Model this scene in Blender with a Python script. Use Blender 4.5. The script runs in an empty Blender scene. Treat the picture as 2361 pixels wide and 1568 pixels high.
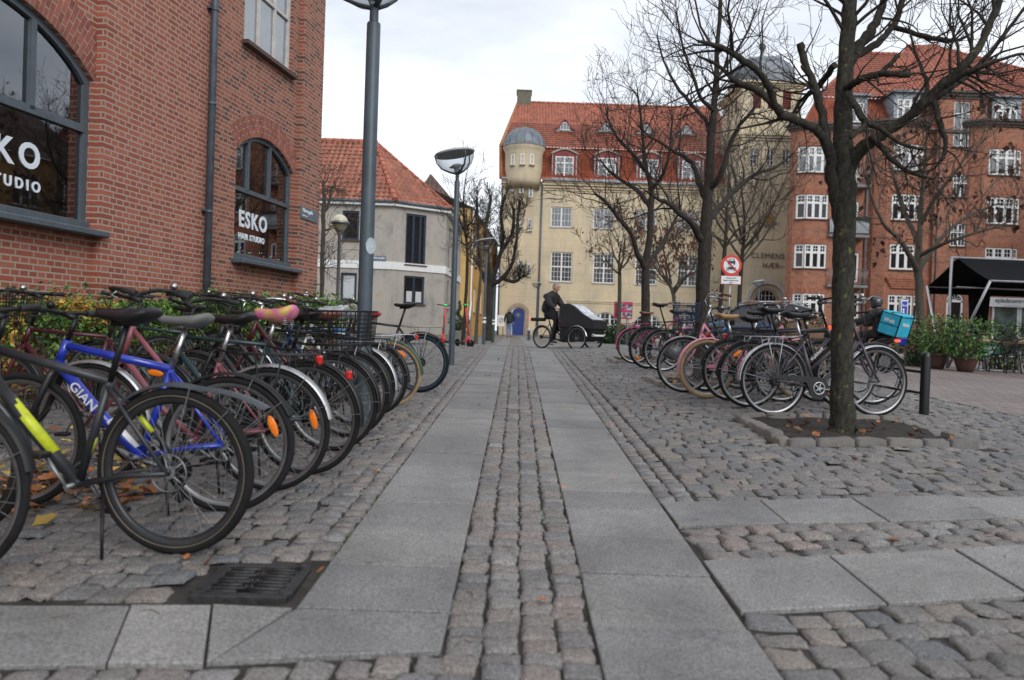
import bpy, bmesh, math, random
import numpy as np
from math import sin, cos, pi, radians, sqrt, atan2, hypot
from mathutils import Vector, Matrix
from mathutils.geometry import tessellate_polygon
from mathutils import noise as mnoise

S = bpy.context.scene
COL = S.collection
# ---------------------------------------------------------------- camera
FPX, CX, CY = 1836.0, 1180.5, 784.0          # focal length and centre in units of a 2361 px wide frame
ROLL, PITCH, EYE = 0.034, 0.011, 1.08
_R = Vector((1, 0, 0)); _U0 = Vector((0, sin(PITCH), cos(PITCH)))
CF = Vector((0, cos(PITCH), -sin(PITCH)))
CR = _R*cos(ROLL) + _U0*sin(ROLL)
CU = -_R*sin(ROLL) + _U0*cos(ROLL)
CP = Vector((0, 0, EYE))
cam_data = bpy.data.cameras.new("camera")
cam = bpy.data.objects.new("camera", cam_data); COL.objects.link(cam)
cam_data.sensor_width = 36; cam_data.lens = 36*FPX/2361.0
cam_data.clip_start = 0.05; cam_data.clip_end = 2000
m = Matrix((CR, CU, -CF)).transposed().to_4x4(); m.translation = CP
cam.matrix_world = m
cam_data.dof.use_dof = True; cam_data.dof.focus_distance = 9.0; cam_data.dof.aperture_fstop = 2.4
S.camera = cam
# ---------------------------------------------------------------- world and sun: soft overcast day
W = bpy.data.worlds.new("World"); S.world = W; W.use_nodes = True
nt = W.node_tree; nt.nodes.clear()
def wn(t, **k):
    n = nt.nodes.new(t)
    for a, b in k.items(): setattr(n, a, b)
    return n
wo = wn('ShaderNodeOutputWorld'); bg = wn('ShaderNodeBackground')
sky = wn('ShaderNodeTexSky'); sky.sky_type = 'NISHITA'; sky.sun_disc = False
SUN_EL, SUN_ROT = radians(33), radians(152)
sky.sun_elevation = SUN_EL; sky.sun_rotation = SUN_ROT
tc = wn('ShaderNodeTexCoord'); mp = wn('ShaderNodeMapping'); mp.inputs['Scale'].default_value = (1, 1, 3.2)
nz = wn('ShaderNodeTexNoise'); nz.inputs['Scale'].default_value = 1.7; nz.inputs['Detail'].default_value = 6; nz.inputs['Roughness'].default_value = .55
cr = wn('ShaderNodeValToRGB')
cr.color_ramp.elements[0].position = .36; cr.color_ramp.elements[0].color = (5.2, 5.65, 6.35, 1)
cr.color_ramp.elements[1].position = .62; cr.color_ramp.elements[1].color = (8.7, 9.0, 9.45, 1)
mx = wn('ShaderNodeMixRGB'); mx.inputs['Fac'].default_value = .9
nt.links.new(tc.outputs['Generated'], mp.inputs['Vector']); nt.links.new(mp.outputs[0], nz.inputs['Vector'])
nt.links.new(nz.outputs['Fac'], cr.inputs[0]); nt.links.new(sky.outputs[0], mx.inputs[1]); nt.links.new(cr.outputs[0], mx.inputs[2])
nt.links.new(mx.outputs[0], bg.inputs['Color']); nt.links.new(bg.outputs[0], wo.inputs['Surface'])
bg.inputs['Strength'].default_value = 0.125
sd = bpy.data.lights.new("sun", 'SUN'); sd.energy = 1.5; sd.angle = radians(30); sd.color = (1, .975, .94)
so = bpy.data.objects.new("sun", sd); COL.objects.link(so)
so.rotation_euler = (radians(90)-SUN_EL, 0, radians(180)-SUN_ROT)
S.view_settings.view_transform = 'Standard'; S.view_settings.look = 'None'
S.view_settings.exposure = 0.12; S.view_settings.gamma = 1.0
S.render.engine = 'CYCLES'
S.cycles.max_bounces = 6; S.cycles.diffuse_bounces = 3; S.cycles.glossy_bounces = 3; S.cycles.transparent_max_bounces = 8

rnd = random.Random(7)
# ---------------------------------------------------------------- measuring helpers
def ray(x, y): return CF + CR*((x-CX)/FPX) - CU*((y-CY)/FPX)
def at(x, y, Y):
    d = ray(x, y); return CP + d*(Y/d.y)
def lerp_tab(x, xs, ys):
    if x <= xs[0]: return ys[0]
    for i in range(len(xs)-1):
        if x <= xs[i+1]: return ys[i] + (ys[i+1]-ys[i])*(x-xs[i])/(xs[i+1]-xs[i])
    return ys[-1]
def gz(x, y):
    z = lerp_tab(y, (-6, 0, 20, 36, 63, 300), (-.186, 0, .62, .61, .83, 1.0))
    z += lerp_tab(x, (-2.2, -1), (-.03, 0))
    z += lerp_tab(y, (3, 6), (0, 1))*lerp_tab(x, (.9, 2.6, 4, 12, 20), (0, .11, .11, -.13, -.25))
    return z
def gzn(x, y):
    z = np.interp(y, (-6, 0, 20, 36, 63, 300), (-.186, 0, .62, .61, .83, 1.0))
    z = z + np.interp(x, (-2.2, -1), (-.03, 0))
    return z + np.interp(y, (3, 6), (0, 1))*np.interp(x, (.9, 2.6, 4, 12, 20), (0, .11, .11, -.13, -.25))
def G(x, y):
    d = ray(x, y); lo = t = .3
    while t < 400:
        q = CP + d*t
        if q.z < gz(q.x, q.y): break
        lo = t; t *= 1.03
    hi = t
    for _ in range(40):
        mm = (lo+hi)/2; q = CP + d*mm
        if q.z < gz(q.x, q.y): hi = mm
        else: lo = mm
    return CP + d*hi
# ---------------------------------------------------------------- object helpers
def tag(o, label=None, cat=None, group=None, kind=None):
    if label: o['label'] = label
    if cat: o['category'] = cat
    if group: o['group'] = group
    if kind: o['kind'] = kind
    return o
def empty(name, label, cat, loc=(0, 0, 0), rz=0, group=None, rot=None):
    o = bpy.data.objects.new(name, None); COL.objects.link(o)
    o.empty_display_size = .1
    o.location = loc; o.rotation_euler = rot if rot else (0, 0, rz)
    return tag(o, label, cat, group)
class MB:
    def __init__(s): s.v = []; s.f = []; s.m = []; s.sm = []
    def add(s, vs, fs, mi=0, smooth=False, M=None):
        n = len(s.v)
        if M is not None: vs = [M @ Vector(v) for v in vs]
        s.v.extend([tuple(v) for v in vs])
        for f in fs:
            s.f.append(tuple(i+n for i in f)); s.m.append(mi); s.sm.append(smooth)
        return s
    def box(s, c, d, mi=0, M=None, bev=0):
        x, y, z = c; a, b, h = d[0]/2, d[1]/2, d[2]/2
        if bev:
            e = min(bev, a*.9, b*.9, h*.9); vs = []
            for zz, k in ((-h, e), (-h+e, 0), (h-e, 0), (h, e)):
                A, B = a-k, b-k
                for q in ((-A+(0 if k else e), -B), (A-(0 if k else e), -B), (A, -B+(0 if k else e)), (A, B-(0 if k else e)), (A-(0 if k else e), B), (-A+(0 if k else e), B), (-A, B-(0 if k else e)), (-A, -B+(0 if k else e))):
                    vs.append((x+q[0], y+q[1], z+zz))
            fs = [tuple(range(7, -1, -1)), tuple(range(24, 32))]
            for r in range(3):
                for i in range(8):
                    j = (i+1) % 8; fs.append((r*8+i, r*8+j, r*8+8+j, r*8+8+i))
            return s.add(vs, fs, mi, False, M)
        vs = [(x-a, y-b, z-h), (x+a, y-b, z-h), (x+a, y+b, z-h), (x-a, y+b, z-h), (x-a, y-b, z+h), (x+a, y-b, z+h), (x+a, y+b, z+h), (x-a, y+b, z+h)]
        return s.add(vs, [(3, 2, 1, 0), (4, 5, 6, 7), (0, 1, 5, 4), (1, 2, 6, 5), (2, 3, 7, 6), (3, 0, 4, 7)], mi, False, M)
    def tube(s, pts, r, n=8, mi=0, closed=False, cap=True, M=None, flat=1.0, smooth=True):
        P = [Vector(p) for p in pts]
        if not hasattr(r, '__len__'): r = [r]*len(P)
        vs = []; L = len(P); prev = None
        for i, p in enumerate(P):
            if closed: t = P[(i+1) % L]-P[i-1]
            else: t = P[min(i+1, L-1)]-P[max(i-1, 0)]
            if t.length < 1e-9: t = Vector((0, 0, 1))
            t.normalize()
            if prev is None:
                a = Vector((0, 0, 1)) if abs(t.z) < .9 else Vector((1, 0, 0))
                u = t.cross(a).normalized()
            else:
                u = prev - t*prev.dot(t)
                u = u.normalized() if u.length > 1e-6 else t.orthogonal().normalized()
            prev = u; w = t.cross(u)
            for k in range(n):
                an = 2*pi*k/n
                vs.append(p + u*(cos(an)*r[i]) + w*(sin(an)*r[i]*flat))
        fs = []
        for i in range(L if closed else L-1):
            j = (i+1) % L
            for k in range(n):
                k2 = (k+1) % n
                fs.append((i*n+k, j*n+k, j*n+k2, i*n+k2))
        s.add(vs, fs, mi, smooth, M)
        if cap and not closed:
            s.add(vs[:n], [tuple(range(n))], mi, False, M)
            s.add(vs[-n:], [tuple(range(n-1, -1, -1))], mi, False, M)
        return s
    def lathe(s, prof, n=24, mi=0, M=None, smooth=True, a0=0, a1=2*pi):
        full = abs(a1-a0-2*pi) < 1e-6; vs = []; fs = []; c = n if full else n+1
        for r, z in prof:
            for k in range(c):
                a = a0+(a1-a0)*k/n; vs.append((r*cos(a), r*sin(a), z))
        for i in range(len(prof)-1):
            for k in range(n):
                k2 = (k+1) % c
                fs.append((i*c+k, i*c+k2, (i+1)*c+k2, (i+1)*c+k))
        return s.add(vs, fs, mi, smooth, M)
    def ring(s, c, R, r, axis='y', n=40, k=8, mi=0, M=None, flat=1.0):
        pts = []
        for i in range(n):
            a = 2*pi*i/n
            p = {'y': (cos(a)*R, 0, sin(a)*R), 'z': (cos(a)*R, sin(a)*R, 0), 'x': (0, cos(a)*R, sin(a)*R)}[axis]
            pts.append((c[0]+p[0], c[1]+p[1], c[2]+p[2]))
        return s.tube(pts, r, k, mi, closed=True, M=M, flat=flat)
    def prism(s, poly, y0, y1, mi=0, M=None, holes=None):
        """polygon in x,z extruded along y"""
        n = len(poly); loops = [poly]+(holes or [])
        tri = tessellate_polygon([[Vector((p[0], p[1], 0)) for p in l] for l in loops])
        flat = [p for l in loops for p in l]
        vs = [(p[0], y0, p[1]) for p in flat]+[(p[0], y1, p[1]) for p in flat]; N = len(flat)
        fs = [tuple(t) for t in tri]+[tuple(i+N for i in reversed(t)) for t in tri]
        o = 0
        for l in loops:
            k = len(l)
            for i in range(k):
                j = (i+1) % k; fs.append((o+i, o+j, o+j+N, o+i+N))
            o += k
        return s.add(vs, fs, mi, False, M)
    def ball(s, c, r, mi=0, n=12, M=None, sc=(1, 1, 1)):
        vs = []; fs = []; h = n//2
        for i in range(h+1):
            t = pi*i/h
            for k in range(n):
                a = 2*pi*k/n
                vs.append((c[0]+r*sc[0]*sin(t)*cos(a), c[1]+r*sc[1]*sin(t)*sin(a), c[2]+r*sc[2]*cos(t)))
        for i in range(h):
            for k in range(n):
                k2 = (k+1) % n; fs.append((i*n+k, (i+1)*n+k, (i+1)*n+k2, i*n+k2))
        return s.add(vs, fs, mi, True, M)
    def mesh(s, name, mats, fix=True):
        me = bpy.data.meshes.new(name)
        me.from_pydata(s.v, [], s.f)
        if not isinstance(mats, (list, tuple)): mats = [mats]
        for mt in mats: me.materials.append(mt)
        me.polygons.foreach_set('material_index', s.m)
        me.polygons.foreach_set('use_smooth', s.sm)
        if fix:
            bm = bmesh.new(); bm.from_mesh(me); bmesh.ops.remove_doubles(bm, verts=bm.verts, dist=1e-5)
            bmesh.ops.recalc_face_normals(bm, faces=bm.faces); bm.to_mesh(me); bm.free()
        me.update(); return me
    def obj(s, name, mats, parent=None, label=None, cat=None, group=None, kind=None, loc=None, rz=None, fix=True):
        return link(s.mesh(name, mats, fix), name, parent, label, cat, group, kind, loc, rz)
def link(me, name, parent=None, label=None, cat=None, group=None, kind=None, loc=None, rz=None):
    o = bpy.data.objects.new(name, me); COL.objects.link(o)
    if parent is not None: o.parent = parent
    if loc is not None: o.location = loc
    if rz is not None: o.rotation_euler = (0, 0, rz)
    return tag(o, label, cat, group, kind)
def copy_tree(o, parent=None):
    c = o.copy(); COL.objects.link(c)
    if parent is not None: c.parent = parent
    for ch in [k for k in o.children]: copy_tree(ch, c)
    return c
def text(parent, s, loc, h, mat, M=None, bold=0, ext=.004, align='LEFT', sp=1.0, sx=1.0, name='lettering'):
    cu = bpy.data.curves.new('lettering', 'FONT'); cu.body = s; cu.size = h/.70; cu.offset = bold; cu.extrude = ext
    cu.align_x = align; cu.space_character = sp; cu.resolution_u = 4
    t = bpy.data.objects.new('t', cu); COL.objects.link(t)
    dg = bpy.context.evaluated_depsgraph_get(); dg.update()
    me = bpy.data.meshes.new_from_object(t.evaluated_get(dg))
    bpy.data.objects.remove(t); bpy.data.curves.remove(cu)
    L = (M if M is not None else Matrix()) @ Matrix.Translation(loc) @ Matrix.Rotation(pi/2, 4, 'X') @ Matrix.Diagonal((sx, 1, 1, 1))
    me.transform(L); me.materials.clear(); me.materials.append(mat); me.name = name
    o = link(me, name, parent); return o
# ---------------------------------------------------------------- materials
MATS = {}
def newmat(name):
    m = bpy.data.materials.new(name); m.use_nodes = True; t = m.node_tree
    return m, t, t.nodes['Principled BSDF']
def nd(t, typ, **k):
    n = t.nodes.new(typ)
    for a, b in k.items():
        if a in n.inputs.keys(): n.inputs[a].default_value = b
        else: setattr(n, a, b)
    return n
def mat(name, c, rough=.6, metal=0, var=.12, vs=8, bump=0, bs=60, em=None, ems=1, spec=None, coat=0, ior=None, isl=0):
    """plain procedural surface: base colour broken up by noise, noise roughness, optional bump"""
    key = name
    if key in MATS: return MATS[key]
    m, t, b = newmat(name); L = t.links.new
    co = nd(t, 'ShaderNodeTexCoord')
    n1 = nd(t, 'ShaderNodeTexNoise', Scale=vs, Detail=5.0, Roughness=.6); L(co.outputs['Object'], n1.inputs['Vector'])
    mr = nd(t, 'ShaderNodeMapRange'); mr.inputs[1].default_value = .3; mr.inputs[2].default_value = .7
    mr.inputs[3].default_value = 1-var*1.6; mr.inputs[4].default_value = 1+var; L(n1.outputs['Fac'], mr.inputs[0])
    mul = nd(t, 'ShaderNodeVectorMath', operation='SCALE'); mul.inputs[0].default_value = c[:3]; L(mr.outputs[0], mul.inputs['Scale'])
    out = mul.outputs[0]
    if isl:
        g = nd(t, 'ShaderNodeNewGeometry'); m2 = nd(t, 'ShaderNodeMapRange'); m2.inputs[3].default_value = 1-isl; m2.inputs[4].default_value = 1+isl
        L(g.outputs['Random Per Island'], m2.inputs[0]); s2 = nd(t, 'ShaderNodeVectorMath', operation='SCALE'); L(out, s2.inputs[0]); L(m2.outputs[0], s2.inputs['Scale']); out = s2.outputs[0]
    L(out, b.inputs['Base Color'])
    r2 = nd(t, 'ShaderNodeMapRange'); r2.inputs[3].default_value = max(.02, rough-.08); r2.inputs[4].default_value = min(1, rough+.1)
    L(n1.outputs['Fac'], r2.inputs[0]); L(r2.outputs[0], b.inputs['Roughness'])
    b.inputs['Metallic'].default_value = metal
    if spec is not None: b.inputs['Specular IOR Level'].default_value = spec
    if ior: b.inputs['IOR'].default_value = ior
    if coat: b.inputs['Coat Weight'].default_value = coat
    if bump:
        n2 = nd(t, 'ShaderNodeTexNoise', Scale=bs, Detail=4.0); L(co.outputs['Object'], n2.inputs['Vector'])
        bp = nd(t, 'ShaderNodeBump', Strength=bump, Distance=.01); L(n2.outputs['Fac'], bp.inputs['Height']); L(bp.outputs[0], b.inputs['Normal'])
    if em: b.inputs['Emission Color'].default_value = (*em, 1); b.inputs['Emission Strength'].default_value = ems
    MATS[key] = m; return m
def brickmat(name, c1, c2, c3, mortar, bw=.24, rh=.0667, ms=.0075, squash=.5, var=.5, soldier=False, stain=.25):
    m, t, b = newmat(name); L = t.links.new
    co = nd(t, 'ShaderNodeTexCoord'); sp = nd(t, 'ShaderNodeSeparateXYZ'); L(co.outputs['Object'], sp.inputs[0])
    ad = nd(t, 'ShaderNodeMath', operation='ADD'); L(sp.outputs[0], ad.inputs[0]); L(sp.outputs[1], ad.inputs[1])
    cb = nd(t, 'ShaderNodeCombineXYZ')
    if soldier: L(sp.outputs[2], cb.inputs[0]); L(ad.outputs[0], cb.inputs[1])
    else: L(ad.outputs[0], cb.inputs[0]); L(sp.outputs[2], cb.inputs[1])
    br = nd(t, 'ShaderNodeTexBrick'); L(cb.outputs[0], br.inputs['Vector'])
    br.offset = .5; br.offset_frequency = 2; br.squash = squash; br.squash_frequency = 2
    br.inputs['Scale'].default_value = 1; br.inputs['Brick Width'].default_value = bw; br.inputs['Row Height'].default_value = rh
    br.inputs['Mortar Size'].default_value = ms; br.inputs['Mortar Smooth'].default_value = .25; br.inputs['Bias'].default_value = 0
    br.inputs['Color1'].default_value = (0, 0, 0, 1); br.inputs['Color2'].default_value = (1, 1, 1, 1); br.inputs['Mortar'].default_value = (0, 0, 0, 1)
    cr = nd(t, 'ShaderNodeValToRGB'); e = cr.color_ramp.elements
    e[0].position = .1; e[0].color = (*c3, 1); e[1].position = .9; e[1].color = (*c2, 1)
    k = cr.color_ramp.elements.new(.38); k.color = (*c1, 1)
    L(br.outputs['Color'], cr.inputs[0])
    nz = nd(t, 'ShaderNodeTexNoise', Scale=2.2, Detail=6.0, Roughness=.62); L(co.outputs['Object'], nz.inputs['Vector'])
    mr = nd(t, 'ShaderNodeMapRange'); mr.inputs[1].default_value = .32; mr.inputs[2].default_value = .68; mr.inputs[3].default_value = 1-stain; mr.inputs[4].default_value = 1+stain*.5
    L(nz.outputs['Fac'], mr.inputs[0])
    sc = nd(t, 'ShaderNodeVectorMath', operation='SCALE'); L(cr.outputs[0], sc.inputs[0]); L(mr.outputs[0], sc.inputs['Scale'])
    mx = nd(t, 'ShaderNodeMixRGB'); L(br.outputs['Fac'], mx.inputs[0]); L(sc.outputs[0], mx.inputs[1]); mx.inputs[2].default_value = (*mortar, 1)
    L(mx.outputs[0], b.inputs['Base Color']); b.inputs['Roughness'].default_value = .88
    n2 = nd(t, 'ShaderNodeTexNoise', Scale=90.0, Detail=3.0); L(co.outputs['Object'], n2.inputs['Vector'])
    ma = nd(t, 'ShaderNodeMath', operation='MULTIPLY_ADD'); L(br.outputs['Fac'], ma.inputs[0]); ma.inputs[1].default_value = -1.2; L(n2.outputs['Fac'], ma.inputs[2])
    bp = nd(t, 'ShaderNodeBump', Strength=.55, Distance=.006); L(ma.outputs[0], bp.inputs['Height']); L(bp.outputs[0], b.inputs['Normal'])
    MATS[name] = m; return m
def stonemat(name, cols, nscale=11, speck=.42, isl=True, rough=.75, bump=1.0, spots=False):
    """granite-like: random tint per stone, fine speckle and broad dirt"""
    m, t, b = newmat(name); L = t.links.new
    co = nd(t, 'ShaderNodeTexCoord'); g = nd(t, 'ShaderNodeNewGeometry')
    cr = nd(t, 'ShaderNodeValToRGB'); e = cr.color_ramp.elements
    for i, c in enumerate(cols):
        p = i/(len(cols)-1)
        if i == 0: e[0].position = 0; e[0].color = (*c, 1)
        elif i == len(cols)-1: e[-1].position = 1; e[-1].color = (*c, 1)
        else: q = e.new(p); q.color = (*c, 1)
    L(g.outputs['Random Per Island'], cr.inputs[0])
    n1 = nd(t, 'ShaderNodeTexNoise', Scale=float(nscale*9), Detail=3.0, Roughness=.8); L(co.outputs['Object'], n1.inputs['Vector'])
    n2 = nd(t, 'ShaderNodeTexNoise', Scale=float(nscale*.25), Detail=6.0, Roughness=.65); L(co.outputs['Object'], n2.inputs['Vector'])
    a = nd(t, 'ShaderNodeMapRange'); a.inputs[1].default_value = .38; a.inputs[2].default_value = .62; a.inputs[3].default_value = 1-speck; a.inputs[4].default_value = 1+speck; L(n1.outputs['Fac'], a.inputs[0])
    c = nd(t, 'ShaderNodeMapRange'); c.inputs[1].default_value = .3; c.inputs[2].default_value = .7; c.inputs[3].default_value = .78; c.inputs[4].default_value = 1.14; L(n2.outputs['Fac'], c.inputs[0])
    mm = nd(t, 'ShaderNodeMath', operation='MULTIPLY'); L(a.outputs[0], mm.inputs[0]); L(c.outputs[0], mm.inputs[1])
    s = nd(t, 'ShaderNodeVectorMath', operation='SCALE'); L(cr.outputs[0], s.inputs[0]); L(mm.outputs[0], s.inputs['Scale'])
    out = s.outputs[0]
    if spots:      # gum, oil and damp patches with a shape of their own
        vo = nd(t, 'ShaderNodeTexVoronoi', Scale=3.1); L(co.outputs['Object'], vo.inputs['Vector']); vr = nd(t, 'ShaderNodeMapRange'); vr.inputs[1].default_value = .035; vr.inputs[2].default_value = .06; vr.inputs[3].default_value = .62; vr.inputs[4].default_value = 1; L(vo.outputs['Distance'], vr.inputs[0])
        nb = nd(t, 'ShaderNodeTexNoise', Scale=1.3, Detail=8.0, Roughness=.7); L(co.outputs['Object'], nb.inputs['Vector']); nr = nd(t, 'ShaderNodeMapRange'); nr.inputs[1].default_value = .38; nr.inputs[2].default_value = .62; nr.inputs[3].default_value = .80; nr.inputs[4].default_value = 1.1; L(nb.outputs['Fac'], nr.inputs[0])
        m3 = nd(t, 'ShaderNodeMath', operation='MULTIPLY'); L(vr.outputs[0], m3.inputs[0]); L(nr.outputs[0], m3.inputs[1]); s3 = nd(t, 'ShaderNodeVectorMath', operation='SCALE'); L(out, s3.inputs[0]); L(m3.outputs[0], s3.inputs['Scale']); out = s3.outputs[0]
    L(out, b.inputs['Base Color'])
    rr = nd(t, 'ShaderNodeMapRange'); rr.inputs[3].default_value = rough-.15; rr.inputs[4].default_value = rough+.15; L(n2.outputs['Fac'], rr.inputs[0]); L(rr.outputs[0], b.inputs['Roughness'])
    n3 = nd(t, 'ShaderNodeTexNoise', Scale=float(nscale*1.4), Detail=8.0, Roughness=.72); L(co.outputs['Object'], n3.inputs['Vector'])
    bp = nd(t, 'ShaderNodeBump', Strength=bump, Distance=.014); L(n3.outputs['Fac'], bp.inputs['Height']); L(bp.outputs[0], b.inputs['Normal'])
    MATS[name] = m; return m
M_white = mat('white_paint', (.74, .75, .74), .45, var=.05)
M_glass = mat('window_glass', (.035, .042, .05), .04, var=.3, vs=.35, ior=2.5)
M_glass_dim = mat('dim_reflection_glass', (.016, .017, .02), .03, var=.3, vs=.5, ior=1.62)  # darkened, less reflective glass copy; lower floors get it instead of reflected buildings
M_black = mat('black_paint', (.010, .010, .011), .38, var=.2, spec=.35)
M_rubber = mat('black_rubber', (.016, .016, .017), .8, var=.25, bump=.3, spec=.2)
M_chrome = mat('bright_steel', (.55, .55, .56), .28, metal=1, var=.15, vs=30)
M_dullsteel = mat('dull_steel', (.30, .31, .32), .45, metal=.8, var=.2, vs=30)
M_alu = mat('grey_alloy', (.42, .43, .44), .42, metal=.85, var=.12)
M_plastic = mat('black_plastic', (.014, .014, .015), .5, var=.2, spec=.3)
M_leather = mat('black_vinyl', (.014, .014, .016), .42, var=.2, spec=.35)
M_red = mat('red_lens', (.55, .02, .015), .2, var=.1)
M_orange = mat('orange_reflector', (.95, .22, .01), .3, var=.15, vs=60)
M_lead = mat('lead_grey', (.17, .19, .215), .5, metal=.2, var=.25, vs=2)
M_pole = mat('blue_grey_lamp_paint', (.062, .085, .105), .45, var=.22, vs=3)
M_soil = mat('dark_soil', (.035, .028, .022), .95, var=.4, vs=14, bump=1, bs=80)
# ================================================================ GROUND
def grid_sheet(name, xs, ys, dz, m, keep=None, kind='structure'):
    vs = [(x, y, gz(x, y)+dz) for y in ys for x in xs]; nx = len(xs)
    fs = []
    for j in range(len(ys)-1):
        for i in range(nx-1):
            if keep and not keep((xs[i]+xs[i+1])/2, (ys[j]+ys[j+1])/2): continue
            fs.append((j*nx+i, j*nx+i+1, (j+1)*nx+i+1, (j+1)*nx+i))
    mb = MB(); mb.add(vs, fs, 0, True)
    return mb.obj(name, m, kind=kind, fix=False)
def fr(a, b, n): return [a+(b-a)*i/n for i in range(n+1)]
M_joint = mat('joint_sand', (.042, .038, .032), .95, var=.45, vs=9, bump=1, bs=120)
XS = [-300, -120, -60, -30, -18]+fr(-12, 14, 52)+[17, 20, 26, 34, 45, 60, 100, 180, 300]
YS = [-60, -25, -12, -6, -3]+fr(-1, 24, 50)+[26, 28, 30, 33, 36, 40, 45, 50, 56, 63, 75, 100, 160, 300, 600, 1200]
grid_sheet('ground', XS, YS, -.0155, M_joint)
# clinker / far sett paving as a textured sheet
def pavemat(name, c1, c2, mortar, bw, rh, ms, rot=0):
    m, t, b = newmat(name); L = t.links.new
    co = nd(t, 'ShaderNodeTexCoord'); mp = nd(t, 'ShaderNodeMapping'); mp.inputs['Rotation'].default_value = (0, 0, rot); L(co.outputs['Object'], mp.inputs[0])
    wz = nd(t, 'ShaderNodeTexNoise', Scale=1.1, Detail=3.0); L(mp.outputs[0], wz.inputs['Vector'])
    wa = nd(t, 'ShaderNodeVectorMath', operation='MULTIPLY_ADD'); L(wz.outputs['Color'], wa.inputs[0]); wa.inputs[1].default_value = (.12, .12, 0); L(mp.outputs[0], wa.inputs[2])
    br = nd(t, 'ShaderNodeTexBrick'); L(wa.outputs[0], br.inputs['Vector']); br.offset = .5; br.squash = .8; br.squash_frequency = 3
    for k, v in (('Scale', 1), ('Brick Width', bw), ('Row Height', rh), ('Mortar Size', ms), ('Mortar Smooth', .4)): br.inputs[k].default_value = v
    br.inputs['Color1'].default_value = (*c1, 1); br.inputs['Color2'].default_value = (*c2, 1); br.inputs['Mortar'].default_value = (*mortar, 1)
    n = nd(t, 'ShaderNodeTexNoise', Scale=.6, Detail=7.0, Roughness=.65); L(co.outputs['Object'], n.inputs['Vector'])
    mr = nd(t, 'ShaderNodeMapRange'); mr.inputs[1].default_value = .3; mr.inputs[2].default_value = .7; mr.inputs[3].default_value = .72; mr.inputs[4].default_value = 1.2; L(n.outputs['Fac'], mr.inputs[0])
    s = nd(t, 'ShaderNodeVectorMath', operation='SCALE'); L(br.outputs['Color'], s.inputs[0]); L(mr.outputs[0], s.inputs['Scale']); L(s.outputs[0], b.inputs['Base Color'])
    b.inputs['Roughness'].default_value = .62
    n2 = nd(t, 'ShaderNodeTexNoise', Scale=40.0, Detail=4.0); L(co.outputs['Object'], n2.inputs['Vector'])
    ma = nd(t, 'ShaderNodeMath', operation='MULTIPLY_ADD'); L(br.outputs['Fac'], ma.inputs[0]); ma.inputs[1].default_value = -1.5; L(n2.outputs['Fac'], ma.inputs[2])
    bp = nd(t, 'ShaderNodeBump', Strength=.8, Distance=.012); L(ma.outputs[0], bp.inputs['Height']); L(bp.outputs[0], b.inputs['Normal'])
    return m
M_far = pavemat('far_setts', (.30, .275, .25), (.22, .205, .19), (.06, .055, .05), .17, .12, .016)
M_clink = pavemat('clinker_rows', (.27, .215, .20), (.215, .18, .17), (.07, .06, .055), .21, .105, .009, .12)
def pxl(y): return -.75+.0085*y
def pil(y): return -.195+.0045*y
def pir(y): return .285+.0075*y
def pxr(y): return .82+.0098*y
CLX = 5.6
def in_clink(x, y): return x > CLX+.0*y and y > 8.9
grid_sheet('far_paving', [-60, -40, -25, -16]+fr(-10, 5.6, 20), [26, 28, 30, 33, 36, 40, 45, 50, 56, 63, 75, 100], -.002, M_far)
grid_sheet('plaza_paving', fr(5.6, 20, 24)+[26, 40, 60, 90], fr(8.9, 27, 24)+[30, 36, 45, 56, 63, 75, 100], -.001, M_clink)

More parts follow.
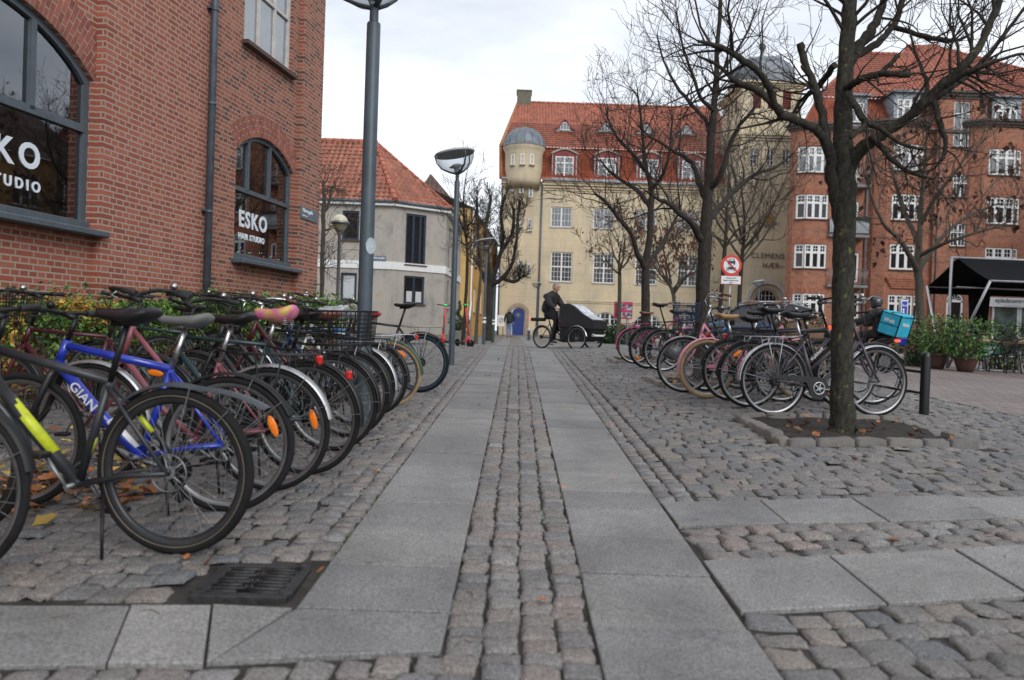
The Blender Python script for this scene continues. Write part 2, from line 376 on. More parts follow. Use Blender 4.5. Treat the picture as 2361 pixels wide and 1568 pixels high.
def stones(name, items, mats_, H=.011, q=7, seed=1, dome=9.0):
    """items: rows (cx, cy, hx, hy, rot, dz). one mesh of rounded setts"""
    A = np.array(items, float); n = len(A); rs = np.random.RandomState(seed)
    u = np.array({7: (-1, -.93, -.66, 0, .66, .93, 1), 5: (-1, -.86, 0, .86, 1)}[q]); U, V = np.meshgrid(u, u); U = U.ravel(); V = V.ravel()
    # pull the outer ring vertical
    Uq = U*np.sqrt(1-.10*V**6); Vq = V*np.sqrt(1-.10*U**6)
    cj = rs.uniform(-.16, .16, (n, 4, 2))
    w = np.stack([(1-U)*(1-V), (1+U)*(1-V), (1+U)*(1+V), (1-U)*(1+V)], 1)/4
    off = np.einsum('pk,nkd->npd', w, cj)
    lx = (Uq[None]+off[:, :, 0])*A[:, 2:3]; ly = (Vq[None]+off[:, :, 1])*A[:, 3:4]
    rim_ = (np.maximum(np.abs(U), np.abs(V)) > .9)[None]; lx = lx+rim_*rs.normal(0, .0026, lx.shape); ly = ly+rim_*rs.normal(0, .0026, ly.shape)
    c, s = np.cos(A[:, 4:5]), np.sin(A[:, 4:5])
    X = A[:, 0:1]+lx*c-ly*s; Y = A[:, 1:2]+lx*s+ly*c
    prof = (np.clip(1-np.abs(U)**dome, 0, 1)*np.clip(1-np.abs(V)**dome, 0, 1))**.5
    edge = (np.maximum(np.abs(U), np.abs(V)) > .999)
    tilt = rs.normal(0, .0028, (n, 2)); bumpy = rs.normal(0, .0030, (n, q*q))
    Z = gzn(X, Y)-.012+A[:, 5:6]+H*prof[None]+tilt[:, 0:1]*U+tilt[:, 1:2]*V+bumpy
    Z[:, edge] -= .008
    co = np.stack([X, Y, Z], 2).reshape(-1, 3)
    f = []
    for j in range(q-1):
        for i in range(q-1): f.append((j*q+i, j*q+i+1, (j+1)*q+i+1, (j+1)*q+i))
    f = np.array(f); F_ = (f[None]+np.arange(n)[:, None, None]*q*q).reshape(-1, 4)
    me = bpy.data.meshes.new(name)
    me.vertices.add(len(co)); me.vertices.foreach_set('co', co.ravel())
    me.loops.add(F_.size); me.loops.foreach_set('vertex_index', F_.ravel())
    me.polygons.add(len(F_)); me.polygons.foreach_set('loop_start', np.arange(0, F_.size, 4)); me.polygons.foreach_set('loop_total', np.full(len(F_), 4))
    me.materials.append(mats_); me.update(calc_edges=True); me.validate()
    me.polygons.foreach_set('use_smooth', np.ones(len(F_), bool))
    return link(me, name, kind='structure')
M_sett = stonemat('granite_setts', [(.185, .178, .17), (.24, .215, .195), (.165, .16, .158), (.22, .21, .20), (.245, .205, .185), (.185, .186, .19), (.26, .25, .24)])
M_sett2 = stonemat('granite_setts_field', [(.15, .147, .142), (.205, .19, .175), (.17, .167, .163), (.145, .149, .155), (.215, .20, .185), (.185, .178, .172), (.235, .205, .18)])
M_slab = stonemat('granite_slabs', [(.20, .198, .193), (.27, .263, .252), (.185, .184, .184), (.24, .235, .227), (.212, .209, .204)], nscale=11, speck=.42, rough=.68, bump=.25, spots=True)
# centre strip of small setts: four rows running away
it = []; r1 = random.Random(3)
for k in range(4):
    y = 1.9+r1.random()*.1
    while y < 26:
        l = r1.uniform(.085, .135); a, b = pil(y), pir(y); w = (b-a)/4
        it.append((a+(k+.5)*w+r1.gauss(0, .004), y+l/2, w*.5-.003, l/2-.003, r1.gauss(0, .03), r1.gauss(0, .003)))
        y += l
stones('sett_strip', it, M_sett, H=.012, q=7, seed=2)
# field stones
PITS = [((2.15, 6.15), (3.65, 6.2), (3.72, 7.55), (2.2, 7.6)), ((2.05, 10.6), (3.3, 10.6), (3.4, 11.9), (2.0, 11.9)), ((2.0, 15.2), (3.1, 15.2), (3.1, 16.5), (2.0, 16.5))]
def in_pit(x, y):
    for p in PITS:
        if p[0][0]-.05 < x < p[1][0]+.05 and p[0][1]-.05 < y < p[2][1]+.05: return True
    return False
def field(fx0, fx1, y0, y1, wmin, wmax, rmin, rmax, wav, seed, stop=None, sh=lambda x, y: 0):
    it = []; r = random.Random(seed); y = y0; hs = []
    while y0+sum(hs) < y1: hs.append(r.uniform(rmin, rmax))
    if y1 <= 0: y = y1-sum(hs)
    for h in hs:
        x = fx0(y)+r.uniform(0, .012)
        while x < fx1(y):
            w = r.uniform(wmin, wmax); xc = x+w/2
            yy = y+h/2+wav*sin(xc*1.3+y*.4)+r.gauss(0, .006)+sh(xc, y)
            if not in_pit(xc, yy) and not (stop and stop(xc, yy)):
                it.append((xc, yy, w/2-.003, h/2-.003+r.gauss(0, .004), r.gauss(0, .05)+wav*1.0*cos(xc*1.3+y*.4), r.gauss(0, .005)))
            x += w
        y += h
    return it
def cross_y(e, x):
    k = x-.87
    return {'A': 4.50+.10*k, 'B': 4.01+.117*k, 'C': 3.47+.19*k, 'D': 2.88+.215*k}[e]
A0 = field(lambda y: pxr(y)+.235, lambda y: min(8, y*.72+1), 4.53, 26, .11, .175, .115, .155, .04, 5, lambda x, y: (x > CLX and y > 8.9), lambda x, y: .10*(x-.87)*max(0, 1-(y-4.5)/5)-(.03 if y < 4.6 else 0))
A1 = field(lambda y: -7.5, lambda y: pxl(y)-.235, 2.86, 26, .10, .16, .10, .145, .03, 6, lambda x, y: (x < -y*.75-1.2) or (y < 3.27 and -1.18 < x < -.75) or (x+4.95-.1607*(y-8.2) < -.3))
A2 = field(lambda y: pxr(y)+.03, lambda y: 4.6, -3.6, -.012, .12, .18, .12, .165, .0, 8, None, lambda x, y: cross_y('D', x))
E3 = lambda x, y: 2.31+.03*(x+1.2) if x < -.9 else 2.319+.195*(x+.9)
A3 = field(lambda y: -3.5, lambda y: -.25, -1.35, -.012, .10, .15, .10, .13, .0, 9, None, E3)
stones('cobblestone_paving', A0+A1+A2, M_sett2, H=.012, q=7, seed=3, dome=12)
# border rows of small setts beside the slabs, sett band in the cross path, band in front
it = []
for side in (-1, 1):
    for k in range(2):
        y = 2.95 if side < 0 else 4.53
        while y < 26:
            l = r1.uniform(.09, .14)
            x = (pxl(y)-.06-.11*k) if side < 0 else (pxr(y)+.06+.11*k)
            if not (side < 0 and y < 3.3): it.append((x, y+l/2, .052, l/2-.004, r1.gauss(0, .03), r1.gauss(0, .003)))
            y += l
stones('sett_border', it, M_sett, H=.012, q=5, seed=4)
def cross_y(e, x):
    k = x-.87
    return {'A': 4.50+.10*k, 'B': 4.01+.117*k, 'C': 3.47+.19*k, 'D': 2.88+.215*k}[e]
it = []
for k in range(4):
    x = .87+r1.random()*.02
    while x < 6:
        l = r1.uniform(.12, .2); b, c = cross_y('B', x), cross_y('C', x); h = (b-c)/4
        it.append((x+l/2, c+(k+.5)*h, l/2-.006, h/2-.006, r1.gauss(.13, .04), r1.gauss(0, .004)))
        x += l
stones('sett_band', it, M_sett, H=.014, q=7, seed=6)
stones('sett_foreground', A3, M_sett, H=.014, q=7, seed=7)
# granite slabs
def slab(mb, P, dz, r):
    """P: four ground corners, counter-clockwise"""
    cx = sum(p[0] for p in P)/4; cy = sum(p[1] for p in P)/4
    tz = (r.gauss(0, .002), r.gauss(0, .002)); vs = []
    for g, z in ((.004, -.05), (.004, -.003), (.009, 0)):
        for p in P:
            dx, dy = p[0]-cx, p[1]-cy; l = hypot(dx, dy); k = (l-g*1.5)/l
            x, y = cx+dx*k, cy+dy*k
            vs.append((x, y, gz(x, y)+.003+z+dz+tz[0]*dx+tz[1]*dy))
    fs = [(8, 9, 10, 11)]
    for a in (0, 4):
        for i in range(4):
            j = (i+1) % 4; fs.append((a+i, a+j, a+4+j, a+4+i))
    mb.add(vs, fs, 0, False)
sl = MB(); rs_ = random.Random(11)
def strip(fl, frr, cuts):
    for a, b in zip(cuts[:-1], cuts[1:]):
        sl_ = rs_.gauss(0, .0025)
        slab(sl, [(fl(a), a), (frr(a), a), (frr(b), b), (fl(b), b)], sl_, rs_)
cl = [2.78, 3.26, 3.79, 4.31, 5.27, 5.77]; cr_ = [-.5, .6, 1.55, 2.12, 2.71, 3.26, 3.79, 4.31, 4.72, 5.25, 5.7]
for c in (cl, cr_):
    while c[-1] < 23.5: c.append(c[-1]+rs_.choice((.48, .5, .62, .74, .98)))
strip(pxl, pil, cl); strip(pir, pxr, cr_)
slab(sl, [(-1.0+.14, 2.345), (pil(2.5), 2.47), (pil(2.78), 2.77), (pxl(2.78)-.0, 2.77)], 0, rs_)
lx = [(-3.9, -3.75), (-3.2, -3.1), (-2.55, -2.42), (-1.96, -1.8), (-1.30, -1.15), (-1.02, -.87), (-.735, -.87)]
for (a, a2), (b, b2) in zip(lx[:-1], lx[1:]):
    if b == -.735: slab(sl, [(a2, 2.34), (b2+.01, 2.345), (b, 2.78), (a, 2.79)], 0, rs_)
    else: slab(sl, [(a2, 2.31+.03*(a2+1.2)), (b2, 2.31+.03*(b2+1.2)), (b, 2.78+.02*(b+1)), (a, 2.78+.02*(a+1))], rs_.gauss(0, .002), rs_)
def crs(e0, e1, cuts, slant):
    for a, b in zip(cuts[:-1], cuts[1:]):
        slab(sl, [(a-slant, cross_y(e0, a-slant)), (b-slant, cross_y(e0, b-slant)), (b, cross_y(e1, b)), (a, cross_y(e1, a))], rs_.gauss(0, .003), rs_)
crs('B', 'A', [.87, 1.45, 2.0, 2.62, 3.2, 3.8, 4.4, 5.0, 5.6], -.0)
crs('D', 'C', [.862, 1.46, 2.09, 2.72, 3.3, 3.9, 4.5, 5.1], -.0)
# slabs on the far side of the crossing road
for k in range(60):
    y0 = 25+k*.55
    if y0 > 58: break
    slab(sl, [(pxl(22)+.02, y0), (pil(22), y0), (pil(22), y0+.55), (pxl(22)+.02, y0+.55)], .004, rs_)
    slab(sl, [(pir(22), y0), (pxr(22), y0), (pxr(22), y0+.55), (pir(22), y0+.55)], .004, rs_)
sl.obj('slab_path', M_slab, kind='structure', fix=False)
# drain
M_iron = mat('cast_iron', (.055, .054, .055), .5, metal=.5, var=.3, vs=20, bump=.4, bs=150)
dr = empty('drain_grate', 'cast iron slotted drain grate in a square frame set in the cobbles', 'drain', (-.955, 3.05, gz(-.955, 3.05)-.008), .02); dr.scale = (.86, .86, .8)
mb = MB(); mb.box((0, -.22, -.01), (.40, .05, .05), bev=.004); mb.box((0, .20, -.01), (.40, .05, .05), bev=.004); mb.box((-.185, -.01, -.01), (.05, .37, .05), bev=.004); mb.box((.185, -.01, -.01), (.05, .37, .05), bev=.004)
mb.obj('frame', M_iron, dr)
mb = MB()
for i in range(8):
    y = -.165+i*.0445
    for sx in (-1, 1):
        x0 = sx*.152; x1 = sx*(.012 if i % 2 else .03)
        mb.tube([(x0, y, .005), (x1, y, .007)], .0085, 6)
        if i % 2 == 0 and i < 7: mb.tube([(x0, y, .005), (x0+sx*.007, y+.022, .005), (x0, y+.0445, .005)], .0085, 6)
        if i % 2 == 1 and i < 7: mb.tube([(x1, y, .005), (x1, y+.0445, .005)], .0085, 6)
mb.obj('grate_bars', M_iron, dr)
mb = MB(); mb.box((0, -.01, -.012), (.36, .40, .004)); mb.obj('slot_shade_sheet', M_black, dr)  # thin black sheet paints the shade of the hollow below the bars
# tree pits
M_kerb = stonemat('kerb_granite', [(.17, .16, .145), (.24, .215, .19), (.15, .145, .14), (.21, .195, .175)], nscale=30)
def kerb_run(mb, a, b, r, w=.11, h=.055):
    d = Vector((b[0]-a[0], b[1]-a[1], 0)); L = d.length; d.normalize(); n = Vector((-d.y, d.x, 0)); s = 0
    while s < L-.05:
        l = min(r.uniform(.2, .32), L-s); c = Vector((a[0], a[1], 0))+d*(s+l/2)+n*r.gauss(0, .004)
        q = 7; us = (-1, -.93, -.7, 0, .7, .93, 1); vs = []; an = atan2(d.y, d.x)+r.gauss(0, .015); hh = h+r.gauss(0, .007)
        for j in range(q):
            for i in range(q):
                u, v = us[i], us[j]
                pr = ((1-abs(u)**4)*(1-abs(v)**4))**.5
                x = u*(l/2-.005)*sqrt(1-.12*v**4); y = v*w/2*sqrt(1-.12*u**4)
                X = c.x+x*cos(an)-y*sin(an); Y = c.y+x*sin(an)+y*cos(an)
                e = max(abs(u), abs(v)) > .99
                vs.append((X, Y, gz(X, Y)+(hh-.016 if not e else -.02)+.016*pr+r.gauss(0, .003)))
        # skirt
        fs = [(j*q+i, j*q+i+1, (j+1)*q+i+1, (j+1)*q+i) for j in range(q-1) for i in range(q-1)]
        mb.add(vs, fs, 0, True); s += l
r2 = random.Random(21)
pit_lab = ['nearest stone edged tree pit, dark soil and orange leaves round the thick lichen covered trunk', 'middle tree pit with raised stone edge behind the cream tyred pink bicycle', 'farthest raised stone edge of a tree pit behind the row of bicycles']
for k, p in enumerate(PITS):
    pit = empty('tree_pit', pit_lab[k], 'tree pit', (0, 0, 0), group='tree pits along the bicycle racks')
    mb = MB()
    for i in range(4):
        if k == 0 and i == 1: kerb_run(mb, p[1], (p[1][0]+.02, p[1][1]+.5), r2); continue
        kerb_run(mb, p[i], p[(i+1) % 4], r2)
    mb.obj('stone_edging', M_kerb, pit, fix=False)
    xs = fr(p[0][0]+.03, p[1][0]-.03, 14); ys = fr(p[0][1]+.03, p[2][1]-.03, 14); nx = 15
    vs = [(x, y, gz(x, y)+.012+.022*mnoise.noise(Vector((x*4, y*4, 0)))+r2.gauss(0, .005)) for y in ys for x in xs]
    mb = MB(); mb.add(vs, [(j*nx+i, j*nx+i+1, (j+1)*nx+i+1, (j+1)*nx+i) for j in range(14) for i in range(14)], 0, True); mb.obj('soil', M_soil, pit, fix=False)
# fallen leaves
M_leaf = [mat('fallen_leaf_orange', (.42, .15, .045), .7, var=.3, isl=.4), mat('fallen_leaf_yellow', (.60, .40, .09), .7, var=.2, isl=.35), mat('fallen_leaf_brown', (.17, .075, .035), .8, var=.3, isl=.4)]
def leaf_at(mb, x, y, z, s, r, mi):
    M = Matrix.Translation((x, y, z)) @ Matrix.Rotation(r.uniform(0, 6.28), 4, 'Z') @ Matrix.Rotation(r.gauss(0, .35), 4, 'X') @ Matrix.Rotation(r.gauss(0, .3), 4, 'Y')
    pts = [(0, -1, 0), (.35, -.55, .1), (.75, -.1, .18), (.45, .25, .1), (.4, .7, .2), (0, 1.05, .05), (-.4, .65, .15), (-.5, .2, .08), (-.8, -.15, .2), (-.3, -.55, .08)]
    vs = [(0, 0, -.03*s)]+[(a*s, b*s, c*s) for a, b, c in pts]
    mb.add(vs, [(0, i, i % 10+1) for i in range(1, 11)], mi, True, M)
mb = MB(); r3 = random.Random(5)
for i in range(200):   # thick drift below the hedge at the left
    x = r3.uniform(-3.3, -1.95); y = r3.gauss(4.35, .3)
    leaf_at(mb, x, y, gz(x, y)+.02+r3.random()*.05, r3.uniform(.035, .065), r3, r3.choice((0, 1, 1, 0, 2)))
for i in range(170):
    x = r3.uniform(-3.9, -2.4)+.12*0; y = r3.uniform(3.6, 9); x += (y-4)*.16
    leaf_at(mb, x, y, gz(x, y)+.015+r3.random()*.03, r3.uniform(.03, .055), r3, r3.choice((0, 1, 2, 2)))
for i in range(46):
    p = PITS[0]; x = r3.uniform(2.3, 3.6); y = r3.uniform(6.3, 7.4)
    leaf_at(mb, x, y, gz(x, y)+.05, r3.uniform(.02, .045), r3, r3.choice((0, 0, 2, 2)))
for k in (1, 2):
    p = PITS[k]
    for i in range(40):
        x = r3.uniform(p[0][0]+.1, p[1][0]-.1); y = r3.uniform(p[0][1]+.1, p[2][1]-.1); leaf_at(mb, x, y, gz(x, y)+.05, r3.uniform(.03, .05), r3, r3.choice((0, 0, 1, 2)))
for (px, py) in ((1163, 1037), (2230, 985), (1970, 1062), (1880, 1252), (2060, 1250), (430, 1290), (690, 1310), (170, 1165), (300, 1215), (200, 1150), (405, 1130), (560, 1180), (1250, 1390), (1290, 870), (1330, 905), (1120, 868), (1220, 850), (1395, 880), (740, 1320), (480, 1300)):
    q = G(px, py); leaf_at(mb, q.x, q.y, q.z+.012, r3.uniform(.018, .03), r3, r3.choice((0, 0, 2)))
for i in range(110):
    y = r3.uniform(4, 22); x = r3.choice((r3.uniform(-3.5, -.8), r3.uniform(1, 7), r3.uniform(-.9, 1)))
    leaf_at(mb, x, y, gz(x, y)+.02, r3.uniform(.012, .026), r3, r3.choice((0, 1, 2, 2)))
mb.obj('fallen_leaves', M_leaf, kind='stuff', label='orange and yellow autumn leaves lying on the cobbles and under the hedge', cat='leaves', fix=False)
mb = MB()
for i in range(150):
    y = r3.uniform(2.5, 12); x = r3.choice((r3.uniform(-3.2, -.8), r3.uniform(.9, 5), r3.uniform(-.2, .3))); a = r3.uniform(0, 6.28); l = r3.uniform(.02, .09); z = gz(x, y)+.008
    if in_pit(x, y): z += .02
    mb.tube([(x, y, z), (x+l*.5*cos(a), y+l*.5*sin(a), z+r3.uniform(0, .006)), (x+l*cos(a+.4), y+l*sin(a+.4), z)], [.0018, .0014, .0008], 4)
mb.obj('fallen_twigs', mat('fallen_twig', (.14, .085, .045), .9, var=.3), kind='stuff', label='small broken twigs and straws scattered over the cobbles', cat='twigs', fix=False)
# moss and weeds in the joints
M_moss = mat('joint_weed', (.07, .13, .03), .9, var=.4, isl=.4)
mb = MB()
for i in range(900):
    y = r3.uniform(2.2, 9)**1.0; x = r3.choice((pil(y)-.003, pir(y)+.003, (pil(y)+pir(y))/2+r3.choice((-.115, 0, .115)), pxl(y)-.01, pxr(y)+.01))
    if mnoise.noise(Vector((x*2, y*1.5, 3))) < .12: continue
    for k in range(3):
        a = r3.uniform(0, 6.28); l = r3.uniform(.006, .014); X = x+r3.gauss(0, .006); Y = y+r3.gauss(0, .02)
        z = gz(X, Y)-.008
        mb.add([(X, Y, z), (X+.004*cos(a), Y+.004*sin(a), z), (X+l*cos(a+1), Y+l*sin(a+1), z+l*1.4)], [(0, 1, 2)], 0)
mb.obj('joint_weeds', M_moss, kind='stuff', label='tiny green weeds and moss in the joints between the setts', cat='weeds', fix=False)
# ================================================================ BUILDINGS
M_brickL = brickmat('red_brick_machine', (.33, .090, .055), (.38, .125, .08), (.27, .075, .048), (.38, .29, .235), bw=.24, ms=.011, stain=.12)
M_brickL2 = brickmat('red_brick_mottled', (.28, .08, .05), (.37, .13, .08), (.14, .06, .048), (.34, .26, .21), bw=.24, ms=.010, stain=.2)
M_brickS = mat('arch_brick', (.30, .10, .07), .85, var=.25, isl=.22, bump=.3)
M_mortar = mat('lime_mortar', (.40, .35, .29), .9, var=.15)
M_frameG = mat('slate_grey_frame', (.085, .105, .125), .5, var=.12)
M_letter = mat('white_lettering', (.72, .78, .84), .5, var=.02)
M_zinc = mat('zinc_pipe', (.10, .125, .155), .5, metal=.3, var=.2)
A = radians(9.13); P0 = Vector((-4.95, 8.2, 0))
bldL = empty('brick_building', 'red brick shop building with arched windows and white lettering on the glass', 'building', P0, radians(90)-A)
# local frame: +x runs along the wall away from the camera, y<0 faces the street
def arch_loop(x0, x1, z0, zs, rise, n=18):
    w = x1-x0; c = (x0+x1)/2; R = (w*w/4+rise*rise)/(2*rise); zc = zs+rise-R; a = math.asin(min(1, w/2/R))
    pts = [(x0, z0), (x1, z0)]
    for i in range(n+1):
        t = a-2*a*i/n; pts.append((c+R*sin(t), zc+R*cos(t)))
    return pts, (c, zc, R, a)
def wall(parent, name, x0, x1, z0, z1, y, mt, holes=(), depth=.12, revm=None, outline=None):
    mb = MB(); poly = outline or [(x0, z0), (x1, z0), (x1, z1), (x0, z1)]
    hs = [list(reversed(h)) for h in holes]
    loops = [poly]+hs
    tri = tessellate_polygon([[Vector((p[0], p[1], 0)) for p in l] for l in loops])
    flat = [p for l in loops for p in l]
    mb.add([(p[0], y, p[1]) for p in flat], [tuple(reversed(t)) for t in tri], 0)
    for h in hs:
        n = len(h); mb.add([(p[0], y, p[1]) for p in h]+[(p[0], y+depth, p[1]) for p in h], [(i, (i+1) % n, (i+1) % n+n, i+n) for i in range(n)], 0)
    me = mb.mesh(name, mt, fix=False)
    bm = bmesh.new(); bm.from_mesh(me); bmesh.ops.remove_doubles(bm, verts=bm.verts, dist=1e-4)
    for f in bm.faces:
        if abs(f.normal.y) > .9 and f.normal.y > 0: f.normal_flip()
    bm.to_mesh(me); bm.free()
    return link(me, name, parent)
def voussoirs(parent, info, thick, y, name='arch', bw=.0667, depth=.03):
    c, zc, R, a = info; mb = MB(); n = int(2*a*(R+thick*.5)/bw)
    for i in range(n):
        t0 = -a+2*a*(i+.07)/n; t1 = -a+2*a*(i+.93)/n
        segs = ((0, .49), (.51, 1)) if i % 2 else ((0, .24), (.26, .74), (.76, 1))
        for s0, s1 in segs:
            r0, r1_ = R+thick*s0+.004, R+thick*s1-.004
            vs = [(c+r*sin(t), yy, zc+r*cos(t)) for yy in (y-.004, y+depth) for r, t in ((r0, t0), (r0, t1), (r1_, t1), (r1_, t0))]
            mb.add(vs, [(0, 1, 2, 3), (7, 6, 5, 4), (0, 4, 5, 1), (1, 5, 6, 2), (2, 6, 7, 3), (3, 7, 4, 0)], 0)
    o = mb.obj(name, M_brickS, parent)
    mb = MB(); k = 24
    vs = [(c+r*sin(-a+2*a*i/k), y-.001, zc+r*cos(-a+2*a*i/k)) for i in range(k+1) for r in (R, R+thick)]
    mb.add(vs, [(2*i, 2*i+2, 2*i+3, 2*i+1) for i in range(k)]); mb.obj('arch_mortar', M_mortar, o)
    return o
# panels: A0 recessed (x<.88), pilaster A (.86..3.05 proud .11), recessed B (3.05..6.2), corner pilaster C(6.14..7.0)
PR = -.11
hA, iA = arch_loop(-2.05, .84, 2.06, 3.74, .52)
wall(bldL, 'wall', -9, .86, -1, 12, 0, M_brickL, [hA], .16)
hB, iB = arch_loop(4.05, 6.08, 2.06, 3.74, .36)
hU = [(4.17, 5.42), (5.86, 5.42), (5.86, 8.6), (4.17, 8.6)]
wall(bldL, 'wall', 3.05, 6.15, -1, 12, -.0, M_brickL2, [hB, hU], .16)
mb = MB()
def pil_box(mb, x0, x1, y0, y1):
    mb.add([(x0, y0, -1), (x1, y0, -1), (x1, y1, -1), (x0, y1, -1), (x0, y0, 12), (x1, y0, 12), (x1, y1, 12), (x0, y1, 12)], [(0, 1, 5, 4), (1, 2, 6, 5), (2, 3, 7, 6), (3, 0, 4, 7), (4, 5, 6, 7)])
pil_box(mb, .86, 3.05, PR, .02); mb.obj('pilaster', M_brickL, bldL)
mb = MB(); pil_box(mb, 6.15, 7.0, PR, 9); mb.obj('pilaster', M_brickL2, bldL)
mb = MB(); pil_box(mb, -9, 6.9, .3, 9); mb.obj('core', M_brickL, bldL)
voussoirs(bldL, iA, .46, 0); voussoirs(bldL, iB, .36, 0)
# white stone fragment above the large window
M_stone = mat('pale_stone', (.42, .38, .34), .8, var=.2)
def frame_arch(parent, loop, info, x0, x1, z0, t, y, bars_v, z_tr, tb=.055, label=None, lower_bars=()):
    c, zc, R, a = info; w = empty('window', None, None); w.parent = parent
    inner = []
    n = len(loop)
    inn = [(x0+t, z0+t), (x1-t, z0+t)]
    k = n-2
    for i in range(k):
        tt = a-2*a*i/(k-1); xx = c+(R-t)*sin(tt)
        inn.append((min(max(xx, x0+t), x1-t), zc+(R-t)*cos(tt)))
    mb = MB(); vs = [(p[0], yy, p[1]) for yy in (y, y+.07) for p in loop+inn]; N = 2*n
    fs = []
    for i in range(n):
        j = (i+1) % n
        fs += [(i, j, n+j, n+i), (N+i, N+n+i, N+n+j, N+j), (n+i, n+j, N+n+j, N+n+i)]
    mb.add(vs, fs)
    def ztop(x): return zc+sqrt(max(0, R*R-(x-c)**2))
    for xb in bars_v:
        zt = ztop(xb)-t*.7; mb.box((xb, y+.028, (z_tr+zt)/2), (tb, .062, zt-z_tr))
    for xb in lower_bars: mb.box((xb, y+.028, (z_tr+z0)/2), (tb, .062, z_tr-z0))
    mb.box(((x0+x1)/2, y+.03, z_tr), (x1-x0-t, .066, tb*1.2))
    mb.obj('window_frame', M_frameG, w)
    mb = MB(); mb.add([(p[0], y+.045, p[1]) for p in inn], [tuple(range(n))]); mb.obj('pane', M_glass2, w)
    mb = MB(); mb.box(((x0+x1)/2, y-.055-.06, z0-.045), (x1-x0+.14, .30, .07), bev=.012); mb.box(((x0+x1)/2, y-.02, z0+.045), (x1-x0-.02, .08, .09), bev=.006); mb.obj('sill', M_frameG, w)
    return w
# clear glass for the two shop windows: see-through with strong reflection
m, t, b = newmat('shop_glass'); MATS['shop_glass'] = m; M_glass2 = m
gl = nd(t, 'ShaderNodeBsdfGlossy', Roughness=.02); gl.inputs['Color'].default_value = (.92, .95, 1, 1); tr = nd(t, 'ShaderNodeBsdfTransparent'); tr.inputs['Color'].default_value = (.72, .76, .78, 1)
fz = nd(t, 'ShaderNodeFresnel', IOR=2.7); ms_ = nd(t, 'ShaderNodeMixShader'); t.links.new(fz.outputs[0], ms_.inputs[0]); t.links.new(tr.outputs[0], ms_.inputs[1]); t.links.new(gl.outputs[0], ms_.inputs[2])
t.links.new(ms_.outputs[0], t.nodes['Material Output'].inputs['Surface'])
wA = frame_arch(bldL, hA, iA, -2.05, .84, 2.06, .075, .06, (.0,), 3.19, tb=.07)
wB = frame_arch(bldL, hB, iB, 4.05, 6.08, 2.06, .065, .06, (4.56, 5.30), 3.16, tb=.055)
text(wA, 'ESKO', (.175, .10, 2.60), .25, M_letter, sp=1.45, bold=.011, align='RIGHT')
text(wA, 'HAIR STUDIO', (.19, .10, 2.365), .105, M_letter, sp=1.5, bold=.0045, align='RIGHT')
text(wB, 'ESKO', (4.37, .10, 2.60), .245, M_letter, sp=1.2, bold=.011)
text(wB, 'HAIR STUDIO', (4.37, .10, 2.40), .09, M_letter, sp=1.14, bold=.0045)
# salon room behind the glass
M_room = mat('salon_wall', (.10, .085, .075), .9, var=.3, vs=1.5)
M_wood = mat('brown_wood', (.20, .105, .05), .55, var=.3, vs=6)
for (x0, x1) in ((-2.3, 1.1), (3.8, 6.4)):
    mb = MB(); vs = [(x0, .18, 1.6), (x1, .18, 1.6), (x1, 3.6, 1.6), (x0, 3.6, 1.6), (x0, .18, 4.6), (x1, .18, 4.6), (x1, 3.6, 4.6), (x0, 3.6, 4.6)]
    mb.add(vs, [(0, 1, 2, 3), (4, 5, 6, 7), (3, 2, 6, 7), (0, 3, 7, 4), (1, 2, 6, 5)]); mb.obj('room', M_room, bldL)
    mb = MB(); mb.box(((x0+x1)/2, .28, 2.12), (x1-x0-.3, .2, .04)); mb.obj('inner_ledge', mat('pink_stone_ledge', (.42, .31, .28), .6, var=.15, vs=4), bldL)
    mb = MB()
    for k in range(5): mb.box((x0+.4+k*.55, 2.6, 2.55), (.32, .3, 1.0+.2*(k % 2)), 0)
    mb.box(((x0+x1)/2, 3.3, 2.4), (x1-x0-.5, .3, .9)); mb.obj('cabinet', M_wood, bldL)
# core must not fill the rooms: cut by replacing it with a thin back shell
bpy.data.objects.remove([o for o in bldL.children if o.name.startswith('core')][0])
mb = MB(); pil_box(mb, -9, 6.9, 4.2, 9); mb.obj('back_wall', M_brickL, bldL)
mb = MB(); mb.add([(-9, .0, 12), (7.0, .0, 12), (7.0, 9, 12), (-9, 9, 12)], [(0, 1, 2, 3)]); mb.obj('roof', M_lead, bldL)
M_bulb = mat('warm_bulb', (1, .7, .35), .5, em=(1, .62, .25), ems=6)
mb = MB(); mb.ball((-.75, 1.2, 3.62), .05, n=10); mb.ball((4.7, .9, 3.0), .045, n=10); mb.ball((4.72, 1.1, 2.93), .045, n=10); mb.obj('lamp_bulb', M_bulb, bldL)
# fairy lights
fl = empty('fairy_lights', 'string of tiny coloured lights lying along the sill inside the smaller arched window', 'fairy lights', (0, 0, 0)); fl.matrix_world = bldL.matrix_world
fl.location = P0; fl.rotation_euler = (0, 0, radians(90)-A)
cols = [((.05, .9, .1), 'green'), ((.1, .2, 1), 'blue'), ((1, .1, .05), 'red'), ((1, .4, .05), 'orange'), ((.9, .1, .8), 'pink')]
r4 = random.Random(4); mb = MB(); pts = []
for i in range(26):
    x = 4.14+i*.073; z = 2.16+.05*sin(i*1.3)+r4.uniform(0, .06)
    if i < 5: x = 4.12+.02*i; z = 2.15+.14*(5-i)+.1
    pts.append((x, .17, z)); mb.ball(pts[-1], .007, mi=i % 5, n=6)
mb.obj('bulbs', [mat('bulb_'+n, c, .5, em=c, ems=3) for c, n in cols], fl)
mb = MB(); mb.tube([(p[0], .175, p[2]) for p in pts], .0025, 4); mb.obj('wire', M_black, fl)
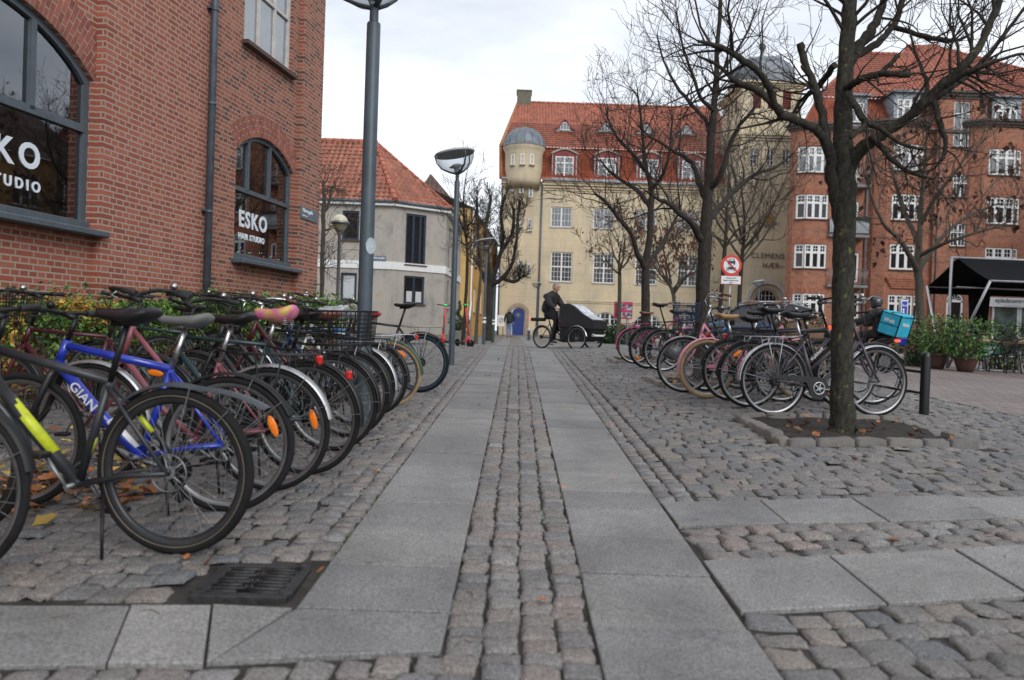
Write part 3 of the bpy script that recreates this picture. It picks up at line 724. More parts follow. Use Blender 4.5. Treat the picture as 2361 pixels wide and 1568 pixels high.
# white upper window (as a part)
def grid_window(parent, x0, x1, z0, z1, y, cols_, rows, t=.06, tb=.035, mf=None, mg=None, name='window', sill=True, mull=(), mt=.09, transom=(), dep=.07, sillm=None, muntin=.025):
    w = empty(name, None, None); w.parent = parent; mf = mf or M_white; mg = mg or M_glass
    mb = MB()
    mb.box(((x0+x1)/2, y+dep/2, z0+t/2), (x1-x0, dep, t)); mb.box(((x0+x1)/2, y+dep/2, z1-t/2), (x1-x0, dep, t))
    mb.box((x0+t/2, y+dep/2, (z0+z1)/2), (t, dep, z1-z0-2*t)); mb.box((x1-t/2, y+dep/2, (z0+z1)/2), (t, dep, z1-z0-2*t))
    for mx_ in mull: mb.box((x0+(x1-x0)*mx_, y+dep/2-.003, (z0+z1)/2), (mt, dep, z1-z0-2*t))
    for mz in transom: mb.box(((x0+x1)/2, y+dep/2-.006, z0+(z1-z0)*mz), (x1-x0-2*t, dep, mt*.8))
    for c in cols_: mb.box((x0+(x1-x0)*c, y+dep/2+.01, (z0+z1)/2), (muntin, dep*.5, z1-z0-2*t))
    for r_ in rows:
        if isinstance(r_, tuple): rz_, a, b = r_; mb.box((x0+(x1-x0)*(a+b)/2, y+dep/2+.012, z0+(z1-z0)*rz_), ((x1-x0)*(b-a), dep*.5, muntin))
        else: mb.box(((x0+x1)/2, y+dep/2+.012, z0+(z1-z0)*r_), (x1-x0-2*t, dep*.5, muntin))
    mb.obj('window_frame', mf, w)
    mb = MB(); mb.box(((x0+x1)/2, y+dep*.8, (z0+z1)/2), (x1-x0-t, .01, z1-z0-t)); mb.obj('pane', mg, w)
    if sill: mb = MB(); mb.box(((x0+x1)/2, y-.04, z0-.03), (x1-x0+.12, .2+.04, .06)); mb.obj('sill', sillm or M_stone, w)
    return w
M_dirtywhite = mat('old_white_paint', (.58, .56, .52), .6, var=.1)
M_sillbrick = mat('brown_sill_tile', (.10, .06, .05), .7, var=.2)
grid_window(bldL, 4.17, 5.86, 5.42, 8.6, .05, (), (), t=.08, mull=(.34, .67), mt=.06, transom=(.30,), dep=.045, mf=M_dirtywhite, mg=mat('pale_blind_glass', (.22, .25, .28), .06, var=.1, ior=2.2), sillm=M_sillbrick)
mb = MB(); mb.tube([(2.98, -.20, 12), (2.98, -.20, .1)], .05, 14)
for z in (1.2, 2.6, 4.1, 5.4, 6.9): mb.tube([(2.98, -.20, z-.02), (2.98, -.20, z+.02)], .056, 14)
for z in (2.62, 5.42, 8): mb.box((2.98, -.155, z), (.13, .09, .03))
mb.obj('downpipe', M_zinc, bldL)
# street name plaque
M_plaque = mat('blue_grey_enamel', (.13, .17, .21), .35, var=.1)
pq = empty('street_name_plate', 'small blue grey street name plate on the corner pilaster of the brick building', 'street sign', P0, radians(90)-A)
mb = MB(); mb.box((6.53, -.122, 3.09), (.75, .012, .22), bev=.004); mb.obj('plate', M_plaque, pq)
text(pq, 'Nørregade', (6.22, -.130, 3.10), .07, M_letter, bold=.002)
text(pq, 'tidligere navn', (6.22, -.130, 3.03), .028, M_letter); 

# ---------------------------------------------------------------- roof tile surface
M_tile = mat('red_clay_tile', (.40, .105, .055), .7, var=.28, vs=1.6, bump=.2, isl=0)
def tilemat(name, c, bw=.22, rh=.33, wav=True):
    m, t, b = newmat(name); L = t.links.new
    co = nd(t, 'ShaderNodeTexCoord'); uv = co.outputs['UV']
    br = nd(t, 'ShaderNodeTexBrick'); L(uv, br.inputs['Vector']); br.offset = 0; br.squash = 1
    for k, v in (('Scale', 1), ('Brick Width', bw), ('Row Height', rh), ('Mortar Size', .016), ('Mortar Smooth', .8)): br.inputs[k].default_value = v
    br.inputs['Color1'].default_value = (*[x*.74 for x in c], 1); br.inputs['Color2'].default_value = (*[x*1.16 for x in c], 1); br.inputs['Mortar'].default_value = (*[x*.40 for x in c], 1)
    n = nd(t, 'ShaderNodeTexNoise', Scale=.5, Detail=6.0, Roughness=.65); L(co.outputs['Object'], n.inputs['Vector'])
    mr = nd(t, 'ShaderNodeMapRange'); mr.inputs[1].default_value = .3; mr.inputs[2].default_value = .7; mr.inputs[3].default_value = .78; mr.inputs[4].default_value = 1.15; L(n.outputs['Fac'], mr.inputs[0])
    s = nd(t, 'ShaderNodeVectorMath', operation='SCALE'); L(br.outputs['Color'], s.inputs[0]); L(mr.outputs[0], s.inputs['Scale']); L(s.outputs[0], b.inputs['Base Color'])
    b.inputs['Roughness'].default_value = .6; MATS[name] = m; return m
M_tileR = tilemat('clay_pantile', (.42, .13, .075)); M_tileM = tilemat('mansard_pantile', (.36, .085, .04)); M_tileB = tilemat('brown_pantile', (.13, .075, .055))
def pantile(parent, name, poly, mt, tw=.22, tl=.33, amp=.035, step=.03, nx=4, holes=()):
    """convex 3-D polygon covered by a real corrugated, stepped tile surface; first edge is the eave"""
    P = [Vector(p) for p in poly]; e = (P[1]-P[0]).normalized()
    nrm = Vector((0, 0, 0))
    for i in range(len(P)): nrm += P[i].cross(P[(i+1) % len(P)])
    nrm.normalize(); up = nrm.cross(e).normalized()
    if up.z < 0: up = -up
    if nrm.z < 0: nrm = -nrm
    U = [(p-P[0]).dot(e) for p in P]; V = [(p-P[0]).dot(up) for p in P]
    u0, u1, v0, v1 = min(U), max(U), min(V), max(V)
    us = np.arange(math.floor(u0/tw)*tw, u1+tw, tw/nx); rows = range(int(math.floor(v0/tl)), int(math.ceil(v1/tl)))
    vs = []; fs = []; uvs = []
    ph = us/tw*2*pi; prof = np.where(np.sin(ph) > 0, np.sin(ph), .35*np.sin(ph))*amp
    rr = random.Random(len(us))
    for r_ in rows:
        for vv, h in ((r_*tl, step), ((r_+1)*tl, 0)):
            for k, u_ in enumerate(us):
                q = P[0]+e*float(u_)+up*vv+nrm*(float(prof[k])+h); vs.append(tuple(q)); uvs.append((float(u_)-.0, vv))
    n = len(us); R_ = len(rows)*2
    for j in range(R_-1):
        for i in range(n-1): fs.append((j*n+i, j*n+i+1, (j+1)*n+i+1, (j+1)*n+i))
    me = bpy.data.meshes.new(name); me.from_pydata(vs, [], fs)
    bm = bmesh.new(); bm.from_mesh(me); uvl = bm.loops.layers.uv.new('UVMap')
    for f in bm.faces:
        rowi = (f.index // (n-1))
        for l in f.loops:
            a, c = uvs[l.vert.index]; l[uvl].uv = (a, c-.001 if l.vert.index//n % 2 else c+.001)
    for i in range(len(P)):
        a, b_ = P[i], P[(i+1) % len(P)]; out = (b_-a).cross(nrm)
        mid = sum(P, Vector())/len(P)
        if out.dot(mid-a) > 0: out = -out
        bmesh.ops.bisect_plane(bm, geom=bm.verts[:]+bm.edges[:]+bm.faces[:], plane_co=a, plane_no=out, clear_outer=True)
    for hc, hw, hh in holes:    # rectangular openings in (u, v)
        pass
    for f in bm.faces: f.smooth = True
    bm.normal_update()
    for f in bm.faces:
        if f.normal.dot(nrm) < 0 : f.normal_flip()
    bm.to_mesh(me); bm.free(); me.materials.append(mt)
    return link(me, name, parent)
M_ridge = mat('ridge_tile', (.40, .13, .08), .7, var=.3, isl=.2)
def ridge(parent, a, b, r=.13, l=.38, mt=None, name='ridge'):
    a, b = Vector(a), Vector(b); n = max(1, int((b-a).length/l)); mb = MB()
    for i in range(n):
        p, q = a.lerp(b, i/n), a.lerp(b, (i+1.12)/n); mb.tube([p, q], [r*1.08, r*.92], 10)
    mb.obj(name, mt or M_ridge, parent)
# ---------------------------------------------------------------- grey two storey house
M_greyR = mat('weathered_lime_render', (.40, .365, .315), .9, var=.3, vs=.9, bump=.3, bs=30)
m, t, b = newmat('patchy_render'); L = t.links.new
co = nd(t, 'ShaderNodeTexCoord'); mp = nd(t, 'ShaderNodeMapping'); mp.inputs['Scale'].default_value = (1, 1, .55); L(co.outputs['Object'], mp.inputs[0])
n1 = nd(t, 'ShaderNodeTexNoise', Scale=1.2, Detail=9.0, Roughness=.72); L(mp.outputs[0], n1.inputs[0])
cr = nd(t, 'ShaderNodeValToRGB'); e = cr.color_ramp.elements; e[0].position = .32; e[0].color = (.20, .19, .18, 1); e[1].position = .68; e[1].color = (.40, .30, .19, 1); k = e.new(.47); k.color = (.36, .335, .30, 1); k = e.new(.58); k.color = (.40, .37, .33, 1)
L(n1.outputs['Fac'], cr.inputs[0]); L(cr.outputs[0], b.inputs['Base Color']); b.inputs['Roughness'].default_value = .9; M_patch = m
M_navy = mat('navy_window_paint', (.02, .035, .06), .45, var=.15)
greyH = empty('grey_house', 'grey rendered corner house with red pantile hip roof and white band course', 'house', (0, 0, 0))
C0 = Vector((-13, 35.9, 0)); C1 = Vector((-5.53, 36, 0)); C2 = Vector((-3.28, 37.65, 0)); C3 = Vector((-3.05, 45, 0))
def zat(x, y, Y): return at(x, y, Y).z
ze = zat(890, 465, 36)
def facet(parent, a, b, z0, z1, mt, holes=(), depth=.14, name='wall', thick=True):
    """wall facet from a to b seen from its right-hand side; returns an Empty-free matrix for placing things on it"""
    d = (b-a); L_ = Vector((d.x, d.y, 0)).length; an = atan2(d.y, d.x)
    M = Matrix.Translation((a.x, a.y, 0)) @ Matrix.Rotation(an, 4, 'Z')
    o = wall(parent, name, 0, L_, z0, z1, 0, mt, [[(h[0], h[2]), (h[1], h[2]), (h[1], h[3]), (h[0], h[3])] for h in holes], depth)
    o.matrix_local = M
    return M, L_
def onM(o, M): o.matrix_local = M; return o
hol1 = [(3.55, 4.75, 3.95, 5.30)]
def XY(x, y, a, b):
    """pixel -> (distance along facet, z) on the vertical plane through a,b"""
    d = Vector((b.x-a.x, b.y-a.y, 0)).normalized(); n = Vector((d.y, -d.x, 0)); rr = ray(x, y)
    tt = (Vector((a.x, a.y, 0))-CP).dot(n)/rr.dot(n); q = CP+rr*tt
    return (Vector((q.x, q.y, 0))-Vector((a.x, a.y, 0))).dot(d), q.z
def rect(x0, x1, y0, y1, a, b):
    xm, ym = (x0+x1)/2, (y0+y1)/2
    return (XY(x0, ym, a, b)[0], XY(x1, ym, a, b)[0], XY(xm, y1, a, b)[1], XY(xm, y0, a, b)[1])
h1 = [rect(789, 828, 486, 553, C0, C1), rect(785, 822, 629, 693, C0, C1)]
h2 = [rect(935, 982, 494, 611, C1, C2), rect(931, 978, 637, 701, C1, C2)]
h3 = [(1.2, 1.9, h2[0][2], h2[0][3]-.3), (1.2, 1.9, h2[1][2]-.05, h2[1][3]), (4.6, 5.2, h2[0][2], h2[0][3]-.5), (4.6, 5.2, h2[1][2]-.05, h2[1][3])]
for a, b, hs in ((C0, C1, h1), (C1, C2, h2), (C2, C3, h3)):
    M, L_ = facet(greyH, a, b, -.5, ze+.1, M_patch, hs)
    zb = zat(930, 616, 36.7)
    mb = MB(); mb.box((L_/2, -.03, zb), (L_+.03, .06, .34)); onM(mb.obj('band', M_white, greyH), M)
    mb = MB(); mb.box((L_/2, -.10, ze-.12), (L_+.06, .22, .14)); onM(mb.obj('cornice', M_white, greyH), M)
    mb = MB(); mb.tube([(-.03, -.24, ze-.02), (L_+.03, -.24, ze-.02)], .07, 10); onM(mb.obj('gutter', M_zinc, greyH), M)
    mb = MB(); mb.box((L_/2, -.02, .55), (L_+.02, .04, .5)); onM(mb.obj('plinth', mat('plinth_grey', (.22, .21, .20), .9, var=.2), greyH), M)
    for i, h in enumerate(hs):
        tall = (h[3]-h[2]) > 1.8
        if a is C0: w = grid_window(greyH, h[0], h[1], h[2], h[3], .06, (), (), t=.10, mf=M_navy, mull=(), mg=M_glass_dim if i == 0 else mat('white_blind', (.50, .52, .54), .5, var=.05), sillm=M_sillbrick)
        elif a is C1: w = grid_window(greyH, h[0], h[1], h[2], h[3], .06, (), (), t=.09, mf=M_navy, mull=((.40, .74) if tall else (.5,)), mt=.11, mg=M_glass_dim, sillm=M_sillbrick)
        else: w = grid_window(greyH, h[0], h[1], h[2], h[3], .06, (), (), t=.08, mf=M_navy, mull=(.5,), mg=M_glass_dim)
        onM(w, M)
mb = MB(); q = rect(933, 976, 672, 699, C1, C2); M, L_ = Matrix.Translation((C1.x, C1.y, 0)) @ Matrix.Rotation(atan2(C2.y-C1.y, C2.x-C1.x), 4, 'Z'), 0
mb.box(((q[0]+q[1])/2-.2, .10, (q[2]+q[3])/2), ((q[1]-q[0])*.32, .01, q[3]-q[2])); mb.box(((q[0]+q[1])/2+.28, .10, (q[2]+q[3])/2), ((q[1]-q[0])*.32, .01, q[3]-q[2])); onM(mb.obj('curtain', mat('curtain_white', (.55, .56, .55), .8, var=.06), greyH), M)
M_tileG = tilemat('grey_house_pantile', (.40, .15, .095))
AP = at(866, 329, 39.6); ov = .28
e0 = Vector((-13, 35.9-ov, ze-.02)); e1 = Vector((C1.x+.1, 36-ov, ze-.02)); e2 = Vector((C2.x+.24, C2.y-.10, ze-.02)); e3 = Vector((C3.x+.28, C3.y, ze-.02)); RL = Vector((-13, 39.5, AP.z))
RB = Vector((-6.7, 45.2, AP.z))
pantile(greyH, 'roof', [e0, e1, AP, RL], M_tileG, tw=.26, tl=.36, amp=.045, step=.035, nx=6)
pantile(greyH, 'roof', [e1, e2, AP], M_tileG, tw=.26, tl=.36, amp=.045, step=.035, nx=6)
pantile(greyH, 'roof', [e2, e3, Vector((AP.x+.1, 45, AP.z)), AP], M_tileG, tw=.26, tl=.36, amp=.045, step=.035, nx=6)
ridge(greyH, e1+Vector((0, 0, .08)), AP+Vector((0, 0, .05)), .12, .40); ridge(greyH, e2+Vector((0, 0, .05)), AP+Vector((0, 0, .05)), .07, .40); ridge(greyH, RL, AP+Vector((0, 0, .03)), .12, .40)
pq2 = empty('street_name_plate', 'small grey street name plate above the white band of the grey house', 'street sign'); 
q = rect(846, 890, 590, 602, C0, C1); M = Matrix.Translation((C0.x, C0.y, 0)) @ Matrix.Rotation(atan2(C1.y-C0.y, C1.x-C0.x), 4, 'Z'); pq2.matrix_world = M
mb = MB(); mb.box(((q[0]+q[1])/2, -.02, (q[2]+q[3])/2), (q[1]-q[0], .02, q[3]-q[2])); mb.obj('plate', M_plaque, pq2)
text(pq2, 'Søndergade', (q[0]+.06, -.034, (q[2]+q[3])/2-.02), .11, M_letter, bold=.002)
# ---------------------------------------------------------------- brown roofed house behind and ochre house
M_ochre = mat('ochre_render', (.55, .30, .075), .85, var=.15, vs=1.2); M_ochre2 = mat('yellow_render', (.62, .42, .15), .85, var=.12, vs=1.2)
brownH = empty('brown_roofed_house', 'brown tiled house with a white arched dormer rising behind the grey house', 'house')
YB = 50.0
pk = at(992, 402, YB+4); el = at(925, 500, YB); er = at(1068, 492, YB)
pantile(brownH, 'roof', [el, er, pk], M_tileB, tw=.3, tl=.36, nx=4)
pantile(brownH, 'roof', [er, er+Vector((1.2, 22, 0)), pk+Vector((1.2, 22, 0)), pk], M_tileB, tw=.3, tl=.36, nx=4)
mb = MB(); a_, b_ = at(930, 520, YB+.25), at(1060, 505, YB+.25); mb.box(((a_.x+b_.x)/2, YB+1.2, a_.z/2), (b_.x-a_.x, 1.6, a_.z)); mb.obj('wall', M_ochre2, brownH)
q = at(1023, 475, YB-.4); ww = .62
lp, inf = arch_loop(q.x-ww, q.x+ww, q.z-1.3, q.z+.1, .55)
lp2, _ = arch_loop(q.x-ww+.16, q.x+ww-.16, q.z-1.1, q.z+.05, .42)
mb = MB(); mb.prism(lp, YB-.6, YB+1.4, holes=[lp2]); mb.obj('dormer', M_white, brownH)
mb = MB(); mb.prism(lp2, YB-.52, YB-.5); mb.obj('dormer_pane', M_glass, brownH)
ochre = empty('ochre_house', 'ochre yellow house with white downpipe beside the narrow alley', 'house')
o0 = Vector((-4.0, 46, 0)); o1 = Vector((-2.62, 46, 0)); o2 = Vector((-1.45, 66, 0)); zo = zat(1077, 480, 46)
facet(ochre, o0, o1, -.5, zo, M_ochre2); 
hs = [(3+i*4.2, 4.0+i*4.2, z, z+1.5) for i in range(4) for z in (2.2, 5.0)]
M, L_ = facet(ochre, o1, o2, -.5, zo, M_ochre, hs)
for h in hs: onM(grid_window(ochre, h[0], h[1], h[2], h[3], .06, (), (.5,), mull=(.5,)), M)
mb = MB(); mb.box((1.35, -.02, 1.6), (.9, .05, 2.1)); onM(mb.obj('door', mat('faded_door', (.25, .22, .18), .7, var=.2), ochre), M)
mb = MB(); pa = [(.25, -.12, zo), (.25, -.12, 2.9), (.15, -.16, 2.6), (-.6, -.2, 1.9), (-.7, -.2, 1.6)]; mb.tube(pa, .055, 10); onM(mb.obj('downpipe', M_white, ochre), M)
mb = MB(); mb.tube([(-.1, -.12, zo), (L_, -.12, zo)], .07, 8); onM(mb.obj('gutter', M_zinc, ochre), M)
pantile(ochre, 'roof', [Vector((o1.x+.1, 45.8, zo)), Vector((o2.x+.1, 66, zo)), Vector((-5.5, 66, zo+1.5)), Vector((-5.5, 46, zo+1.5))], M_tileB, tw=.3, tl=.36)
# ---------------------------------------------------------------- yellow institution
m, t, b = newmat('yellow_lime_render'); L = t.links.new
co = nd(t, 'ShaderNodeTexCoord'); sp = nd(t, 'ShaderNodeSeparateXYZ'); L(co.outputs['Object'], sp.inputs[0])
ad = nd(t, 'ShaderNodeMath', operation='ADD'); L(sp.outputs[0], ad.inputs[0]); L(sp.outputs[1], ad.inputs[1])
cb = nd(t, 'ShaderNodeCombineXYZ'); L(ad.outputs[0], cb.inputs[0]); L(sp.outputs[2], cb.inputs[1])
br = nd(t, 'ShaderNodeTexBrick'); L(cb.outputs[0], br.inputs['Vector']); br.offset = .5
for k, v in (('Scale', 1), ('Brick Width', 1.3), ('Row Height', .62), ('Mortar Size', .012), ('Mortar Smooth', .3)): br.inputs[k].default_value = v
br.inputs['Color1'].default_value = (.60, .525, .37, 1); br.inputs['Color2'].default_value = (.635, .555, .395, 1); br.inputs['Mortar'].default_value = (.47, .41, .30, 1)
mp = nd(t, 'ShaderNodeMapping'); mp.inputs['Scale'].default_value = (1, 1, .4); L(co.outputs['Object'], mp.inputs[0])
n1 = nd(t, 'ShaderNodeTexNoise', Scale=.8, Detail=9.0, Roughness=.7); L(mp.outputs[0], n1.inputs['Vector'])
cr = nd(t, 'ShaderNodeValToRGB'); e = cr.color_ramp.elements; e[0].position = .33; e[0].color = (.72, .74, .78, 1); e[1].position = .6; e[1].color = (1.04, 1.0, .96, 1); L(n1.outputs['Fac'], cr.inputs[0])
mu = nd(t, 'ShaderNodeMixRGB'); mu.blend_type = 'MULTIPLY'; mu.inputs[0].default_value = 1; L(br.outputs['Color'], mu.inputs[1]); L(cr.outputs[0], mu.inputs[2]); L(mu.outputs[0], b.inputs['Base Color']); b.inputs['Roughness'].default_value = .9
M_yel = m
M_redwood = mat('oxide_red_wood', (.22, .035, .03), .6, var=.15)
M_blue = mat('blue_door_paint', (.018, .045, .22), .4, var=.12)
M_pink = mat('pinkish_sandstone', (.36, .28, .22), .85, var=.2)
yel = empty('yellow_town_building', 'long yellow rendered building with red mansard roof, white dormers and domed stair turret', 'building')
YY = 60.0; K = YY/FPX
ya, yb = Vector((-1.15, YY, 0)), Vector((16.6, YY, 0))
zc_ = zat(1400, 423, YY); zbr = zat(1260, 340, YY+1.2); zrg = zat(1400, 243, YY+7)
def xat(x, y, Y): return at(x, y, Y).x
cols4 = [1294.5, 1392.2, 1489.5, 1587]
holes = []; wins = []
for cxx in cols4:
    s_ = .034*(cxx-1294.5)
    for (hw, y0, y1, st) in ((24.5, 477, 524, 'b'), (25, 581, 650, 'a')):
        r_ = rect(cxx-hw, cxx+hw, y0+s_, y1+s_, ya, yb); holes.append(r_); wins.append((r_, st))
tur = []
for (x0, x1, y0, y1) in ((1197, 1205, 497, 523), (1217, 1225, 504, 532), (1195, 1203, 599, 625), (1215, 1223, 608, 636)):
    r_ = rect(x0, x1, y0, y1, ya, yb); holes.append(r_); tur.append(r_)
arch = []
for cxx in cols4[1:]+[1684.5]:
    q = at(cxx+3, 735, YY); loc = q.x-ya.x; lp, inf = arch_loop(loc-1.13, loc+1.13, zat(cxx, 781, YY), zat(cxx, 750+.034*(cxx-1387), YY), 1.0, 16)
    if q.x+1.2 < yb.x: arch.append((loc, lp, inf))
hs = [[(h[0], h[2]), (h[1], h[2]), (h[1], h[3]), (h[0], h[3])] for h in holes]+[a[1] for a in arch]
qd = at(1194.5, 745, YY); ld = qd.x-ya.x
dl, dinf = arch_loop(ld-.52, ld+.52, gz(0, YY)-.03, zat(1194, 718, YY), .34, 12); hs.append(dl)
M = Matrix.Translation((ya.x, ya.y, 0)); LY = yb.x-ya.x
o = wall(yel, 'wall', 0, LY, -.5, zc_-.05, 0, M_yel, hs, .22); o.matrix_local = M
mb = MB(); mb.add([(0, 0, -.5), (0, 12, -.5), (0, 12, zc_), (0, 0, zc_)], [(3, 2, 1, 0)]); onM(mb.obj('side_wall', M_yel, yel), M)
for r_, st in wins:
    if st == 'b': w = grid_window(yel, r_[0], r_[1], r_[2], r_[3], .10, (.17, .335, .665, .83), (.33, .67), t=.09, mull=(.5,), mt=.12)
    else: w = grid_window(yel, r_[0], r_[1], r_[2], r_[3], .10, (.17, .335, .665, .83), (.17, .34, .70, .85), t=.09, mull=(.5,), mt=.12, transom=(.51,), mg=M_glass_dim)
    onM(w, M)
for r_ in tur: onM(grid_window(yel, r_[0]-.03, r_[1]+.03, r_[2]-.02, r_[3], .0, (), (.33, .66), t=.07, mull=()), M)
for loc, lp, inf in arch:
    w = empty('window', None, None); w.parent = yel; w.matrix_local = M
    c, zcc, R_, a_ = inf; mb = MB(); z0 = lp[0][1]; zs = zcc+R_*cos(a_)
    pts = [(c+R_*sin(a_-2*a_*i/16), .14, zcc+R_*cos(a_-2*a_*i/16)) for i in range(17)]
    mb.tube([(p[0]*.0+c+(p[0]-c)*.965, .14, p[2]-.04) for p in pts], .075, 6, flat=.8)
    mb.box((c, .14, zs+.02), (2.26, .12, .16))
    for k in (-1.07, -.36, .36, 1.07):
        zt = zcc+sqrt(max(.01, R_*R_-min(abs(k), 1.0)**2)) if abs(k) < 1 else zs
        mb.box((c+k, .14, (z0+zt)/2), (.13, .10, zt-z0))
    for k in (-.71, 0, .71):
        zt = zcc+sqrt(max(.01, R_*R_-k*k)); mb.box((c+k, .15, (z0+zt)/2), (.035, .05, zt-z0))
    for z in (zs+.50, zs-.45, zs-.9): mb.box((c, .15, z), (2.1 if z < zs else 1.8, .05, .035))
    mb.obj('window_frame', M_white, w)
    mb = MB(); mb.add([(p[0], .18, p[1]) for p in lp], [tuple(range(len(lp)))]); mb.obj('pane', M_glass_dim, w)
# door
mb = MB(); mb.add([(p[0], .12, p[1]) for p in dl], [tuple(range(len(dl)))]); d = mb.obj('door', M_blue, yel); onM(d, M)
mb = MB()
for dx, dz in ((0, .0), (.11, .11), (-.11, .11), (0, .22)): mb.box((ld+dx, .10, 2.0+dz+gz(0, YY)-.6), (.13, .02, .13), M=Matrix.Translation((ld+dx, 0, 2.0+dz+.23)) @ Matrix.Rotation(pi/4, 4, 'Y') @ Matrix.Translation((-ld-dx, 0, -2.0-dz-.23)))
mb.obj('door_pane', M_glass, d)
def hood(parent, inf, x0, x1, z0, thick, y, mt, M, name='door_surround', proud=.06, legs=True):
    c, zcc, R_, a_ = inf; ins = [(c+(R_)*sin(-a_+2*a_*i/20), zcc+R_*cos(-a_+2*a_*i/20)) for i in range(21)]
    outs = [(c+(R_+thick)*sin(-a_*1.12+2*a_*1.12*i/20), zcc+(R_+thick)*cos(-a_*1.12+2*a_*1.12*i/20)) for i in range(21)]
    if legs: ins = [(x0, z0)]+ins+[(x1, z0)]; outs = [(x0-thick*.8, z0)]+outs+[(x1+thick*.8, z0)]
    mb = MB(); n = len(ins); vs = [(p[0], yy, p[1]) for yy in (y-proud, y+.02) for p in ins+outs]; N = 2*n; fs = []
    for i in range(n-1):
        fs += [(i, i+1, n+i+1, n+i), (n+i, n+i+1, N+n+i+1, N+n+i), (i, i+1, N+i+1, N+i)]
    mb.add(vs, fs); return onM(mb.obj(name, mt, parent), M)
hood(yel, dinf, ld-.52, ld+.52, gz(0, YY)-.1, .28, 0, M_pink, M)
hood(yel, dinf, ld-.50, ld+.50, gz(0, YY)-.1, -.09, .10, M_white, M, 'door_frame', proud=.01)
# mouldings
zp = zat(1420, 696, YY)
mb = MB(); mb.box((LY/2+2.6, -.05, zp), (LY-5.2, .10, .10)); mb.box((LY/2+2.6, -.03, zp-.12), (LY-5.2, .06, .10)); onM(mb.obj('moulding', M_yel, yel), M)
mb = MB()
for x0, x1 in ((-.05, 1.0), (3.0, LY)):
    for k, (dz, dy, h) in enumerate(((-.05, .34, .12), (-.2, .24, .16), (-.42, .14, .1), (-.62, .08, .06))): mb.box(((x0+x1)/2, -dy/2, zc_+dz), (x1-x0, dy+.01, h))
onM(mb.obj('cornice', M_yel, yel), M)
mb = MB()
for x0, x1 in ((-.05, 1.0), (3.0, LY)): mb.tube([(x0, -.42, zc_+.05), (x1, -.42, zc_+.05)], .08, 8)
onM(mb.obj('gutter', mat('pale_zinc', (.40, .42, .44), .5, metal=.4, var=.15), yel), M)
mb = MB()
for px_ in (1248, 1156): l = at(px_, 500, YY).x-ya.x; mb.tube([(l, -.10, zc_-.1), (l, -.10, .6)], .06, 8)
onM(mb.obj('downpipe', M_zinc, yel), M)
# roof: mansard + upper slope
yb0 = YY-.35; zE = zc_+.06
xl, xr = ya.x-.05, yb.x
xlt, xm = at(1195, 240, YY+7).x, at(1156, 335, YY+1.2).x
pantile(yel, 'mansard_roof', [(xl, yb0, zE), (xr, yb0, zE), (xr, YY+1.0, zbr-.05), (xm, YY+1.0, zbr-.05)], M_tileM, tw=.25, tl=.36, amp=.03, step=.02, nx=4)
pantile(yel, 'roof', [(xm-.05, YY+.75, zbr-.12), (xr, YY+.75, zbr-.12), (xr, YY+7, zrg), (xlt, YY+7, zrg)], M_tileR, tw=.25, tl=.34, amp=.04, step=.03, nx=4)
mb = MB(); mb.add([(xl, yb0, zE), (xm, YY+1.0, zbr), (xlt, YY+7, zrg), (xl+1.2, YY+14, zE), ], [(0, 1, 2, 3)]); mb.obj('gable', M_yel, yel)
mb = MB(); mb.tube([(xl-.03, yb0, zE), (xm-.03, YY+1.0, zbr), (xlt, YY+7, zrg)], .14, 8); mb.obj('verge', mat('verge_tile', (.38, .15, .06), .7, var=.3), yel)
ridge(yel, (xlt, YY+7, zrg+.03), (xr, YY+7, zrg+.03), .12, .40)
q0, q1 = at(1192, 236, YY+7), at(1225, 215, YY+7)
mb = MB(); mb.box(((q0.x+q1.x)/2, YY+7.3, zrg+.25), (q1.x-q0.x, 1.4, 1.35)); mb.box(((q0.x+q1.x)/2, YY+7.3, zrg+.9), (q1.x-q0.x+.12, 1.5, .10)); mb.obj('chimney', mat('old_chimney', (.16, .15, .11), .9, var=.3), yel)
# dormers
def dormer(cx_px, i):
    s_ = .034*(cx_px-1301); q = at(cx_px, 386+s_, YY); d = empty('dormer', None, None); d.parent = yel; d.location = (q.x, YY-.15, 0)
    zb_, zt_ = zat(cx_px, 411+s_, YY), zat(cx_px, 362+s_, YY); hw = .68
    grid_window(d, -hw, hw, zb_, zt_, -.02, (.25, .75), (.25, .5), t=.08, mull=(.5,), mt=.11, transom=(.70,), sill=False)
    top, _ = arch_loop(-hw-.16, hw+.16, zb_-.1, zt_+.22, .30, 12)
    mb = MB(); inner = [(-hw, zb_), (hw, zb_), (hw, zt_), (-hw, zt_)]
    mb.prism(top, 0, 1.5, holes=[inner]); mb.obj('dormer_cheek', M_redwood, d)
    pts = []
    for k in range(21):
        u_ = -1+2*k/20; pts.append((u_*(hw+.34), -.06, zt_+.20+.36*cos(u_*pi/2)**1.2*1.0+(.0 if abs(u_) < .85 else 0)))
    mb = MB(); mb.tube(pts, .075, 6); mb.obj('hood_moulding', M_stone, d)
    mb = MB(); vs = [(p[0], yy, p[2]+.05) for yy in (-.12, 1.9) for p in pts]; mb.add(vs, [(k, k+1, k+22, k+21) for k in range(20)], 0, True); mb.obj('dormer_roof', M_lead, d)
    mb = MB(); mb.box((-hw-.22, .5, (zb_+zt_)/2+.1), (.08, 1.0, zt_-zb_+.3)); mb.box((hw+.22, .5, (zb_+zt_)/2+.1), (.08, 1.0, zt_-zb_+.3)); mb.box((0, -.08, zb_-.1), (2*hw+.6, .3, .09)); mb.obj('flashing', mat('pale_lead', (.33, .35, .37), .6, var=.35, vs=6), d)
for i, c in enumerate((1301, 1398.6, 1496, 1592)): dormer(c, i)
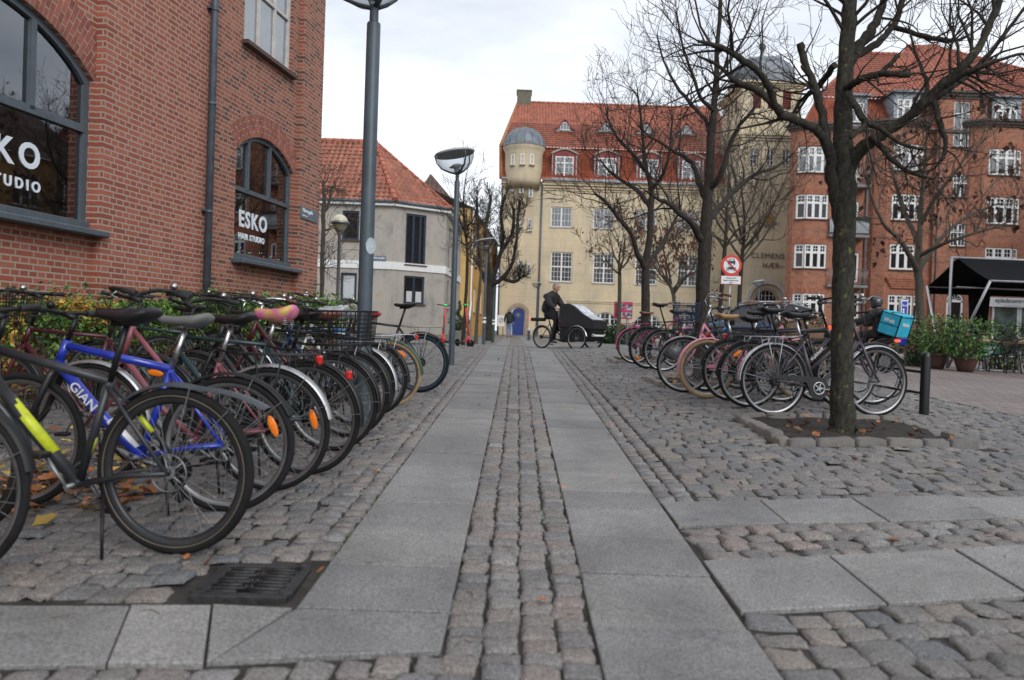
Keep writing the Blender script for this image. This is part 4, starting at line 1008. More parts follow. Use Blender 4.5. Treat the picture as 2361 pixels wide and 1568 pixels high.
for i, c in enumerate((1301.5, 1395.5, 1488, 1580)):
    s_ = .030*(c-1301); q = at(c, 293+s_, YY+3.3); d = empty('eyebrow_dormer', None, None); d.parent = yel; d.location = (q.x, q.y-.45, q.z-.3)
    lp, inf = arch_loop(-.36, .36, -.05, .25, .28, 10)
    mb = MB(); mb.add([(p[0], 0, p[1]) for p in lp], [tuple(range(len(lp)))]); mb.obj('pane', M_glass, d)
    mb = MB(); mb.tube([(p[0], -.02, p[1]) for p in lp], .045, 6, closed=True); mb.box((-.12, -.01, .2), (.03, .03, .55)); mb.box((.12, -.01, .2), (.03, .03, .55)); mb.obj('window_frame', M_white, d)
    pts = [(-.85+1.7*k/24, 0, -.05+.78*math.exp(-((-.85+1.7*k/24)/.40)**2*.9)) for k in range(25)]
    mb = MB(); mb.add([(p[0], yy, p[2]) for yy in (-.08, 2.2) for p in pts], [(k, k+1, k+26, k+25) for k in range(24)], 0, True); mb.obj('dormer_roof', M_tileR, d)
    mb = MB(); mb.tube([(p[0], -.08, p[2]) for p in pts], .055, 6); mb.obj('dormer_edge', M_redwood, d)
    mb = MB(); mb.prism([(p[0], p[2]-.03) for p in pts]+[(.85, -.16), (-.85, -.16)], .03, .06); mb.obj('dormer_cheek', mat('pale_lead', (.33, .35, .37), .6), d)
# stair turret
qt = at(1209, 330, YY); R0 = 1.42; turr = empty('stair_turret', None, None); turr.parent = yel; turr.location = (qt.x, YY+.15, 0)
zd = zat(1209, 331, YY-1.2); z1_ = zat(1209, 385, YY-1); z2_ = zat(1240, 425, YY)
rings = [(R0*1.12, R0*1.12, zd), (R0*1.12, R0*1.12, zd-.12), (R0*1.05, R0*1.05, zd-.3), (R0*.99, R0*.99, zd-.5), (R0*.985, R0*.985, z1_), (R0*.94, R0*.93, z1_-.8), (R0*.88, R0*.82, z1_-1.5), (R0*.82, R0*.66, z2_), (R0*.78, R0*.48, z2_-.7), (R0*.76, R0*.30, z2_-1.4), (R0*.75, R0*.16, z2_-2.1), (R0*.75, .12, z2_-2.7), (R0*.75, .10, z2_-3.2)]
vs = [(rx*cos(2*pi*k/40), ry*sin(2*pi*k/40), z) for rx, ry, z in rings for k in range(40)]
mb = MB(); mb.add(vs, [(i*40+k, i*40+(k+1) % 40, (i+1)*40+(k+1) % 40, (i+1)*40+k) for i in range(len(rings)-1) for k in range(40)], 0, True); mb.obj('turret_wall', M_yel, turr)
mb = MB(); mb.lathe([(R0*1.16, zd-.02), (R0*1.14, zd+.06)]+[(R0*1.1*cos(a*pi/2/10), zd+.08+1.42*sin(a*pi/2/10)) for a in range(11)], 40)
mb.obj('dome', M_lead, turr)
mb = MB()
for k in range(16):
    a = 2*pi*k/16; mb.tube([((R0*1.1+.012)*cos(j*pi/2/8)*cos(a), (R0*1.1+.012)*cos(j*pi/2/8)*sin(a), zd+.08+1.43*sin(j*pi/2/8)) for j in range(9)], .018, 4)
mb.obj('dome_seam', M_lead, turr)
for lvl, (y0, y1) in enumerate(((356, 381), (404, 438))):
    for k, px_ in enumerate((1184, 1206, 1227)):
        yo = 0 if lvl == 0 else (0, 6, 15)[k]; dx = (px_-1209)*K; Rl = R0*.975 if lvl == 0 else R0*.84
        an = math.asin(max(-.95, min(.95, dx/Rl))); zz0, zz1 = zat(px_, y1+yo, YY-1), zat(px_, y0+yo, YY-1)
        w = grid_window(turr, -.16, .16, zz0, zz1, -.03, (), (.5,) if lvl == 0 else (.33, .66), t=.06, sill=True)
        ry_ = Rl if lvl == 0 else R0*.62
        w.matrix_local = Matrix.Translation((Rl*sin(an), -ry_*cos(an)-.02, 0)) @ Matrix.Rotation(an*ry_/Rl, 4, 'Z')
# ---------------------------------------------------------------- tower
tow = empty('square_tower', 'pale yellow square tower with lead dome, red louvres and blue arched door', 'tower')
TY = 56.0; tl_, tr_ = xat(1703, 450, TY), xat(1842, 450, TY); cxT = (tl_+tr_)/2; hw = (tr_-tl_)/2
def tz(y, x=1770): return zat(x, y, TY)
zt1 = tz(312)     # shoulder cornice
ta, tb = Vector((tl_, TY, 0)), Vector((tr_, TY, 0))
th = [rect(x0, x1, y0, y1, ta, tb) for x0, x1, y0, y1 in ((1730, 1747, 343, 379), (1768, 1785, 344, 381), (1804, 1821, 345, 382))]
qd = at(1766, 700, TY); l0 = qd.x-tl_; td, tinf = arch_loop(l0-.76, l0+.76, -.2, tz(692), .68, 14)
MT = Matrix.Translation((tl_, TY, 0))
onM(wall(tow, 'wall', 0, 2*hw, -.5, zt1, 0, M_yel, [[(h[0], h[2]), (h[1], h[2]), (h[1], h[3]), (h[0], h[3])] for h in th]+[td], .25), MT)
for h in th: onM(grid_window(tow, h[0], h[1], h[2], h[3], .10, (), (.33, .66), t=.07, mull=(.5,), mt=.06), MT)
lf, lb = Vector((tl_, TY+5.5, 0)), Vector((tl_, TY, 0))
MLft = Matrix.Translation((tl_, TY+5.5, 0)) @ Matrix.Rotation(-pi/2, 4, 'Z')
lh = [(3.0, 3.45, h[2]-.2, h[3]-.1) for h in th[:1]]+[(1.6, 2.05, th[0][2]-.2, th[0][3]-.1), (2.6, 3.2, 1.9, 3.6)]
onM(wall(tow, 'wall', 0, 5.5, -.5, zt1, 0, M_yel, [[(h[0], h[2]), (h[1], h[2]), (h[1], h[3]), (h[0], h[3])] for h in lh], .2), MLft)
for h in lh: onM(grid_window(tow, h[0], h[1], h[2], h[3], .05, (), (.33, .66), t=.07), MLft)
mb = MB(); mb.box((cxT+.01, TY+3.2, zt1/2), (2*hw-.3, 4.6, zt1-.02)); mb.obj('core', M_yel, tow)
mb = MB()
for dz, pr, h in ((0, .30, .12), (-.14, .2, .14), (-.32, .1, .12), (.13, .16, .12)): mb.box((cxT, TY+2.75, zt1+dz), (2*hw+2*pr, 5.5+2*pr, h))
mb.obj('shoulder_cornice', M_yel, tow)
# tapering shoulder + belfry
bw_ = hw-.04; zb0, zb1 = tz(262), tz(200); cy = TY+2.75; bd = 2.7
mb = MB(); z0 = zt1+.18
mb.add([(cxT+sx*(hw+.02), cy+sy*(2.75), z0) for sx, sy in ((-1, -1), (1, -1), (1, 1), (-1, 1))]+[(cxT+sx*bw_, cy+sy*bd, zb0) for sx, sy in ((-1, -1), (1, -1), (1, 1), (-1, 1))], [(0, 1, 5, 4), (1, 2, 6, 5), (2, 3, 7, 6), (3, 0, 4, 7)])
mb.obj('shoulder', M_yel, tow)
MB2 = Matrix.Translation((cxT-bw_, cy-bd, 0)); lou = [(.42, 1.02), (1.36, 1.96), (2*bw_-1.02, 2*bw_-.42)]
for Mx, ww_ in ((MB2, 2*bw_), (Matrix.Translation((cxT-bw_, cy+bd, 0)) @ Matrix.Rotation(-pi/2, 4, 'Z'), 2*bd)):
    lo_ = [(ww_*.5-1.35, ww_*.5-.75), (ww_*.5-.3, ww_*.5+.3), (ww_*.5+.75, ww_*.5+1.35)]
    onM(wall(tow, 'belfry_wall', 0, ww_, zb0-.05, zb1, 0, M_yel, [[(a, zb0+.35), (b2, zb0+.35), (b2, zb1-.25), (a, zb1-.25)] for a, b2 in lo_], .3), Mx)
    for a, b2 in lo_:
        mb = MB(); n_ = 9
        for k in range(n_): z = zb0+.38+(zb1-zb0-.66)*k/n_; mb.box(((a+b2)/2, .12, z+.06), (b2-a-.02, .10, .03), M=None); mb.box(((a+b2)/2, .17, z+.1), (b2-a-.02, .03, .12))
        onM(mb.obj('louvre', M_redwood, tow), Mx)
mb = MB(); mb.box((cxT, cy, (zb0+zb1)/2), (2*bw_-.62, 2*bd-.62, zb1-zb0-.02)); mb.obj('belfry_core', M_redwood, tow)
mb = MB()
for dz, pr, h in ((.02, .12, .12), (.14, .22, .12), (.28, .34, .14)): mb.box((cxT, cy, zb1+dz), (2*(bw_+pr), 2*(bd+pr), h))
mb.obj('belfry_cornice', M_yel, tow)
zdm = zb1+.38; H_ = tz(107)-zdm; mb = MB(); nn = 8
def octp(r): # bevelled square
    k = .42; p = []
    for sx, sy in ((1, -1), (1, 1), (-1, 1), (-1, -1)):
        a1, a2 = (r*sx, r*k*sy), (r*k*sx, r*sy)
        p += [a1, a2] if sx*sy > 0 else [a2, a1]
    return p
prof = [(1.15, 0), (1.06, .06), (1.01, .14), (1.0, .3), (.99, .5), (.94, .68), (.84, .82), (.68, .91), (.45, .97), (.2, 1.0), (.02, 1.01)]
vs = []
for r_, z in prof: vs += [(cxT+p[0], cy+p[1], zdm+z*H_) for p in octp(bw_*1.02*r_)]
mb.add(vs, [(i*8+k, i*8+(k+1) % 8, (i+1)*8+(k+1) % 8, (i+1)*8+k) for i in range(len(prof)-1) for k in range(8)]); mb.obj('dome', M_lead, tow)
mb = MB()
for k in range(8):
    for f_ in (0, .33, .66):
        pts = []
        for r_, z in prof: p = octp(bw_*1.022*r_); a_, b_ = p[k], p[(k+1) % 8]; pts.append((cxT+a_[0]+(b_[0]-a_[0])*f_, cy+a_[1]+(b_[1]-a_[1])*f_, zdm+z*H_+.01))
        mb.tube(pts, .022, 4)
mb.obj('dome_seam', M_lead, tow)
MF = Matrix.Translation((cxT, cy, zdm+H_)); rb = .26
mb = MB(); mb.lathe([(.35, -.02), (.22, .12), (.13, .3), (.10, .62), (.16, .66), (.05, .72)], 16, M=MF); mb.ball((0, 0, .95), rb, M=MF, n=16); mb.obj('finial', M_lead, tow)
# door, surround, emblem and inscription
mb = MB(); mb.box((l0, .20, tz(697)), (1.52, .08, .13)); zf = tz(692)
for k in range(-2, 3): mb.box((l0+k*.27, .21, zf+.3), (.03, .04, .62 if abs(k) < 2 else .36))
mb.box((l0, .21, zf+.32), (1.4, .04, .03)); onM(mb.obj('fanlight_frame', M_white, tow), MT)
mb = MB(); mb.add([(p[0], .235, p[1]) for p in td], [tuple(range(len(td)))]); onM(mb.obj('fanlight_pane', M_glass_dim, tow), MT)
mb = MB(); mb.box((l0-.38, .21, tz(697)/2+.2), (.73, .04, tz(697)-.5)); mb.box((l0+.38, .21, tz(697)/2+.2), (.73, .04, tz(697)-.5)); onM(mb.obj('door', M_blue, tow), MT)
hood(tow, tinf, l0-.74, l0+.74, -.1, .16, 0, M_pink, MT, proud=.05)
big = arch_loop(l0-1.2, l0+1.2, 1, tz(691), 1.1, 14)[1]
hood(tow, big, l0-1.2, l0+1.2, 1, .26, 0, mat('white_grey_plaster', (.50, .48, .43), .85, var=.15), MT, 'door_hood', proud=.28, legs=False)
M_ink = mat('dark_bronze_letter', (.16, .135, .10), .5, var=.2)
for s_, px_, py_ in (('CLEMENS', 1808, 597), ('HÆR–', 1806, 619)):
    q = at(px_, py_, TY); text(tow, s_, (q.x-tl_, -.05, q.z), .36, M_ink, M=MT, align='RIGHT', ext=.02, sp=1.12)
q = at(1770, 503, TY); ME = Matrix.Translation((q.x, TY-.06, q.z))
mb = MB(); mb.lathe([(.02, .10), (.2, .09), (.30, .05), (.38, 0)], 20, M=ME @ Matrix.Rotation(pi/2, 4, 'X'))
for k in range(16): a = 2*pi*k/16; mb.tube([(.34*cos(a), 0, .34*sin(a)), (.50*cos(a), 0, .50*sin(a))], [.05, .02], 5, M=ME)
mb.ball((0, -.08, .1), .12, M=ME); mb.obj('emblem', mat('gilded_emblem', (.62, .33, .07), .5, var=.35, vs=12), tow)
mb = MB(); mb.tube([(.60*cos(a), -.02, .60*sin(a)) for a in [pi*1.12+i*pi*.76/12 for i in range(13)]], .07, 6, M=ME, flat=.5); mb.obj('emblem_ribbon', mat('blue_ribbon_paint', (.10, .18, .34), .6, var=.25), tow)
mb = MB(); q = at(1741, 713, TY); mb.box((q.x-tl_-.3, -.04, q.z-.2), (.95, .06, .9)); onM(mb.obj('notice_panel', M_white, tow), MT)
# ---------------------------------------------------------------- red brick apartment building
M_brickR = brickmat('apartment_brick', (.34, .082, .036), (.44, .13, .062), (.19, .05, .028), (.30, .225, .165), bw=.24, ms=.012, stain=.22)
M_brickSold = brickmat('apartment_soldier_brick', (.38, .09, .04), (.45, .135, .065), (.25, .062, .032), (.24, .17, .12), bw=.24, ms=.012, squash=1, soldier=True, stain=.15)
apt = empty('red_brick_apartments', 'five storey red brick apartment building with bay windows, mansard roof and awning shop', 'building')
AY = 50.0
aX0 = xat(1842, 450, AY); aX1 = 42.0
def az(y, x): return zat(x, y, AY)
def lights(parent, M, x0, x1, z0, z1, n, y=.05, mg=None, plain=False):
    """n casements side by side, each with a small-paned top light"""
    w = grid_window(parent, x0, x1, z0, z1, y, tuple((k+.5)/n for k in range(n)) if False else (), (), t=.11, mull=tuple(k/n for k in range(1, n)), mt=.17, transom=(.66,), mg=mg, sillm=M_sillbrick)
    mb = MB(); W_ = x1-x0; H_ = z1-z0
    for k in range(n):
        c = x0+W_*(k+.5)/n; mb.box((c, y+.05, z0+H_*.83), (.03, .03, H_*.30)); mb.box((c, y+.052, z0+H_*.82), (W_/n-.1, .03, .03))
    if not plain: mb.obj('glazing_bar', M_white, w)
    onM(w, M); return w
zE_ = az(305, 1860)
def bay(px0, px1, side, levels, zt):
    """projecting bay: flat face px0..px1, one canted light on `side`; returns nothing"""
    b_ = empty('bay', None, None); b_.parent = apt
    Yf = AY-.75; x0, x1 = xat(px0, 500, Yf), xat(px1, 500, Yf); c = .62
    wl, wr = (-.02, .30) if side < 0 else (-.30, .02)
    pl = [Vector((x0+wl-.82, AY+.1, 0)), Vector((x0+wl-.64, AY-.34, 0)), Vector((x0+wl, Yf, 0)), Vector((x1+wr, Yf, 0)), Vector((x1+wr+.64, AY-.34, 0)), Vector((x1+wr+.82, AY+.1, 0))]
    for k in range(-1, 4):
        a, bb = pl[k+1], pl[k+2]; Lf = (bb-a).length; hs = []
        for li, (y0, y1) in enumerate(levels):
            zz0, zz1 = zat((px0+px1)/2, y1, Yf), zat((px0+px1)/2, y0, Yf)
            if k == 1: hs.append((x0-a.x, x1-a.x, zz0, zz1))
            elif (k == 0 and side < 0) or (k == 2 and side > 0): hs.append((Lf*.2, Lf*.985, zz0, zz1) if side < 0 else (Lf*.015, Lf*.8, zz0, zz1))
        M, L_ = facet(b_, a, bb, -.5, zt, M_brickR, hs, depth=.1)
        for li, h in enumerate(hs):
            lights(b_, M, h[0], h[1], h[2], h[3], 3 if k == 1 else 1, mg=M_glass if li == 0 else M_glass_dim)
            mb = MB(); mb.box(((h[0]+h[1])/2, -.012, h[3]+.17), (h[1]-h[0]+.25, .02, .32)); onM(mb.obj('lintel', M_brickSold, b_), M)
    mb = MB(); P_ = [(p.x, p.y) for p in pl]
    for z, pr, h in ((zt, .0, .1),):
        pass
    for dz, pr, hh in ((.0, .12, .12), (.12, .24, .14), (.27, .36, .14)):
        pts = [(pl[0].x-pr, AY+.2), (pl[1].x-pr*.9, AY-.34-pr*.5), (pl[2].x-pr*.5, Yf-pr), (pl[3].x+pr*.5, Yf-pr), (pl[4].x+pr*.9, AY-.34-pr*.5), (pl[5].x+pr, AY+.2)]
        vs = [(p[0], p[1], zt+dz+zz) for zz in (0, hh) for p in pts]
        mb.add(vs, [(i, (i+1) % 6, (i+1) % 6+6, i+6) for i in range(6)]+[tuple(range(6, 12)), (5, 4, 3, 2, 1, 0)])
    mb.obj('cornice', mat('dark_cornice', (.10, .085, .075), .8, var=.2), b_)
    return pl
lv1 = [(337, 398), (448, 505), (563, 619), (677, 735)]
bay(1858, 1909, -1, lv1, az(306, 1880))
bay(2055, 2112, 1, [(332, 393), (447, 508), (563, 622), (680, 740)], az(299, 2085))
bay(2275, 2338, 1, [(343, 404), (455, 517), (571, 640)], az(300, 2310))
aA, aB = Vector((aX0, AY, 0)), Vector((aX1, AY, 0)); MA = Matrix.Translation((aX0, AY, 0))
doorh = [rect(1944, 1980, y0, y1, aA, aB) for y0, y1 in ((352, 425), (465, 535), (583, 650), (676, 760))]
q0_, q1_ = xat(2150, 450, AY)-aX0, xat(2264, 450, AY)-aX0
zst = az(299, 1990)
shop = (xat(2268, 740, AY)-aX0, xat(2352, 740, AY)-aX0, .5, az(703, 2310))
onM(wall(apt, 'wall', 0, q0_+.05, -.5, zst, 0, M_brickR, [[(h[0], h[2]), (h[1], h[2]), (h[1], h[3]), (h[0], h[3])] for h in doorh], .12), MA)
onM(wall(apt, 'wall', q1_-.05, aX1-aX0, -.5, zst, 0, M_brickR, [[(shop[0], shop[2]), (shop[1], shop[2]), (shop[1], shop[3]), (shop[0], shop[3])]], .3), MA)
for h in doorh: onM(grid_window(apt, h[0], h[1], h[2], h[3], .06, (), (), t=.12, mull=(.55,), mt=.12, name='balcony_door', mg=M_glass_dim, sill=False), MA)
mb = MB(); mb.box(((aX0+aX1)/2, AY-.1, zst+.02), (aX1-aX0, .5, .18)); mb.obj('eaves', mat('dark_cornice', (.10, .085, .075), .8, var=.2), apt)
# stair risalit
zrt = az(216, 2220); rh_ = [rect(x0, x1, y0, y1, aA, aB) for x0, x1, y0, y1 in ((2194, 2231, 237, 341), (2192, 2229, 404, 456), (2186, 2222, 517, 569))]
qa = at(2196, 700, AY); la = qa.x-aX0; al, ainf = arch_loop(la-.52, la+.52, .2, az(694, 2196), .50, 12)
MR = Matrix.Translation((aX0, AY-.25, 0))
onM(wall(apt, 'stair_wall', q0_, q1_, -.5, zrt, 0, M_brickR, [[(h[0], h[2]), (h[1], h[2]), (h[1], h[3]), (h[0], h[3])] for h in rh_]+[al], .15), MR)
for sx_ in (q0_, q1_):
    mb = MB(); mb.box((aX0+sx_+(.01 if sx_ == q0_ else -.01), AY+2.3, zrt/2), (.02, 5.1, zrt)); mb.obj('stair_side', M_brickR, apt)
for i, h in enumerate(rh_): onM(grid_window(apt, h[0], h[1], h[2], h[3], .05, (.25, .75) if i else (), ((.72,) if i else ()), t=.07, mull=(.5,), mt=.09, transom=(.62,) if i else (.36, .74), sillm=M_sillbrick), MR)
mb = MB()
for dz, pr, hh in ((-.35, .10, .15), (-.2, .2, .16), (-.04, .34, .12)): mb.box((aX0+(q0_+q1_)/2, AY+.3, zrt+dz), (q1_-q0_+2*pr, 1.1+2*pr, hh))
mb.obj('stair_cornice', mat('dark_cornice', (.1, .085, .075)), apt)
voussoirs_M = voussoirs(apt, ainf, .30, 0, 'arch'); voussoirs_M.matrix_local = MR
mb = MB(); c, zcc, R_, a_ = ainf
mb.tube([(c+(R_-.05)*sin(-a_+2*a_*i/16), .05, zcc+(R_-.05)*cos(-a_+2*a_*i/16)) for i in range(17)], .05, 6)
for k in range(1, 6): an = -pi/2+pi*k/6; mb.tube([(c, .06, az(694, 2196)), (c+.48*sin(an), .06, az(694, 2196)+.46*cos(an))], .015, 4)
mb.box((c, .05, az(694, 2196)-.02), (1.04, .08, .13)); mb.box((c-.46, .05, az(694, 2196)/2), (.11, .08, az(694, 2196))); mb.box((c+.46, .05, az(694, 2196)/2), (.11, .08, az(694, 2196)))
onM(mb.obj('door_frame', M_white, apt), MR)
mb = MB(); mb.add([(p[0], .10, p[1]) for p in al], [tuple(range(len(al)))]); onM(mb.obj('door', M_glass_dim, apt), MR)
# soldier courses over the risalit windows
for h in rh_: mb = MB(); mb.box(((h[0]+h[1])/2, -.01, h[3]+.16), (h[1]-h[0]+.2, .02, .3)); onM(mb.obj('lintel', M_brickSold, apt), MR)
# corbelled brick under the middle bay
mb = MB(); q = at(2085, 660, AY-.8)
for k in range(5): mb.box((q.x+.1, AY-.80, zat(2085, 642, AY-.8)-k*.14), (2.6-.18*k, .30-.045*k, .12))
mb.obj('corbel', M_brickSold, apt)
# balconies
def balcony(y_floor, solid, i):
    b_ = empty('balcony', None, None); b_.parent = apt; x0, x1 = xat(1911, 530, AY-.9), xat(2004, 530, AY-.9); zf = zat(1960, y_floor, AY-.9)
    mb = MB(); mb.box(((x0+x1)/2, AY-.5, zf-.08), (x1-x0, 1.0, .16)); mb.obj('slab', mat('balcony_concrete', (.20, .21, .21), .8, var=.2), b_)
    mb = MB(); yf = AY-.98
    for z in (zf+.95, zf+.1): mb.tube([(x0+.03, AY, z), (x0+.03, yf, z), (x1-.03, yf, z), (x1-.03, AY, z)], .022, 6)
    n = 20
    for k in range(n+1): mb.tube([(x0+.03+(x1-x0-.06)*k/n, yf, zf), (x0+.03+(x1-x0-.06)*k/n, yf, zf+.95)], .011, 5)
    for k in range(1, 7): mb.tube([(x1-.03, yf+.14*k, zf), (x1-.03, yf+.14*k, zf+.95)], .011, 5); mb.tube([(x0+.03, yf+.14*k, zf), (x0+.03, yf+.14*k, zf+.95)], .011, 5)
    mb.obj('railing', M_dullsteel, b_)
    if solid:
        mb = MB(); mb.box(((x0+x1)/2, yf+.03, zf+.5), (x1-x0-.1, .01, .85)); mb.obj('screen', mat('pale_screen', (.36, .40, .43), .6, var=.1), b_)
        mb = MB(); mb.box(((x0+x1)/2+.5, yf, zf+1.0), (1.6, .25, .16)); mb.obj('planter', M_plastic, b_)
    else:
        mb = MB(); cx_ = x1-.75
        for s_ in (-1, 1): mb.tube([(cx_-.2*s_, yf+.35, zf), (cx_+.2*s_, yf+.35, zf+.75)], .016, 5)
        mb.box((cx_, yf+.35, zf+.45), (.4, .4, .03)); mb.obj('folding_chair', M_white, b_)
balcony(425, False, 0); balcony(541, True, 1); balcony(657, False, 2)
mb = MB(); px_ = xat(1995, 500, AY); mb.tube([(px_, AY-.10, zst), (px_, AY-.10, .3)], .055, 8); px_ = xat(2152, 600, AY); mb.tube([(px_, AY-.3, zst), (px_, AY-.3, .3)], .04, 8); mb.obj('downpipe', M_zinc, apt)
# roofs
zm = az(206, 1890); R1 = AY+1.6
xL = xat(1842, 305, AY)
pantile(apt, 'mansard_roof', [(xL, AY-.25, zst+.02), (aX1, AY-.25, zst+.02), (aX1, R1, zm), (xat(1884, 207, R1), R1, zm)], M_tileM, tw=.25, tl=.36, amp=.03, step=.02)
t1, t2, t3, t4 = at(1990, 122, AY+7), at(2072, 123, AY+7), at(2090, 106, AY+7.6), at(2158, 108, AY+7.6)
pantile(apt, 'roof', [(xat(1884, 207, R1)-.1, R1-.15, zm-.05), (xat(2200, 207, R1), R1-.15, zm-.05), (t2.x+2, AY+7, t1.z), t1], M_tileR, tw=.25, tl=.34, amp=.04, step=.03)
ridge(apt, (xat(1884, 207, R1), R1, zm), t1, .11, .4); ridge(apt, t1, (t2.x+.5, AY+7, t1.z), .11, .4)
zr_ = zat(2270, 213, AY-.3)
pantile(apt, 'roof', [(xat(1995, 216, AY+.9), AY+.9, zr_-.2), (xat(2283, 216, AY-.6), AY-.6, zr_+.1), t4, t3], M_tileR, tw=.25, tl=.34, amp=.04, step=.03)
ridge(apt, t3, t4, .11, .4); ridge(apt, t4, (xat(2284, 214, AY-.6), AY-.6, zr_+.2), .10, .4)
t5 = at(2361, 200, AY+6); 
pantile(apt, 'roof', [(xat(2180, 236, R1), R1-.1, zm-.05), (aX1+.3, R1-.1, zm-.05), t4], M_tileR, tw=.25, tl=.34, amp=.04, step=.03)
ridge(apt, t4, (aX1+.3, R1-.1, zm), .11, .4)
for (x0, x1, y0, y1, wx0, wx1) in ((1954, 2000, 222, 296, 1962, 1993), (2061, 2122, 214, 296, 2069, 2115), (2288, 2355, 226, 300, 2294, 2348)):
    d = empty('dormer', None, None); d.parent = apt; Yd = AY-.15; X0, X1 = xat(x0, 250, Yd), xat(x1, 250, Yd); Z0, Z1 = zat((x0+x1)/2, y1, Yd), zat((x0+x1)/2, y0, Yd)
    a_ = (xat(wx0, 250, Yd), xat(wx1, 250, Yd)); 
    mb = MB(); mb.prism([(X0, Z0), (X1, Z0), (X1, Z1), (X0, Z1)], Yd, Yd+2.2, holes=[[(a_[0], Z0+.35), (a_[1], Z0+.35), (a_[1], Z1-.35), (a_[0], Z1-.35)]]); mb.obj('dormer_cheek', mat('dormer_zinc', (.30, .34, .37), .6, var=.25), d)
    lights(d, Matrix.Translation((0, Yd, 0)), a_[0], a_[1], Z0+.35, Z1-.35, 3 if x1-x0 > 50 else 2)
    mb = MB(); mb.box(((X0+X1)/2, Yd+1.0, Z1+.05), (X1-X0+.3, 2.5, .12)); mb.obj('dormer_roof', M_lead, d)
for px_, py_ in ((2110, 166), (2192, 172)):
    q = at(px_, py_, AY+4.3); mb = MB(); Mx = Matrix.Translation(q) @ Matrix.Rotation(radians(38), 4, 'X'); mb.box((0, 0, .05), (.66, .78, .06), M=Mx); o = mb.obj('skylight_frame', M_lead, apt)
    mb = MB(); mb.box((0, 0, .085), (.54, .64, .01), M=Mx); mb.obj('skylight_pane', mat('sky_pane', (.6, .65, .7), .1, var=.02), o)
# shop front
mb = MB(); x0, x1 = shop[0], shop[1]; zt_ = shop[3]
for x in (x0+.05, x0+(x1-x0)*.70, x0+(x1-x0)*.76, x1-.05): mb.box((x, .12, (zt_+.5)/2), (.10, .08, zt_-.5))
mb.box(((x0+x1)/2, .12, zt_-.06), (x1-x0, .08, .12)); mb.box(((x0+x1)/2, .12, .62), (x1-x0, .08, .2)); MA = Matrix.Translation((aX0, AY-.98, 0)); onM(mb.obj('shopfront_frame', M_white, apt), MA)
mb = MB(); mb.box(((x0+x1)/2, .18, zt_/2), (x1-x0, .01, zt_)); onM(mb.obj('shop_pane', mat('greenish_glass', (.10, .15, .15), .08, var=.6, vs=1.2, ior=2.0), apt), MA)
q = rect(2250, 2349, 683, 704, aA, aB); sg = empty('shop_sign', 'white shop fascia sign with dark lettering and a red end panel under the awning', 'sign'); sg.matrix_world = MA @ Matrix.Translation((0, 0, -.14))
mb = MB(); mb.box(((q[0]+q[1])/2, -.06, (q[2]+q[3])/2), (q[1]-q[0], .10, q[3]-q[2])); mb.obj('panel', M_white, sg)
mb = MB(); mb.box((q[1]+.45, -.06, (q[2]+q[3])/2), (.9, .10, q[3]-q[2])); mb.obj('red_panel', mat('red_sign', (.45, .02, .03), .4), sg)
text(sg, 'epladscentret', (q[1]-.12, -.115, (q[2]+q[3])/2-.02), .26, mat('navy_letter', (.03, .04, .09), .5), align='RIGHT', bold=.006)
text(sg, 'et mødested for alle', (q[1]-.2, -.115, q[2]+.05), .12, mat('pale_letter', (.50, .55, .60), .5), align='RIGHT')

# ---------------------------------------------------------------- ochre shop row closing the right side of the square (seen in the shop window reflections)
row = empty('ochre_shop_row', 'ochre brown shop row right of the square, mirrored in the large arched window', 'building', (33, 46, 0), -pi/2)
hs = [(1.5+k*3.2, 3.4+k*3.2, z, z+2.0) for k in range(12) for z in (.9, 4.6, 8.0)]
wall(row, 'wall', 0, 40, -.6, 11.2, 0, mat('ochre_brown_render', (.34, .19, .07), .85, var=.4, vs=.4), [[(h[0], h[2]), (h[1], h[2]), (h[1], h[3]), (h[0], h[3])] for h in hs], .15)
for h in hs: grid_window(row, h[0], h[1], h[2], h[3], .08, (), (), mull=(.33, .66), transom=(.6,), mf=M_white, mg=M_glass_dim)
pantile(row, 'roof', [(0, -.4, 11.1), (40, -.4, 11.1), (40, 6, 15.5), (0, 6, 15.5)], M_tileB, tw=.3, tl=.36)
mb = MB(); mb.box((20, 6.0, 5.6), (40, .3, 11.2)); mb.obj('back_wall', M_room, row)
